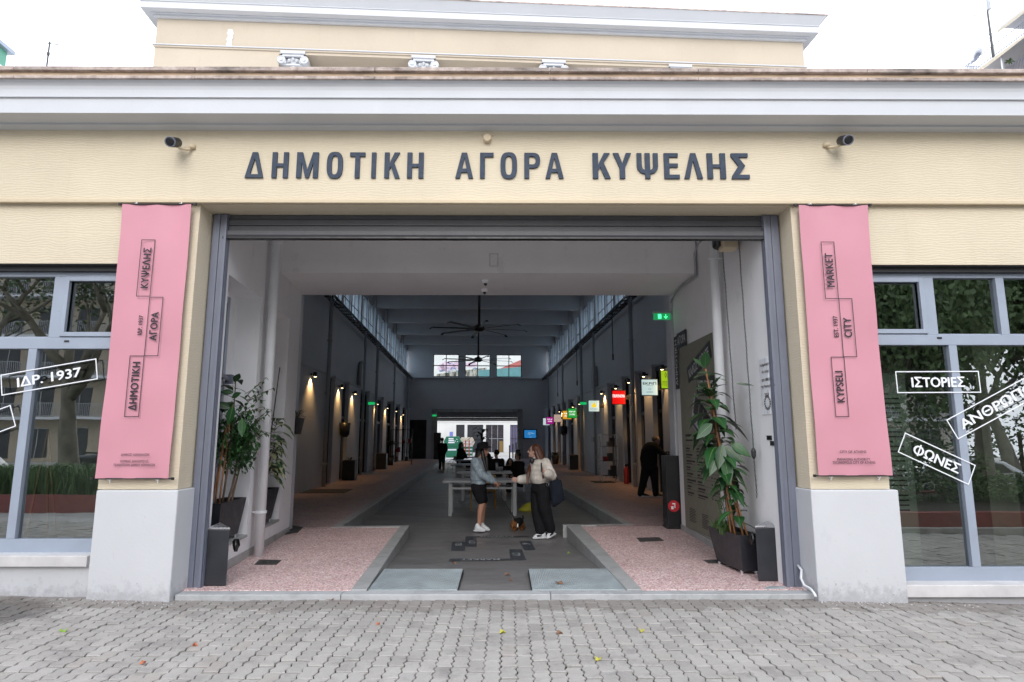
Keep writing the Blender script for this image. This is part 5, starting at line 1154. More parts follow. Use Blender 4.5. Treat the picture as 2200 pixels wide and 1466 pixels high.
for k, (r, z) in enumerate(((.20, 0), (.21, .05), (.15, .11), (.09, .17), (.03, .20))): rings.append([(c.x + r * 1.25 * math.cos(a) * rr.uniform(.8, 1.1) + .12 * k / 5, c.y + .6 * r * math.sin(a) * rr.uniform(.8, 1.1), -.1 + z) for a in [2 * math.pi * j / 16 for j in range(16)]])
m.loft(rings); o = m.build('yellow_bag', pm('bag_yellow', (.38, .36, .02), .6, .2), smooth=True); tag(o, 'crumpled yellow bag on the floor behind the woman in white', 'bag')
# cups and bottles on the second and third tables
for k, (lab, s, t, r, hh) in enumerate((('white paper cup on the second table, left one', s2 + .4, T2(1073), .04, .13), ('white paper cup on the second table, right one', s2 + .45, T2(1079), .04, .13), ('clear bottle on the second table beside the cups', s2 + .3, T2(1068), .035, .24), ('white cup on the third table', 22.9, .3, .04, .12))):
    m = MB(HALL); m.lathe([(r * .75, 0), (r, hh * .7), (r * .9, hh)], (t, s, .668), 12); tag(m.build('paper_cup' if k != 2 else 'bottle', M['white_metal'] if k != 2 else M['steel'], smooth=True), lab, 'cup' if k != 2 else 'bottle', 'cups on the hall tables' if k != 2 else None)
# planters, racks and other things along the walls
def tuft(mb, c, n, L, spread, seed, w_=.02, up=.8):
    rr = random.Random(seed)
    for k in range(n): a = rr.uniform(0, 6.28); leaf_mesh(mb, Vector(c) + Vector((rr.uniform(-.03, .03), rr.uniform(-.03, .03), 0)), (math.cos(a) * spread, math.sin(a) * spread, rr.uniform(.1, up)), (0, 0, 1), L * rr.uniform(.6, 1.1), w_, .1, .5)
def box_planter(label, px0, px1, pyb, pyt, sg, leaves=None):
    t = sg * 4.62; q = onZ((px0 + px1) / 2, pyb, .1) - O; s = q.dot(U); t0, _ = onS(px0, pyb, s); t1, _ = onS(px1, pyb, s); _, z1 = onS(px0, pyt, s); w_ = (t1 - t0) / 2
    T = hthing('square_planter', label, 'planter', s, (t0 + t1) / 2, .1, 'tall black planters in the hall'); hh = z1 - .1
    m = MB(); m.box(-w_, w_, 0, .5, 0, hh); lput(m, 'planter', 'anthracite', T, bevel=.01)
    m = MB(); m.box(-w_ + .03, w_ - .03, .03, .47, hh, hh + .012); lput(m, 'soil', 'soil', T)
    if leaves: m = MB(); tuft(m, (0, .2, hh), leaves, .45, .6, 7, .06, 1.2); lput(m, 'foliage', 'dark_leaf', T, fix=False)
box_planter('tall black planter against the left pilaster before the red passage', 734, 761, 1032, 990, -1, 14)
box_planter('black planter box on the left side beyond the red passage', 807, 829, 1009, 975, -1)
box_planter('tall black planter on the right side below the amber sign', 1224, 1243, 1010, 978, 1)
T = hthing('hanging_planter', 'black wall pot with a spiky dry plant at the corner of the left vestibule wall', 'planter', 10.78, -3.16, 1.66)
m = MB(); m.loft([[(x * .7, y * .7, 0) for x, y in ((-.11, -.11), (.11, -.11), (.11, .11), (-.11, .11))], [(x, y, .27) for x, y in ((-.12, -.12), (.12, -.12), (.12, .12), (-.12, .12))]]); m.box(-.25, -.1, -.02, .02, .2, .24); lput(m, 'pot', 'black', T, bevel=.005)
m = MB(); tuft(m, (0, 0, .27), 34, .42, .5, 3, .018, 1.3); lput(m, 'foliage', pm('dry_leaf', (.16, .16, .11), .6, .4, 8), T, fix=False)
for k, (lab, px, py) in enumerate((('black wall pot on the left pilaster between shop doors', 741, 918), ('round dark wall pot on the right wall beyond the planter', 1211, 922))):
    sg = -1 if k == 0 else 1; s, z = sT(px, py, sg * 4.75); T = hthing('wall_pot', lab, 'planter', s, sg * 4.75, z - .25); m = MB(); m.lathe([(.1, 0), (.17, .1), (.2, .5)], (0, 0, -.1), 14); lput(m, 'pot', 'black', T, smooth=True); m = MB(); tuft(m, (0, 0, .35), 22, .4, .5, 5 + k, .03, 1.0); lput(m, 'foliage', 'dark_leaf', T, fix=False)
T = thing('dispenser_stand', 'black floor stand with a red round logo behind the right vestibule wall', 'dispenser', (2.85, 10.78, .1))
m = MB(); m.box(2.655, 3.0, 10.70, 11.0, .1, 1.30); m.box(2.64, 3.02, 10.685, 11.02, .1, .13); m.build('body', M['black'], T, bevel=.01)
m = MB(Matrix.Translation((2.765, 10.695, .47)) @ Matrix.Rotation(R(90), 4, 'X')); m.lathe([(.095, 0), (.095, .006)], (0, 0, 0), 24); m.build('logo', pm('logo_red', (.55, .02, .03), .5), T)
m = MB(); m.box(2.72, 2.76, 10.685, 10.69, .42, .47); m.box(2.74, 2.79, 10.685, 10.689, .50, .52); m.box(2.775, 2.79, 10.685, 10.69, .44, .5); m.build('logo_mark', M['vinyl'], T)
m = MB(); m.tube([(2.74, 10.8, 1.3), (2.74, 10.8, 1.36), (2.69, 10.78, 1.36)], .015, 8); m.build('pump', M['black'], T)
T = hthing('fire_extinguisher', 'red fire extinguisher standing on the floor against the right pilaster', 'extinguisher', *((lambda q: (q.dot(U), q.dot(V)))(onZ(1346, 1040, .1) - O)), .1)
m = MB(); m.lathe([(.08, 0), (.085, .02), (.085, .45), (.05, .53), (.03, .56)], (0, 0, 0), 16); lput(m, 'cylinder', pm('extinguisher_red', (.42, .03, .02), .35), T, smooth=True); m = MB(); m.lathe([(.03, .56), (.04, .6), (.02, .64)], (0, 0, 0), 10); m.box(-.02, .12, -.015, .015, .6, .64); m.tube([(.03, 0, .6), (.12, 0, .5), (.1, 0, .25)], .012, 6); lput(m, 'valve', 'black', T)
q = onZ(1373, 1041, .1) - O; T = hthing('wooden_stand', 'narrow brown wooden shelf stand beside the right shop door', 'shelf', q.dot(U), q.dot(V), .1)
M['wood'] = pm('stained_wood', (.13, .075, .04), .6, .3, 12)
m = MB(); 
for x in (-.11, .11): m.box(x - .015, x + .015, 0, .3, 0, .78)
lput(m, 'side_panel', 'wood', T)
for z in (.02, .38, .75): m = MB(); m.box(-.14 if z > .7 else -.095, .14 if z > .7 else .095, 0, .3, z, z + .025); lput(m, 'shelf', 'wood', T)
def rack(label, s, t, w_, hgt, seed, items):
    T = hthing('display_rack', label, 'rack', s, t, .1, 'metal display racks in the hall'); m = MB()
    for x in (-w_ / 2, w_ / 2):
        for y in (0, .45): m.box(x - .015, x + .015, y - .015, y + .015, 0, hgt)
    for x in (-w_ / 2, w_ / 2): m.bar((x, 0, hgt), (x, .45, hgt), .03)
    m.bar((-w_ / 2, .22, hgt), (w_ / 2, .22, hgt), .03); lput(m, 'frame', 'steel' if seed == 2 else 'dark', T)
    for z in (.2, .7, 1.2): m = MB(); m.box(-w_ / 2 + .016, w_ / 2 - .016, .0, .45, z, z + .02); lput(m, 'shelf', 'dark', T)
    rr = random.Random(seed)
    for k in range(items):
        m = MB(); x = rr.uniform(-w_ / 2 + .12, w_ / 2 - .12); z = (.22, .72, 1.22)[k % 3]; m.box(x - .08, x + .08, .05, .3, z, z + rr.uniform(.12, .34)); lput(m, 'goods', pm('goods', random.Random(seed * 9 + k).choice([(.25, .03, .03), (.04, .04, .05), (.16, .15, .14), (.10, .07, .05)]), .6), T)
q = onZ(1312, 1036, .1) - O; rack('metal display rack with red and dark goods at a right shop door', q.dot(U), q.dot(V), .55, 1.6, 2, 6)
q = onZ(860, 999, .1) - O; rack('dark display rack near the far left corner', q.dot(U), q.dot(V), 1.2, 1.95, 3, 7)
q = onZ(838, 1000, .1) - O; T = hthing('hall_plant', 'dark leafy plant beside the far left rack', 'potted plant', q.dot(U), q.dot(V), .1)
m = MB(); m.lathe([(.16, 0), (.22, .4)], (0, 0, 0), 14); lput(m, 'pot', 'black', T, smooth=True); m = MB(); m.tube([(0, 0, .4), (0, 0, 1.2)], .02, 6); lput(m, 'stem', 'bark', T); m = MB(); tuft(m, (0, 0, 1.2), 60, .55, .9, 4, .09, 1.0); lput(m, 'foliage', 'dark_leaf', T, fix=False)
q = onZ(1193, 997, .1) - O; T = hthing('hall_plant', 'dark bushy plant in a brown pot at the far right', 'potted plant', q.dot(U), q.dot(V), .1)
m = MB(); m.lathe([(.16, 0), (.24, .45)], (0, 0, 0), 14); lput(m, 'pot', 'wood', T, smooth=True); m = MB(); tuft(m, (0, 0, .5), 70, .6, .9, 14, .10, 1.2); lput(m, 'foliage', 'dark_leaf', T, fix=False)
m = MB(HALL); s, z = sT(1274, 944, 4.92); m.box(4.895, 4.92, s - .25, s + .25, z - .1, z + .1); tag(m.build('door_plate', M['black']), 'small dark name plate on the pale right wall panel', 'sign')
q = onZ(692, 1056, .1) - O; m = MB(HALL); m.box(q.dot(V) - .75, q.dot(V) + .75, q.dot(U) - .6, q.dot(U) + .6, .1, .115); tag(m.build('doormat', M['cast_iron']), 'dark doormat before the first left shop door', 'doormat')
q = onZ(775, 1018, .1) - O; m = MB(HALL); m.box(q.dot(V) - .5, q.dot(V) + .6, q.dot(U) - .8, q.dot(U) + .8, .1, .112); tag(m.build('doormat', M['pipe_hall']), 'pale doormat before the red passage', 'doormat')
m = MB(HALL); m.box(3.9, 4.6, 21.2, 22.0, .1, .115); tag(m.build('doormat', M['cast_iron']), 'dark doormat on the right before the wooden stand', 'doormat')
# dark big-leaved plant standing behind the woman in denim
q = onZ(1035, 1012, -.1) - O; T = hthing('banana_plant', 'dark large leaved plant in a pot in front of the far gate', 'potted plant', q.dot(U), q.dot(V), -.1)
m = MB(); m.lathe([(.2, 0), (.28, .6)], (0, 0, 0), 16); lput(m, 'pot', 'black', T, smooth=True); m = MB(); m.tube([(0, 0, .6), (.02, 0, 1.4), (0, 0, 2.0)], .04, 8); lput(m, 'stem', 'bark', T)
m = MB(); rr = random.Random(17)
for k in range(15): a = k * 2.4; e = rr.uniform(.1, 1.0); leaf_mesh(m, (0, 0, 1.4 + .05 * k), (math.cos(a), math.sin(a) * .5, e), (0, 0, 1), rr.uniform(.7, 1.15), .24, .15, .7)
lput(m, 'foliage', 'dark_leaf', T, fix=False)
for lab, px0, px1, py0, py1, s in (('black loudspeaker cabinet left of the far gate', 932, 946, 936, 990, 44.5), ('black cabinet in the far gate at the right', 1108, 1118, 966, 990, 44.0)):
    (t0, z1), (t1, z0) = onS(px0, py0, s), onS(px1, py1, s); T = hthing('black_cabinet', lab, 'cabinet', s, (t0 + t1) / 2, .1 if t0 < -2.4 else -.1); m = MB(); m.box(-(t1 - t0) / 2, (t1 - t0) / 2, 0, .5, 0, z1 + .1); lput(m, 'body', 'black', T, bevel=.02)
q = onZ(1102, 990, -.1) - O; m = MB(HALL)
for k in range(3): m.lathe([(.05, 0), (.055, 1.1 + .12 * k), (.03, 1.15 + .12 * k)], (q.dot(V) - .25 + .25 * k, q.dot(U), -.1), 10)
tag(m.build('bollard_group', M['black']), 'three dark posts standing in the far gateway', 'post')
# ================================================================== people and the dog
def capsule(mb, p0, r0, p1, r1, n=12):
    p0, p1 = Vector(p0), Vector(p1); d = (p1 - p0); L = d.length; d = d / max(L, 1e-6); pts, rs = [], []
    for a in (88, 60, 30): pts.append(p0 - d * r0 * math.sin(R(a))); rs.append(r0 * math.cos(R(a)))
    for k in range(3): pts.append(p0.lerp(p1, k / 2)); rs.append(r0 + (r1 - r0) * k / 2)
    for a in (30, 60, 88): pts.append(p1 + d * r1 * math.sin(R(a))); rs.append(r1 * math.cos(R(a)))
    mb.tube(pts, rs, n)
def chain_caps(mb, pts, rs):
    for i in range(len(pts) - 1): capsule(mb, pts[i], rs[i], pts[i + 1], rs[i + 1])
def ellipsoid(mb, c, r, rot=None, n=16):
    T = Matrix.Translation(c) @ (rot.to_4x4() if rot else Matrix.Identity(4)); old = mb.T; mb.T = T
    mb.loft([[(r[0] * math.cos(a) * math.cos(2 * math.pi * j / n), r[1] * math.cos(a) * math.sin(2 * math.pi * j / n), r[2] * math.sin(a)) for j in range(n)] for a in [R(-88 + 22 * k) for k in range(9)]]); mb.T = old
def oval_rings(mb, rings, n=20):    # (centre, half width along a, half depth along b, a, b)
    mb.loft([[tuple(Vector(c) + Vector(a) * rx * math.cos(2 * math.pi * j / n) + Vector(b) * ry * math.sin(2 * math.pi * j / n)) for j in range(n)] for c, rx, ry, a, b in rings])
def blob(mb, name, mats, parent, voxel=.010, it=4, paint=None):
    o = mb.build(name, mats); r = o.modifiers.new('remesh', 'REMESH'); r.mode = 'VOXEL'; r.voxel_size = voxel
    s = o.modifiers.new('smooth', 'SMOOTH'); s.factor = .5; s.iterations = it
    dg = bpy.context.evaluated_depsgraph_get(); me = bpy.data.meshes.new_from_object(o.evaluated_get(dg)); old = o.data; o.modifiers.clear(); o.data = me; me.name = name; bpy.data.meshes.remove(old)
    me.materials.clear()
    for m in (mats if isinstance(mats, (list, tuple)) else [mats]): me.materials.append(m)
    me.polygons.foreach_set('use_smooth', [True] * len(me.polygons))
    if paint:
        me.polygons.foreach_set('material_index', [paint(Vector(p.center)) for p in me.polygons])
    else: me.polygons.foreach_set('material_index', [0] * len(me.polygons))
    if parent: put(o, parent)
    return o
def cloth(name, col, wr=.35, scale=14, rough=.85, mott=None):
    t = NT(name); a = t.noise(scale, 5, .6, dist=.6); c = t.ramp(a, [(.3, tuple(k * .72 for k in col)), (.7, mott or tuple(min(1, k * 1.2) for k in col))]); t.color(c); t.set(rough, spec=.2); t.bump(t.noise(scale * .9, 3, .5, dist=.8), wr, .02); return t.m
SKIN = pm('skin', (.40, .21, .145), .5, .08, 12); SKIN2 = pm('skin_fair', (.52, .32, .25), .5, .08, 12); LIP = pm('lip', (.30, .09, .08), .4); EYE_ = pm('eye_dark', (.015, .012, .01), .2)
HAIR_D = pm('hair_dark', (.012, .009, .008), .4, .4, 60); HAIR_A = pm('hair_auburn', (.10, .035, .018), .4, .45, 60)
DENIM = cloth('denim', (.23, .31, .37), .4, 16, mott=(.42, .49, .54)); PUFF = cloth('puffer', (.66, .62, .56), .5, 9); BLK = cloth('black_cloth', (.010, .010, .012), .35, 12); NAVY = cloth('navy_cloth', (.012, .016, .026), .3, 12); SHOE = pm('sneaker_white', (.66, .68, .70), .5, .12, 30)
def hand(mb, w, d, side, curl=.5, s=1.0):
    """palm, four unequal bent fingers and a thumb leaving the side of the palm"""
    d = Vector(d).normalized(); side = Vector(side); side = (side - d * side.dot(d)).normalized(); nr = d.cross(side).normalized(); w = Vector(w)
    q = w + d * .045 * s; capsule(mb, w, .024 * s, q, .028 * s)
    for k, L in enumerate((.068, .078, .072, .056)):
        b = w + d * .075 * s + side * (k - 1.5) * .019 * s; capsule(mb, w + d * .03 * s + side * (k - 1.5) * .014 * s, .013 * s, b, .0105 * s)
        m_ = b + (d * math.cos(curl) + nr * math.sin(curl)) * L * .5 * s; e = m_ + (d * math.cos(curl * 2.2) + nr * math.sin(curl * 2.2)) * L * .5 * s; capsule(mb, b, .0098 * s, m_, .009 * s, 8); capsule(mb, m_, .009 * s, e, .0078 * s, 8)
    b = w + d * .025 * s - side * .026 * s; m_ = b + (d * .6 - side * .7 + nr * .4) * .038 * s; capsule(mb, w + d * .02 * s, .014 * s, b, .013 * s); capsule(mb, b, .0115 * s, m_, .010 * s, 8); capsule(mb, m_, .010 * s, m_ + (d * .9 + nr * .5) * .028 * s, .0085 * s, 8)
def head(mb, c, f, k=1.0):
    """skull, jaw, nose, lips, brow, ears round c facing f; returns a painter"""
    c = Vector(c); f = Vector(f).normalized(); s = Vector((0, 0, 1)).cross(f).normalized(); u = f.cross(s); Rm = Matrix((f, s, u)).transposed()
    ellipsoid(mb, c + u * .022 * k - f * .012 * k, (.092 * k, .073 * k, .094 * k), Rm); ellipsoid(mb, c - u * .045 * k + f * .018 * k, (.066 * k, .056 * k, .072 * k), Rm)
    ellipsoid(mb, c - u * .095 * k + f * .052 * k, (.026 * k, .026 * k, .02 * k), Rm)
    capsule(mb, c + u * .01 * k + f * .078 * k, .010 * k, c - u * .028 * k + f * .098 * k, .015 * k, 8); ellipsoid(mb, c + u * .026 * k + f * .070 * k, (.02 * k, .045 * k, .01 * k), Rm)
    ellipsoid(mb, c - u * .058 * k + f * .076 * k, (.014 * k, .024 * k, .006 * k), Rm); ellipsoid(mb, c - u * .069 * k + f * .074 * k, (.013 * k, .021 * k, .007 * k), Rm)
    for q in (-1, 1): ellipsoid(mb, c + s * q * .074 * k - f * .012 * k - u * .012 * k, (.02 * k, .010 * k, .03 * k), Rm)
    def paint(p):
        d = p - c; x, y, z = d.dot(f) / k, abs(d.dot(s)) / k, d.dot(u) / k
        if x > .055 and y < .026 and -.076 < z < -.052: return 1
        if x > .045 and .016 < y < .044 and -.004 < z < .012: return 2
        if x > .05 and .012 < y < .048 and .024 < z < .034: return 2
        return 0
    return paint
def eyes(T, c, f, k=1.0):
    c = Vector(c); f = Vector(f).normalized(); s = Vector((0, 0, 1)).cross(f).normalized()
    for q in (-1, 1): m = MB(); ellipsoid(m, c + f * .073 * k + s * q * .031 * k + Vector((0, 0, .003)), (.011, .011, .008), None, 10); m.build('eye', EYE_, T, smooth=True)
def shoe(T, heel, toe, w=.045, hgt=.075, mat=SHOE, stripe=None, name='sneaker'):
    heel, toe = Vector(heel), Vector(toe); d = (toe - heel).normalized(); m = MB(); a = Vector((-d.y, d.x, 0)).normalized()
    oval_rings(m, [(heel - d * .01 + Vector((0, 0, .05)), .02, .04, a, Z1), (heel + d * .03 + Vector((0, 0, .06)), w, .06, a, Z1), (heel.lerp(toe, .4) + Vector((0, 0, .055)), w * .95, .055, a, Z1), (heel.lerp(toe, .7) + Vector((0, 0, .038)), w * 1.05, .038, a, Z1), (toe - d * .02 + Vector((0, 0, .03)), w * .8, .028, a, Z1), (toe + Vector((0, 0, .026)), w * .3, .015, a, Z1)])
    capsule(m, heel + d * .045 + Vector((0, 0, .06)), .045, heel + d * .045 + Vector((0, 0, hgt + .03)), .042)
    o = blob(m, name, mat, T, .009, 3); sm = MB()
    out = [heel - d * .025, heel.lerp(toe, .35), heel.lerp(toe, .75), toe + d * .012]; ws = [w * .8, w * .95, w * 1.12, w * .55]
    poly = [p + a * q for p, q in zip(out, ws)] + [p - a * q for p, q in reversed(list(zip(out, ws)))]; n = len(poly)
    sm.add([tuple(p) for p in poly] + [(p.x, p.y, p.z + .024) for p in poly], [tuple(range(n))[::-1], tuple(range(n, 2 * n))] + [(j, (j + 1) % n, n + (j + 1) % n, n + j) for j in range(n)]); sm.build('sole', pm('sole', (.60, .61, .63), .6), o, bevel=.006)
    if stripe:
        st = MB()
        for q in (-1, 1): st.prism([(0, 0), (.07, .012), (.10, .0), (.085, -.02), (.03, -.016)], heel.lerp(toe, .3) + a * q * (w + .006) + Vector((0, 0, .055)), d, Z1, a * q * .004)
        st.build('stripe', stripe, o)
J = lambda px, py, y: onY(px, py, y)
def torso(mb, D, rows, hd, yaw=0):
    a, b = Vector((math.cos(yaw), math.sin(yaw), 0)), Vector((-math.sin(yaw), math.cos(yaw), 0)); rg = []
    for py, x0, x1, dd in rows: p, q = J(x0, py, D), J(x1, py, D); rg.append(((p + q) / 2, (q - p).length / 2, dd, a, b))
    oval_rings(mb, rg)
# ---- woman in denim, facing right
D = 11.76; T = thing('person', 'woman in pale denim jacket, black shorts and dark hat holding the dog leash', 'person', (-.49, D, -.1)); f = Vector((.93, -.36, -.12)); HC = J(1039.5, 968, D)
b = MB(); pt = head(b, HC, f, .97); chain_caps(b, [J(1030, 986, D), J(1036, 976, D)], [.05, .048]); torso(b, D, [(988, 1016, 1040, .13), (1010, 1014, 1038, .13), (1028, 1014, 1040, .12), (1048, 1013, 1042, .14)], 0)
nl = [J(1025, 1048, D - .09), J(1036, 1080, D - .07), J(1029, 1131, D - .07)]; fl_ = [J(1031, 1048, D + .09), J(1039, 1080, D + .1), J(1035, 1129, D + .12)]
for L in (nl, fl_): chain_caps(b, [L[0], L[1]], [.098, .058]); chain_caps(b, [L[1], L[1].lerp(L[2], .35) + Vector((-.012, 0, 0)), L[2]], [.058, .058, .036]); capsule(b, L[2], .036, L[2] + Vector((.05, 0, -.05)), .032)
na = [J(1021, 993, D - .16), J(1034, 1020, D - .2), J(1060, 1035, D - .14)]; fa = [J(1032, 992, D + .15), J(1044, 1018, D + .12), J(1063, 1037, D - .03)]
for A in (na, fa): chain_caps(b, A, [.05, .042, .026])
hand(b, na[2], (.75, .1, -.55), (.3, -.8, .3), .55); hand(b, fa[2], (.75, -.1, -.5), (.3, .8, .3), .7)
blob(b, 'body', [SKIN, LIP, EYE_], T, .0075, 3, pt); eyes(T, HC, f, .97)
j = MB(); torso(j, D, [(985, 1021, 1037, .10), (990, 1014, 1040, .19), (1000, 1011, 1043, .215), (1016, 1010, 1045, .21), (1030, 1010.5, 1046, .20), (1035, 1012, 1045, .185), (1040, 1012, 1045, .185)], 0)
for A in (na, fa): chain_caps(j, [A[0], A[1], A[1].lerp(A[2], .9)], [.088, .074, .054]); capsule(j, A[1].lerp(A[2], .84), .053, A[1].lerp(A[2], .93), .053)
torso(j, D, [(983, 1025, 1040, .085), (988, 1022, 1042, .10)], 0)
jk = blob(j, 'denim_jacket', DENIM, T, .011, 3)
st = MB()
for pts in ([(1012, 1002), (1024, 1003), (1036, 1004)], [(1011, 1032), (1026, 1033), (1041, 1033)], [(1022, 1005), (1021, 1018), (1021, 1031)]): st.tube([J(px, py, D - .215 + .03 * abs(px - 1024) / 12) for px, py in pts], .004, 5)
st.build('seam', pm('denim_seam', (.16, .22, .27), .8), jk)
s_ = MB(); torso(s_, D, [(1036, 1013, 1044, .165), (1046, 1012, 1045, .18), (1054, 1012, 1046, .19)], 0)
for L in (nl, fl_): chain_caps(s_, [L[0], L[0].lerp(L[1], .78)], [.118, .098])
blob(s_, 'shorts', BLK, T, .012, 3)
hr = MB(); u_ = Vector((0, 0, 1)); ellipsoid(hr, HC + Vector((-.035, .02, .03)), (.098, .095, .105)); chain_caps(hr, [HC + Vector((-.075, .02, .02)), HC + Vector((-.11, .03, -.14)), HC + Vector((-.12, .02, -.32))], [.075, .07, .035]); chain_caps(hr, [HC + Vector((-.02, -.09, -.02)), HC + Vector((.0, -.1, -.16)), HC + Vector((.06, -.13, -.36))], [.035, .04, .022])
chain_caps(hr, [HC + Vector((.02, .08, .0)), HC + Vector((.05, .05, -.18)), HC + Vector((.07, .0, -.34))], [.03, .04, .02]); blob(hr, 'hair', HAIR_D, T, .010, 2)
ht = MB(Matrix.Translation(HC + Vector((-.015, .0, .045))) @ Matrix.Rotation(R(-8), 4, 'Y')); ht.lathe([(.165, -.012), (.17, -.006), (.115, .02), (.108, .075), (.085, .105), (.02, .115)], (0, 0, 0), 24); ht.build('hat', BLK, T, smooth=True)
shoe(T, J(1021, 1141.5, D - .07) * 1.0 - Vector((0, 0, 0)), J(1042, 1142, D - .12), mat=SHOE, stripe=None); shoe(T, J(1031, 1139, D + .12), J(1051, 1140, D + .06), mat=SHOE)
# ---- woman in the white puffer jacket, facing left
D = 10.98; T = thing('person', 'woman with long auburn hair in white puffer jacket and black trousers holding a phone', 'person', (.56, D, -.1)); f = Vector((-.95, .12, .16)); HC = J(1146.5, 970, D)
b = MB(); pt = head(b, HC, f, .97); chain_caps(b, [J(1153, 988, D), J(1149, 978, D)], [.052, .05]); torso(b, D, [(992, 1145, 1176, .13), (1012, 1146, 1176, .12), (1030, 1147, 1174, .12), (1046, 1144, 1176, .14)], 0)
na = [J(1172, 993, D - .17), J(1186, 1023, D - .2), J(1174, 1016, D - .36)]; fa = [J(1152, 995, D + .16), J(1139, 1029, D + .2), J(1115, 1031, D + .16)]
for A in (na, fa): chain_caps(b, A, [.05, .042, .027])
hand(b, na[2], (-.8, -.1, .45), (.2, -.5, .6), .75); hand(b, fa[2], (-.95, -.1, .12), (0, .2, 1), .5)
for L in ([J(1165, 1048, D - .1), J(1170, 1095, D - .1), J(1182, 1146, D - .03)], [J(1156, 1048, D + .09), J(1154, 1095, D + .03), J(1162, 1151, D - .03)]): chain_caps(b, L, [.09, .055, .036])
blob(b, 'body', [SKIN2, LIP, EYE_], T, .0075, 3, pt); eyes(T, HC, f, .97)
j = MB(); torso(j, D, [(985, 1148, 1167, .10), (989, 1143, 1176, .20), (999, 1139, 1181, .225), (1013, 1137, 1183, .225), (1026, 1138, 1182, .22), (1035, 1140, 1179, .20), (1039, 1143, 1176, .17)], 0)
for A, n in ((na, 3), (fa, 4)):
    for a, c in ((A[0], A[1]), (A[1], A[1].lerp(A[2], .88))):
        for k in range(n): capsule(j, a.lerp(c, (k + .15) / n), .082 if k % 2 else .086, a.lerp(c, (k + .85) / n), .078)
for py in (994, 1004, 1014, 1024): torso(j, D, [(py - 1.5, 1138.5, 1181.5, .222), (py + 3, 1137, 1183, .235), (py + 7.5, 1138.5, 1181.5, .222)], 0)
torso(j, D, [(981, 1146, 1164, .09), (988, 1143, 1168, .11)], 0); blob(j, 'puffer_jacket', PUFF, T, .012, 2)
p_ = MB(); torso(p_, D, [(1036, 1143, 1176, .155), (1046, 1142, 1178, .17), (1056, 1142, 1180, .175)], 0)
for L in ([J(1166, 1050, D - .1), J(1170, 1092, D - .1), J(1177, 1118, D - .07), J(1183, 1136, D - .03)], [J(1155, 1050, D + .08), J(1154, 1092, D + .03), J(1157, 1118, D), J(1161, 1140, D - .02)]): chain_caps(p_, L, [.125, .112, .098, .088])
blob(p_, 'trousers', BLK, T, .013, 3)
hr = MB(); ellipsoid(hr, HC + Vector((.045, .0, .03)), (.10, .095, .105)); chain_caps(hr, [HC + Vector((.08, -.02, .0)), HC + Vector((.12, -.05, -.15)), HC + Vector((.16, -.15, -.30)), HC + Vector((.15, -.22, -.44))], [.08, .085, .06, .02]); chain_caps(hr, [HC + Vector((.03, -.08, .02)), HC + Vector((.09, -.1, -.16)), HC + Vector((.12, -.2, -.3))], [.03, .05, .025])
chain_caps(hr, [HC + Vector((.02, .085, .0)), HC + Vector((-.03, .05, -.18)), HC + Vector((-.10, -.16, -.36)), HC + Vector((-.12, -.24, -.54))], [.035, .04, .035, .014]); blob(hr, 'hair', HAIR_A, T, .010, 2)
shoe(T, J(1171, 1156.5, D - .02), J(1145.5, 1157.5, D - .06), stripe=BLK); hl = J(1190, 1149, D + .02); shoe(T, hl, J(1175, 1157, D - .08), stripe=BLK)
m = MB(); c = J(1163, 1006, D - .40); m.box(c.x - .012, c.x + .012, c.y - .035, c.y + .035, c.z - .06, c.z + .09); tag(m.build('phone', M['black'], bevel=.005), 'black phone held up in front of the white puffer jacket', 'phone')
T = thing('headphones', 'black over ear headphones hanging round the neck above the white jacket', 'headphones', tuple(J(1146, 990, D - .1)))
m = MB(); c0 = J(1152, 986, D); m.tube([c0 + Vector((.11 * math.cos(a), .12 * math.sin(a), .03 * math.cos(a))) for a in [R(-115 + 23 * k) for k in range(11)]], .012, 8); m.build('band', M['black'], T, smooth=True)
for px, yy in ((1143, D - .13), (1144.5, D + .1)): m = MB(); ellipsoid(m, J(px, 990, yy - .06), (.04, .03, .05)); m.build('ear_cup', M['black'], T, smooth=True)
T = thing('tote_bag', 'big black tote bag hanging from the arm of the woman in white', 'bag', tuple(J(1196, 1085, D - .2)))
m = MB(); rg = []
for py, x0, x1, dd in ((1031, 1183, 1205, .035), (1040, 1182, 1207, .06), (1058, 1182, 1210, .075), (1074, 1183, 1213, .07), (1082, 1185, 1203, .05), (1089, 1187, 1193, .02)): p, q = J(x0, py, D - .2), J(x1, py, D - .2); rg.append(((p + q) / 2, (q - p).length / 2, dd, X1, Vector((0, 1, 0))))
oval_rings(m, rg); m.build('bag_body', NAVY, T, smooth=True)
for yy in (-.23, -.17): m = MB(); m.tube([J(1186, 1036, D + yy), J(1185, 1024, D + yy), J(1189, 1017, D + yy), J(1194, 1024, D + yy), J(1200, 1036, D + yy)], .009, 6); m.build('strap', M['black'], T, smooth=True)
m = MB(); m.tube([J(1176, 1036, D - .2), J(1174, 1042, D - .22), J(1177, 1046, D - .22), J(1179, 1040, D - .2), J(1176, 1036, D - .2)], .004, 6); m.build('clip', M['steel'], T)
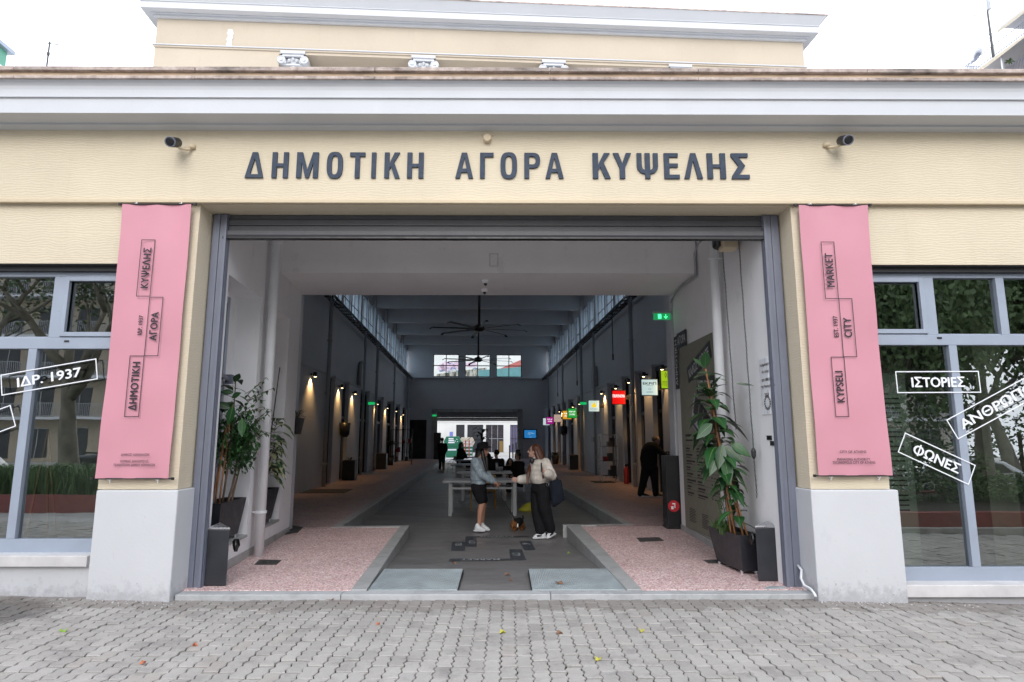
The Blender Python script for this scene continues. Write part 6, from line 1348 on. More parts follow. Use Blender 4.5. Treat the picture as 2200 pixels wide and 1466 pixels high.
# ---- small dog on a leash
D = 11.1; g0 = onZ(1110, 1141, -.1); D = g0.y; T = thing('dog', 'small scruffy tan and black terrier in a dark vest standing between the two women', 'dog', (g0.x, D, -.1)); b = MB(); k_ = .0081
BC = J(1113, 1123, D); HD = J(1103.5, 1126, D - .05)
ellipsoid(b, J(1109, 1126, D), (.075, .075, .085)); ellipsoid(b, J(1117, 1123, D + .08), (.07, .085, .075)); ellipsoid(b, HD, (.062, .06, .058)); capsule(b, HD + Vector((-.03, -.035, -.012)), .028, HD + Vector((-.055, -.06, -.02)), .02); capsule(b, J(1106, 1124, D), .05, HD, .05)
for q in (-1, 1): capsule(b, HD + Vector((.012 * q + .01, .035 * q, .045)), .022, HD + Vector((.02 * q + .015, .05 * q, .085)), .008); capsule(b, HD + Vector((-.02, .03 * q - .02, -.03)), .018, HD + Vector((-.025, .03 * q - .02, -.075)), .012)
for px, yy in ((1106, -.03), (1110, .05)): p = J(px, 1131, D + yy); e = Vector((p.x - .005, p.y - .01, -.085)); chain_caps(b, [p, p.lerp(e, .5) + Vector((.01, .015, 0)), e], [.034, .024, .02]); capsule(b, e, .018, e + Vector((-.02, -.02, -.002)), .016)
for px, yy in ((1119, .08), (1123, .15)): p = J(px, 1127, D + yy); e = Vector((p.x + .02, p.y + .02, -.085)); chain_caps(b, [p, p.lerp(e, .45) + Vector((-.025, -.02, 0)), p.lerp(e, .7) + Vector((.025, .02, 0)), e], [.045, .028, .02, .018]); capsule(b, e, .018, e + Vector((-.025, -.02, -.002)), .015)
chain_caps(b, [J(1121, 1119, D + .15), J(1124, 1113, D + .17), J(1123, 1108, D + .16)], [.022, .018, .010])
rr = random.Random(2)
for k in range(110):
    o_ = rr.choice([(HD, .062), (J(1109, 1128, D), .075), (HD, .06), (J(1117, 1124, D + .08), .075)]); d = Vector((rr.gauss(0, 1), rr.gauss(-.3, 1), rr.gauss(-.1, 1))).normalized(); p = o_[0] + d * o_[1] * .8; capsule(b, p, .012, p + d * .03 + Vector((0, 0, -.022)), .004, 6)
TAN, DBLK = cloth('fur_tan', (.20, .085, .03), .8, 60), cloth('fur_black', (.02, .016, .014), .8, 60)
blob(b, 'body', [TAN, DBLK, EYE_], T, .0065, 1, lambda p: 1 if (p - HD).length > .10 and p.z > .045 - .0 * p.x and p.x > HD.x + .03 else (2 if (p - (HD + Vector((-.058, -.066, -.014)))).length < .017 or min((p - (HD + Vector((-.045 + .02 * q, -.045 + .035 * q * 0, .018)))).length for q in (-1, 1)) < .012 else 0))
v = MB(); ellipsoid(v, J(1110.5, 1123.5, D + .01), (.088, .085, .088)); ellipsoid(v, J(1116, 1121.5, D + .07), (.08, .085, .082)); blob(v, 'vest', BLK, T, .010, 2)
v = MB(); c = J(1111, 1129, D - .08); v.box(c.x, c.x + .02, c.y - .012, c.y, c.z - .03, c.z + .03); v.build('vest_mark', M['vinyl'], T)
m = MB(); a = J(1068, 1040, 11.68); e = J(1107, 1117, D); m.tube([a, a.lerp(e, .3) + Vector((-.01, 0, -.06)), a.lerp(e, .7) + Vector((0, 0, -.03)), e], .006, 6); tag(m.build('leash', M['black'], smooth=True), 'thin black leash running from the hand down to the dog', 'leash')
# ---- man in black bending to the stand at the right
D = 15.9; g0 = onZ(1393, 1067, .1); D = g0.y; T = thing('person', 'man in black coat and trousers reaching out to the black stand on the right', 'person', (g0.x, D, .1)); f = Vector((.8, -.15, -.5)); HC = J(1410, 947, D)
b = MB(); pt = head(b, HC, f, 1.0); chain_caps(b, [J(1401, 958, D), J(1407, 951, D)], [.06, .055]); torso(b, D, [(962, 1382, 1410, .16), (985, 1380, 1408, .14), (1008, 1382, 1408, .15)], 0)
na = [J(1405, 960, D - .2), J(1425, 976, D - .3), J(1440, 983.5, D - .4)]; fa = [J(1392, 962, D + .2), J(1388, 985, D + .24), J(1396, 1005, D + .15)]
for A in (na, fa): chain_caps(b, A, [.055, .045, .03])
hand(b, na[2], (.9, -.3, -.25), (0, -.6, .5), .4); hand(b, fa[2], (.2, 0, -1), (0, .8, 0), .4)
Ls = [[J(1388, 1008, D + .05), J(1382, 1036, D + .02), J(1376, 1061, D)], [J(1404, 1008, D - .08), J(1407, 1036, D - .1), J(1409, 1061, D - .1)]]
for L in Ls: chain_caps(b, L, [.1, .065, .045])
blob(b, 'body', [SKIN2, LIP, EYE_], T, .011, 3, pt)
j = MB(); torso(j, D, [(950, 1392, 1408, .12), (955, 1385, 1411, .23), (966, 1378, 1413, .25), (985, 1375, 1412, .24), (1000, 1377, 1411, .24), (1012, 1379, 1411, .24)], 0)
for A in (na, fa): chain_caps(j, [A[0], A[1], A[1].lerp(A[2], .92)], [.10, .08, .06])
blob(j, 'coat', BLK, T, .015, 3); p_ = MB()
for L in Ls: chain_caps(p_, L, [.13, .10, .08])
blob(p_, 'trousers', BLK, T, .015, 3); hr = MB(); ellipsoid(hr, HC + Vector((-.03, 0, .04)), (.095, .085, .085)); blob(hr, 'hair', pm('hair_grey', (.09, .085, .08), .6, .3, 60), T, .012, 2)
for L, dx in ((Ls[0], -.0), (Ls[1], .0)): e = L[2]; shoe(T, (e.x - .05, e.y + .05, .1), (e.x + .2, e.y - .12, .1), .05, .07, M['black'], None, 'shoe')
# ---- simple far figures: standing walker and the seated group
def figure(label, c, facing, coat, legs, hair, seated=True, skin=SKIN2, group=None, lean=.1, arm=.6, longhair=False, k=1.0):
    """c = head centre; a continuous body with clothing as children"""
    c = Vector(c); f = Vector((math.cos(facing), math.sin(facing), 0)); s = Vector((-f.y, f.x, 0)); u = Vector((0, 0, 1)); P = lambda a, b_, z: c + f * a * k + s * b_ * k + u * z * k
    T = thing('person', label, 'person', tuple(P(-.05, 0, -1.1)), group); b = MB(); pt = head(b, c, f - u * lean, k); chain_caps(b, [P(-.03, 0, -.2), P(-.01, 0, -.08)], [.055 * k, .05 * k]); hipz = -.78
    oval_rings(b, [(P(-.05, 0, -.22), .14 * k, .10 * k, s, f), (P(-.06, 0, -.5), .14 * k, .10 * k, s, f), (P(-.10 if seated else -.04, 0, hipz), .16 * k, .12 * k, s, f)])
    j, p_ = MB(), MB(); oval_rings(j, [(P(-.03, 0, -.15), .09 * k, .08 * k, s, f), (P(-.05, 0, -.2), .20 * k, .12 * k, s, f), (P(-.06, 0, -.38), .23 * k, .15 * k, s, f), (P(-.08, 0, -.62), .22 * k, .15 * k, s, f), (P(-.09, 0, hipz), .21 * k, .15 * k, s, f)])
    for q in (-1, 1):
        A = [P(-.05, .19 * q, -.24), P(.02 + .1 * arm, .25 * q, -.5), P(.32 * arm, .14 * q, -.58 if seated else -.74)]; chain_caps(b, A, [.05 * k, .042 * k, .028 * k]); hand(b, A[2], f - u * (.2 if seated else 1), s, .5, k); chain_caps(j, [A[0], A[1], A[1].lerp(A[2], .9)], [.095 * k, .08 * k, .055 * k])
        L = [P(-.08, .1 * q, hipz - .02), P(.34, .11 * q, hipz + .02), P(.32, .12 * q, hipz - .42)] if seated else [P(-.02, .09 * q, hipz), P(.03 + .09 * q, .09 * q, hipz - .42), P(-.04 + .16 * q, .09 * q, hipz - .82)]
        chain_caps(b, L, [.085 * k, .06 * k, .04 * k]); chain_caps(p_, L, [.115 * k, .085 * k, .065 * k]); e = L[2]; shoe(T, e - f * .05 - u * .09, e + f * .2 - u * .09, .048, .07, M['black'], None, 'shoe')
    blob(b, 'body', [skin, LIP, EYE_], T, .013, 2, pt); blob(j, 'jacket', coat, T, .017, 2); blob(p_, 'trousers', legs, T, .017, 2)
    hr = MB(); ellipsoid(hr, P(-.03, 0, .045), (.10 * k, .095 * k, .095 * k))
    if longhair:
        for q in (-1, 1): chain_caps(hr, [P(-.03, .07 * q, .03), P(-.03, .11 * q, -.14), P(.0, .12 * q, -.34)], [.05 * k, .06 * k, .03 * k])
        chain_caps(hr, [P(-.08, 0, 0), P(-.12, 0, -.3)], [.08 * k, .05 * k])
    blob(hr, 'hair', hair, T, .014, 2); return T
g0 = onZ(944, 1009, -.1); hd = J(950, 946, g0.y); figure('person in a dark coat walking away at the far left of the driveway', hd, R(95), BLK, NAVY, HAIR_D, False, arm=.2)
figure('seated woman with long dark hair and black coat left of the tables', J(992, 956, 28.3), R(-20), BLK, BLK, HAIR_D, True, longhair=True)
figure('seated person in a black jacket turned away, behind the denim jacket', J(1066, 975, 20.6), R(120), BLK, NAVY, HAIR_D, True)
figure('seated young woman with long dark hair facing the camera at the second table', J(1096, 992, 21.9), R(-80), BLK, NAVY, HAIR_D, True, longhair=True, k=.92)
figure('seated man in black leaning over the table beside the woman in white', J(1111, 980, 20.4), R(-150), BLK, BLK, HAIR_D, True, lean=.3, k=1.08)
figure('seated person in dark clothes farthest back at the tables', J(1042, 966, 26.0), R(-60), NAVY, BLK, HAIR_D, True)
for lab, px, D in (('white stool of the seated woman left of the tables', 990, 28.4), ('white stool under the person turned away', 1067, 20.7), ('white stool of the young woman at the second table', 1096, 22.0), ('white stool under the man in black', 1115, 20.4), ('white stool farthest back at the tables', 1042, 26.1)):
    c = onY(px, 1010, D); T = thing('stool', lab, 'stool', (c.x, D, -.1), 'stools at the tables'); m = MB(); m.box(c.x - .19, c.x + .19, D - .19, D + .19, .31, .35); m.build('seat', M['white_metal'], T, bevel=.01)
    for a in (-1, 1):
        for b_ in (-1, 1): m = MB(); m.bar((c.x + a * .16, D + b_ * .16, -.1), (c.x + a * .14, D + b_ * .14, .31), .03); m.build('leg', M['white_metal'], T)
# ================================================================== beyond the far gate
fs = MB(HALL); fs.box(-14, 14, 46.3, 62, -.4, -.105); tag(fs.build('far_street', M['paving_base']), kind='structure')
M['far_white'] = pm('far_wall_white', (.62, .62, .60), .8, .1, .6)
SB = 60.0
T = hthing('street_house', 'white low house with dark shop windows seen through the far gate', 'building', SB, 0, -.1)
q = lambda px, py: onS(px, py, SB); ztop = q(1100, 900)[1]
m = MB(); WN = [(980, 998, 917, 950), (1004, 1038, 914, 952), (1044, 1082, 911, 968), (1096, 1112, 911, 970)]
m.box(-9, 9, .02, 6, 0, .32); ed = [-9.0]
for a, b, c, d in WN: ed += [q(a, 930)[0], q(b, 930)[0]]
ed.append(9.0); zb = q(1060, 968)[1] + .1; zt = q(1000, 913)[1] + .1
for a, b in zip(ed[0::2], ed[1::2]): m.box(a, b, 0, 6, .32, zt)
m.box(-9, 9, 0, 6, zt, ztop + .1); m.box(-9, 9, -.12, 6, ztop + .1, ztop + .25); m.box(-9, 9, -.06, 0, zt + .28, zt + .36); lput(m, 'wall', 'far_white', T)
for k, (a, b, c, d) in enumerate(WN):
    t0, t1 = q(a, 930)[0], q(b, 930)[0]; m = MB(); m.box(t0, t1, .15, .2, .32, zt); g = lput(m, 'window', (M['anthracite'], M['anthracite'], pm('window_dark', (.03, .025, .03), .3), pm('window_violet', (.10, .09, .17), .5))[k], T)
    f = MB(); 
    for i in range(4): x = t0 + (t1 - t0) * i / 3; f.box(x - .02, x + .02, .1, .15, .32, zt)
    for i in range(3): z = .32 + (zt - .32) * i / 2; f.box(t0, t1, .102, .15, z - .02, z + .02)
    lput(f, 'frame', 'white_metal' if k == 2 else 'dark', g)
m = MB(); a, b = q(1073, 950)[0], q(1081, 950)[0]; m.box(a, b, .1, .148, .35, 1.4); lput(m, 'door_panel', pm('ochre_panel', (.22, .13, .03), .6), T)
m = MB(); a, z1 = q(966, 928); b, z0 = q(973, 941); m.box(a, b, -.03, 0, z0 + .1, z1 + .1); lput(m, 'poster', pm('poster_blue', (.16, .18, .5), .6), T)
m = MB(); m.box(-9, 9, .5, 6, ztop + .25, ztop + 1.0); m.box(-3, -1, .4, .5, ztop + .3, ztop + .8); lput(m, 'roof_storey', 'anthracite', T)
# recycling containers
def container(label, px0, px1, py0, py1, s, col, lid):
    (t0, z1), (t1, z0) = onS(px0, py0, s), onS(px1, py1, s); w_, hh = t1 - t0, z1 + .1; T = hthing('recycling_container', label, 'container', s, (t0 + t1) / 2, -.1, 'recycling containers in the far street')
    m = MB(); m.prism([(-w_ * .36, 0), (w_ * .36, 0), (w_ * .38, hh * .52), (-w_ * .38, hh * .52)], (0, 0, 0), X1, Z1, (0, 1.1, 0)); lput(m, 'body', col, T, bevel=.02)
    m = MB(); m.prism([(-w_ * .36, hh * .52), (w_ * .36, hh * .52), (w_ / 2, hh * .76), (w_ * .34, hh), (-w_ * .34, hh), (-w_ / 2, hh * .76)], (0, -.03, 0), X1, Z1, (0, 1.16, 0)); lput(m, 'lid', lid, T, bevel=.03)
    return T, w_, hh
GC = pm('container_green', (.02, .16, .09), .4); 
T, w_, hh = container('green recycling container with white print beyond the far gate', 953, 991, 938, 977, 55.5, GC, GC)
m = MB()
for k, (x0, x1) in enumerate(((-.22, .06), (-.22, .08), (-.24, .12))): m.box(x0 * w_, x1 * w_, -.036, -.032, hh * (.86 - .09 * k), hh * (.92 - .09 * k))
for k in range(3):
    a = 2 * math.pi * k / 3 + R(90); c = Vector((w_ * .22, -.036, hh * .80)); u = lambda r, b: c + Vector((r * math.cos(b), 0, r * math.sin(b))); m.tube([u(.13, a - .75), u(.13, a - .2), u(.13, a + .3)], .025, 5)
m.box(-.25 * w_, .22 * w_, -.02, -.006, hh * .33, hh * .40); lput(m, 'print', 'vinyl', T)
container('green container with a pale beige lid beyond the far gate', 986, 1020, 940, 984, 57.2, GC, pm('lid_beige', (.55, .47, .38), .6))
T = hthing('street_barrier', 'low red and white striped barrier in the far street', 'barrier', 52, -.75, -.1); m = MB()
for k in range(5): m.box(-.35, .35, 0, .05, .15 + .28 * k, .25 + .28 * k)
lput(m, 'rail', 'vinyl', T); m = MB()
for x in (-.2, .1): m.box(x - .04, x + .04, -.02, 0, .1, 1.5)
lput(m, 'post', pm('barrier_red', (.6, .06, .04), .5), T)
# what the three high end windows look out on
T = hthing('graffiti_house', 'white rendered house with pink and blue spray paint behind the hall', 'building', 74, 0, -.1)
q = lambda px, py: onS(px, py, 74.0); m = MB(); m.box(-12, 12, 0, 8, 0, 15); lput(m, 'wall', 'far_white', T); m = MB(); rr = random.Random(12)
PK, BL = pm('spray_pink', (.60, .44, .54), .8, .2, 1), pm('spray_blue', (.05, .16, .34), .8, .3, 2)
def blotch(mb, px, py, rx, ry, yy, n=22):
    c = q(px, py); k = 74 / 1351; pts = [(c[0] + rx * k * math.cos(2 * math.pi * j / n) * rr.uniform(.82, 1.1), c[1] + .1 + ry * k * math.sin(2 * math.pi * j / n) * rr.uniform(.75, 1.1)) for j in range(n)]; mb.prism(pts, (0, 0, 0), X1, Z1, (0, -yy, 0))
for px, py, rx, ry in ((962, 788, 17, 12), (985, 785, 14, 9), (950, 790, 10, 9), (1012, 784, 14, 6)): blotch(m, px, py, rx, ry, .02)
lput(m, 'spray_paint', PK, T); m = MB()
for k in range(26): blotch(m, rr.uniform(940, 1026), rr.choice([776, 781, 792, 797]) + rr.uniform(-2, 2), rr.uniform(1.0, 4), rr.uniform(.6, 1.6), .04, 8)
lput(m, 'spray_outline', BL, T)
m = MB()
for k in range(9): a = q(964 + 2.3 * k, 795); m.box(a[0], a[0] + .06, -.5, -.44, a[1] - .7, a[1] + .1)
lput(m, 'railing', 'pipe_hall', T)
T = hthing('stained_wall', 'pale old wall with black water stains seen through the high end windows', 'wall', 70, 0, -.1)
q = lambda px, py: onS(px, py, 70.0); z = q(1000, 794)[1]; t = NT('stained_render'); st = t.ramp(t.noise(1.2, 6, .7, t.scaled((2.5, 1, .6))), [(.42, (.05, .045, .04)), (.6, (.42, .40, .34))]); t.color(st); t.set(.9)
m = MB(); a = q(938, 800)[0]; m.add([(a, 0, 0), (q(1046, 800)[0], 0, 0), (q(1046, 800)[0], 0, q(1046, 788)[1]), (a, 0, q(938, 802)[1])] + [(a, .4, 0), (q(1046, 800)[0], .4, 0), (q(1046, 800)[0], .4, q(1046, 788)[1]), (a, .4, q(938, 802)[1])], [(0, 1, 2, 3), (4, 7, 6, 5), (3, 2, 6, 7), (0, 3, 7, 4), (1, 5, 6, 2)]); lput(m, 'wall', t.m, T)
T = hthing('teal_shed', 'teal metal shed with a red pitched roof seen through the right end window', 'shed', 66, 0, -.1); q = lambda px, py: onS(px, py, 66.0)
a, b = q(1028, 800)[0], q(1136, 800)[0]; z0, z1 = q(1028, 796)[1], q(1136, 787)[1]
m = MB(); m.prism([(a, 0), (b, 0), (b, z1 + .1), (a, z0 + .1)], (0, 0, 0), X1, Z1, (0, 5, 0)); lput(m, 'wall', pm('shed_teal', (.07, .21, .22), .5, .2, 1), T)
a = q(1064, 788)[0]; m = MB(); m.prism([(a, z0 + .1), (b, z1 + .12), (b, q(1136, 766)[1] + .1)], (0, .2, 0), X1, Z1, (0, 5, 0)); lput(m, 'roof', pm('shed_red', (.42, .10, .09), .6, .2, 1), T)
# ------------------------------------------------------------------ roofs and blocks seen over the parapet
def awning(mb, a, b, drop, out):   # scalloped cloth awning from wall line a-b
    a, b = Vector(a), Vector(b); n = 24; o = Vector(out)
    top = [a.lerp(b, k / n) for k in range(n + 1)]; low = [p + o - Vector((0, 0, drop)) for p in top]; val = [p - Vector((0, 0, .22 + .07 * math.sin(k * 1.4))) for k, p in enumerate(low)]
    vs = top + low + val; m_ = n + 1; mb.add(vs, [(k, k + 1, m_ + k + 1, m_ + k) for k in range(n)] + [(m_ + k, m_ + k + 1, 2 * m_ + k + 1, 2 * m_ + k) for k in range(n)])
def rail(mb, a, b, hgt, step, r=.012):
    a, b = Vector(a), Vector(b); L = (b - a).length; n = int(L / step)
    for zz in (hgt, .08): mb.bar(a + Vector((0, 0, zz)), b + Vector((0, 0, zz)), r * 2.4)
    for k in range(n + 1): p = a.lerp(b, k / n); mb.bar(p, p + Vector((0, 0, hgt)), r * 2)
T = hthing('balcony_block', 'beige apartment block with awnings and white balcony rails at the top right corner', 'building', 30, 45, 0)
TB = 43.0; sA, zA = sT(2104, 145, TB); zR = sT(2130, 102, TB)[1]; zU = sT(2192, 45, TB)[1]; sE = sT(2075, 146, TB)[0]
m = MB(HALL); m.box(45, 58, 8, sA + 1.0, 0, zA - .05); m.box(47.5, 58, 8, sA - 1, zA, zA + 2.9); o = m.build('wall', pm('block_beige', (.30, .23, .17), .8)); put_h(o, T)
m = MB(HALL); m.box(TB, 46, 8, sA + 1.0, zA - .25, zA - .02); m.box(44.2, 58, 8, sA - 1.2, zA + 2.9, zA + 3.05); o = m.build('balcony_slab', M['cornice']); put_h(o, T)
M['awning'] = pm('awning_cloth', (.55, .49, .38), .8)
m = MB(HALL); awning(m, (TB - .02, sA + .6, zA - .06), (TB - .02, 8, zA - .06), .25, (-.25, 0, 0)); o = m.build('awning', M['awning'], fix=False); put_h(o, T)
m = MB(HALL); awning(m, (44.2, sA - 1.2, zA + 2.9), (44.2, 8, zA + 2.9), .25, (-.3, 0, 0)); o = m.build('awning', M['awning'], fix=False); put_h(o, T)
m = MB(HALL); rail(m, (TB, sE, zA), (TB, 8, zA), 1.0, .16, .014); rail(m, (TB, sE, zA), (46, sE, zA), 1.0, .16, .014)
for k in range(22):    # fan of security rods at the end of the terrace
    a = R(178 - 7.2 * k); m.bar((TB, sE - 1.2, zA + .8), (TB - .02, sE - 1.2 - 2.3 * math.cos(a), zA + .8 + 2.3 * math.sin(a)), .03)
o = m.build('terrace_rail', M['track']); put_h(o, T)
zB = sT(2163, 147, TB)[1]; m = MB(HALL); m.box(TB, 46, 8, sT(2163, 147, TB)[0], zB - 1.3, zB - 1.05); rail(m, (TB, sT(2163, 147, TB)[0], zB - 1.05), (TB, 8, zB - 1.05), 1.05, .14, .02); o = m.build('balcony_rail', M['track']); put_h(o, T)
sP = sT(2150, 112, TB)[0]; m = MB(HALL)
for k in range(4): m.box(TB, TB + .12, sP - 4 * k, sP - 4 * k + .12, zB - 1, zA - .2)
o = m.build('balcony_post', M['pipe_white']); put_h(o, T)
s_, z_ = sT(2166, 128, TB); m = MB(HALL); tuft(m, (TB + .1, s_, z_ - .2), 26, .6, .8, 19, .1, 1.2); o = m.build('balcony_plant', M['grass_leaf'], fix=False); put_h(o, T)
(sa, za), (sb, zb) = sT(2134, 120, TB), sT(2123, 2, TB); T = hthing('roof_aerial', 'dark television aerial on a tall mast above the awnings at the top right', 'aerial', sa, TB, zA); m = MB(HALL); m.tube([(TB, sa, zA), (TB, sa, za + (zb - za) * .8), (TB, sb, zb)], [.10, .07, .05], 6); o = m.build('mast', M['dark']); put_h(o, T)
m = MB(HALL)
for d in (-1.5, 1.5): m.tube([(TB, sb + d, zb + .2), (TB, sb + d * 1.0, zb - .6), (TB, sb + d * .85, zb - 1.9)], .035, 5)
m.tube([(TB, sb, zb - .8), (TB, sb, zb + .3)], .14, 6); m.bar((TB, sb - 1.5, zb - .3), (TB, sb + 1.5, zb - .3), .04); o = m.build('array', M['pipe_hall']); put_h(o, T)
T = hthing('green_block', 'corner of a block with a green panelled penthouse at the far left edge', 'building', 55, -45, 0); TB = -43.0; sa, za = sT(15, 118, TB); zt = sT(0, 105, TB)[1]
m = MB(HALL); m.box(-56, TB, sa - 12, sa, 0, za - 1.3); o = m.build('wall', pm('block_pale', (.62, .66, .62), .8)); put_h(o, T)
m = MB(HALL); m.box(-56, TB, sa - 9, sa, za - 1.3, za + .2); o = m.build('penthouse', pm('penthouse_green', (.10, .32, .22), .5)); put_h(o, T)
m = MB(HALL); m.box(-56, TB + .4, sa - 9.4, sa + .4, za + .2, za + .55); o = m.build('roof_edge', M['frame']); put_h(o, T)
(sa, za), (sb, zb) = sT(100, 160, -30), sT(107, 90, -30); T = hthing('roof_aerial', 'thin pole aerial standing against the sky at the left', 'aerial', sa, -30, 5); m = MB(HALL); m.tube([(-30, sb, 8), (-30, sb, zb)], .05, 6); m.lathe([(.09, -.1), (.09, .1)], (-30, sb, za + (zb - za) * .62), 8); m.bar((-30.3, sb, zb - .1), (-29.4, sb, zb - .2), .04); o = m.build('mast', M['dark']); put_h(o, T)
m = MB(HALL); m.box(-34, -26, sb - 4, sb + 4, 0, 8); o = m.build('roof_block', M['far_white']); put_h(o, T)

# ================================================================== the street behind the camera (mirrored in the shop windows)
pb = MB(); pb.box(-60, 60, -16, -3.2, -.5, -.32); tag(pb.build('road', pm('asphalt', (.06, .06, .062), .9, .2, 3)), kind='structure')
pb = MB(); pb.box(-60, 60, -48, -16, -.5, -.2); tag(pb.build('pavement', M['paving_base']), kind='structure')
RED = pm('kerb_red', (.24, .065, .06), .7, .25, 3)
def bed(label, x0, x1, y0, y1, z):
    T = thing('planting_bed', label, 'planting bed', (x0, y1, z), 'red edged planting beds'); m = MB(); m.box(x0, x1, y1 - .18, y1, z - .4, z + .30); m.box(x0, x1, y0, y0 + .18, z - .4, z + .30); m.box(x0, x0 + .18, y0 + .18, y1 - .18, z - .4, z + .30); m.box(x1 - .18, x1, y0 + .18, y1 - .18, z - .4, z + .30); m.build('kerb', RED, T); m = MB(); m.box(x0 + .18, x1 - .18, y0 + .18, y1 - .18, z - .4, z + .24); m.build('soil', M['soil'], T)
bed('red edged planting bed of long grass, mirrored in the left window', -16, -3.6, -3.1, -.6, .06); bed('red edged planting bed with a hedge, mirrored in the right window', 4.2, 16, -3.1, 1.75, -.05)
gr = MB(); rr = random.Random(41)
for k in range(9000):
    x, y = rr.uniform(-15.7, -3.8), rr.uniform(-2.9, -.8); L = rr.uniform(.35, .95); a = rr.uniform(0, 6.28); d = Vector((math.cos(a), math.sin(a), 0)) * L * .6; sd = Vector((-math.sin(a), math.cos(a), 0)) * .012
    p0 = Vector((x, y, .3)); p1 = p0 + d * .4 + Vector((0, 0, L * .7)); p2 = p0 + d + Vector((0, 0, L * .75)); gr.add([p0 - sd, p0 + sd, p1 + sd, p1 - sd, p2], [(0, 1, 2, 3), (3, 2, 4)])
tag(gr.build('ornamental_grass', M['grass_leaf'], fix=False), 'long green grass filling the left planting bed', 'grass', kind='stuff')
def leaf_cloud(mb, n, c, r, L, seed, droop=0, shell=.3):
    rr = random.Random(seed)
    for k in range(n):
        while True:
            q = Vector((rr.uniform(-1, 1), rr.uniform(-1, 1), rr.uniform(-1, 1)))
            if shell < q.length < 1 and noise.noise(q * 2.2 + Vector((seed, 0, 0))) > -.12: break
        p = Vector(c) + Vector((q.x * r[0], q.y * r[1], q.z * r[2])); a = rr.uniform(0, 6.28); d = Vector((math.cos(a), math.sin(a), rr.uniform(-1, .5) - droop)).normalized(); sd = d.cross(Vector((rr.uniform(-1, 1), rr.uniform(-1, 1), rr.uniform(-1, 1)))).normalized() * L * .3
        ll = L * rr.uniform(.6, 1.3); mb.add([p - sd, p + d * ll * .5 - sd * 1.1, p + d * ll, p + d * ll * .5 + sd * 1.1], [(0, 1, 2, 3)])
hd = MB()
for x in range(5, 16): leaf_cloud(hd, 1500, (x, -1.2, .85 if x < 11 else .45), (.9, 1.3, .75 if x < 11 else .34), .10, x, 0, .35)
H_ = thing('hedge', 'clipped green hedge in the right planting bed', 'hedge', (10, -1.2, .2)); hd.build('foliage', M['tree_leaf'], H_, fix=False); m = MB()
for x in range(5, 16): m.tube([(x, -1.2, .2), (x + .1, -1.2, 1.0)], .03, 6)
m.build('stem', M['bark'], H_)
for k in range(7):
    x = 9.5 + 2.3 * k; S_ = thing('tall_shrub', 'dense green shrub behind the parked silver car, mirrored in the right window', 'shrub', (x, -9.6, -.3), 'shrubs along the far pavement'); m = MB(); leaf_cloud(m, 900, (x, -9.6, 1.7), (1.5, 1.1, 2.1), .17, 60 + k, .2, .3); m.build('foliage', M['tree_leaf'], S_, fix=False); m = MB(); m.tube([(x, -9.6, -.35), (x + .1, -9.6, 1.8)], .06, 6); m.build('stem', M['bark'], S_)
M['plane_bark'] = pm('plane_bark', (.22, .20, .16), .9, .45, 4, bump=.4, bscale=12)
def tree(label, x, y, z, hgt, seed, clumps, leaf_n, L, droop, r0=.28):
    T = thing('street_tree', label, 'tree', (x, y, z), 'trees across the forecourt'); rr = random.Random(seed); t = MB(); tips = []
    def grow(p, d, L_, r, depth):
        pts = [p]; 
        for k in range(5): d = (d + Vector((rr.uniform(-.22, .22), rr.uniform(-.22, .22), rr.uniform(-.06, .14)))).normalized(); pts.append(pts[-1] + d * L_ / 5)
        t.tube(pts, [r * (1 - .13 * k) for k in range(6)], 8 if depth < 2 else 4)
        if depth < 4:
            for k in range(3 if depth < 3 else 4):
                a = rr.uniform(0, 6.28); nd = (d * .7 + Vector((math.cos(a), math.sin(a), rr.uniform(-.1, .5))) * .8).normalized(); grow(pts[rr.choice((3, 4, 5))], nd, L_ * rr.uniform(.55, .75), r * .48, depth + 1)
        else: tips.append(pts[-1])
    grow(Vector((x, y, z)), Vector((rr.uniform(-.1, .1), 0, 1)), hgt * .42, r0, 0); t.build('trunk', M['plane_bark'], T, smooth=True)
    f = MB()
    for k in range(clumps): c = rr.choice(tips); leaf_cloud(f, leaf_n, c, (.9 + rr.random(), .9 + rr.random(), .7 + rr.random() * (1 + droop)), L, seed * 50 + k, droop, .0)
    f.build('crown', M['tree_leaf'], T, fix=False)
tree('big bare limbed plane tree mirrored in the left shop window', -9.0, -3.0, .1, 10, 3, 14, 130, .14, 0, .34)
tree('second plane tree farther left, mirrored in the left shop window', -14.5, -4.2, .1, 11, 4, 26, 160, .14, 0)
tree('pale plane tree mirrored at the left edge', -5.6, -6.8, -.2, 10, 7, 12, 120, .14, 0, .24)
tree('third plane tree between the others, mirrored in the left window', -11.8, -3.6, .1, 10, 12, 40, 200, .15, 0)
tree('drooping pepper tree mirrored in the right shop window', 8.2, -3.4, -.1, 8.5, 5, 60, 330, .16, 1.2)
tree('second drooping pepper tree mirrored at the right edge', 13.0, -4.0, -.1, 9, 6, 60, 330, .16, 1.2)
tree('third pepper tree behind the parked silver car', 17.5, -8.5, -.2, 9, 8, 46, 300, .16, 1.0)
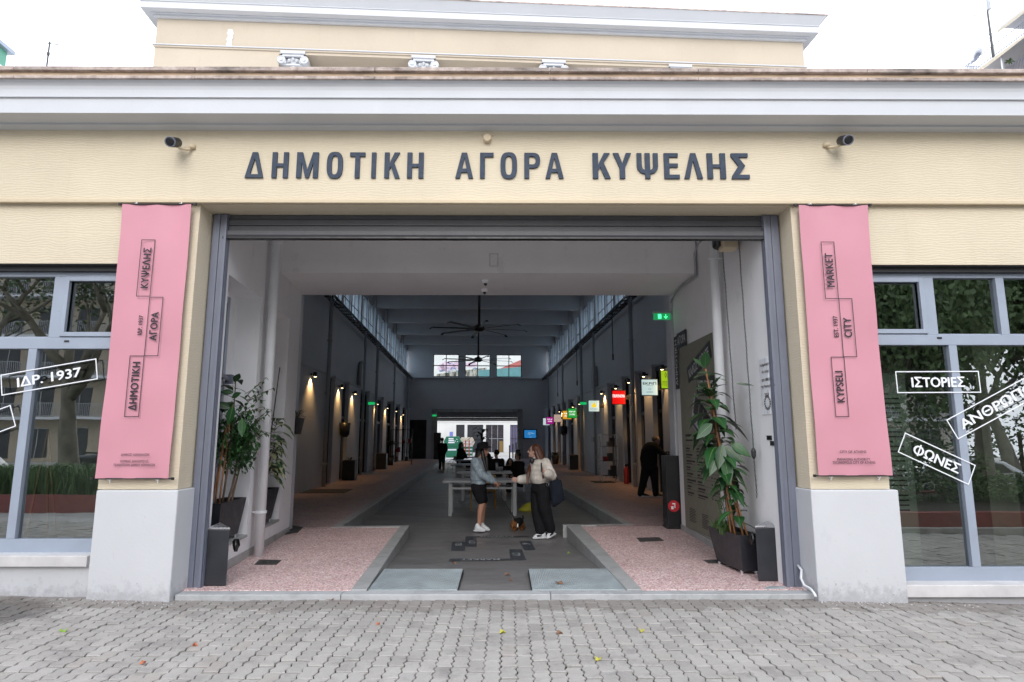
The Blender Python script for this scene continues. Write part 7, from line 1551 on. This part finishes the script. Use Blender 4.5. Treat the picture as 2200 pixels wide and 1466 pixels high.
def flat_block(label, x0, x1, y1, floors, seed, col):
    T = thing('apartment_block', label, 'building', ((x0 + x1) / 2, y1, -.3), 'apartment blocks across the street'); fh = 3.1; m = MB(); m.box(x0, x1, y1 - 9, y1 - .2, -.3, floors * fh + 1); m.build('wall', pm('render_' + str(seed), col, .85, .1, .5), T)
    g, fr, sl, rl = MB(), MB(), MB(), MB()
    for k in range(floors):
        z = k * fh; sl.box(x0 + .3, x1 - .3, y1 - .2, y1 + 1.2, z + fh - .18, z + fh); x = x0 + .9
        if k: rail(rl, (x0 + .3, y1 + 1.15, z), (x1 - .3, y1 + 1.15, z), 1.0, .13, .012)
        while x < x1 - 2: g.box(x, x + 1.7, y1 - .199, y1 - .17, z + .1, z + 2.35); fr.box(x + .82, x + .88, y1 - .17, y1 - .15, z + .1, z + 2.35); fr.box(x, x + 1.7, y1 - .17, y1 - .15, z + 2.3, z + 2.36); x += 2.9
    g.build('window', M['anthracite'], T); fr.build('window_frame', M['white_metal'], T); sl.build('balcony', M['cornice'], T); rl.build('balcony_rail', M['white_metal'], T)
flat_block('beige apartment block across the street mirrored in the left window', -46, -13, -34, 6, 1, (.42, .36, .27)); flat_block('cream apartment block with balconies mirrored in the right window', 4, 18, -36, 6, 2, (.55, .47, .37)); flat_block('pale apartment block across the street at the far right', 20, 36, -36, 5, 3, (.50, .46, .40)); flat_block('low grey block across the street behind the camera', -9, 0, -44, 3, 4, (.40, .38, .35))
def car(label, x, y, z, col, d=1):
    T = thing('parked_car', label, 'car', (x, y, z), 'cars parked along the street')
    prof = [(-2.05, .32), (-2.1, .62), (-2.0, .86), (-1.75, .95), (-1.25, 1.02), (-.75, 1.38), (.5, 1.46), (1.35, 1.36), (1.95, .98), (2.08, .80), (2.1, .40), (1.75, .25), (-1.8, .25)]
    m = MB(); rings = []
    for yy, sx in ((-.86, .93), (-.80, 1.0), (.80, 1.0), (.86, .93)): rings.append([(x + d * a * (1 if b < 1 else sx), y + yy * (1 if b < .95 else .86), z + (b if abs(yy) < .83 else .25 + (b - .25) * .97)) for a, b in prof])
    m.loft(rings); body = m.build('body', pm('car_paint', col, .25, .03, 1, metal=.3, coat=.6), T, smooth=False, bevel=.03)
    for sy in (-1, 1):
        g = MB(); yy = y + sy * .79
        for pts in (((-1.05, 1.02), (-.68, 1.30), (.0, 1.36), (.0, 1.02)), ((.06, 1.02), (.06, 1.36), (.75, 1.36), (1.0, 1.02)), ((1.06, 1.02), (.82, 1.34), (1.22, 1.28), (1.5, 1.04))):
            g.prism([(x + d * a, z + b) for a, b in pts], (0, yy - .02, 0), X1, Z1, (0, .04, 0))
        g.build('side_window', M['black'], T)
        for a in (-1.3, 1.3):
            wv = MB(Matrix.Translation((x + d * a, y + sy * .80, z + .32)) @ Matrix.Rotation(R(90), 4, 'X')); wv.lathe([(.2, -.1), (.32, -.1), (.325, .1), (.2, .1)], (0, 0, 0), 24); wo = wv.build('wheel', M['black'], T); rv = MB(wv.T); rv.lathe([(.2, -.105), (.06, -.09), (.05, .1), (.2, .105)], (0, 0, 0), 12); rv.build('rim', M['steel'], wo)
        for a, nm, c in ((2.03, 'tail_light', (.4, .02, .02)), (-2.03, 'headlight', (.7, .7, .72))): l = MB(); l.box(min(x + d * a, x + d * (a - .12 * (1 if a > 0 else -1))), max(x + d * a, x + d * (a - .12 * (1 if a > 0 else -1))) + .03, y + sy * .66 - .13, y + sy * .66 + .16, z + .66, z + .90); l.build(nm, pm(nm, c, .2), T)
    m = MB(); m.box(x - .9, x + .8, y - .55, y - .52, z + 1.46, z + 1.5); m.box(x - .9, x + .8, y + .52, y + .55, z + 1.46, z + 1.5); m.build('roof_rail', M['black'], T)
car('silver hatchback parked behind the hedge, mirrored in the right window', 13.4, -6.0, -.45, (.62, .64, .68), 1); car('dark grey car parked beyond the grass, mirrored in the left window', -11.5, -5.6, -.32, (.04, .05, .07), -1); car('dark blue car parked left of the plane tree', -16.6, -5.6, -.32, (.03, .04, .08), -1)
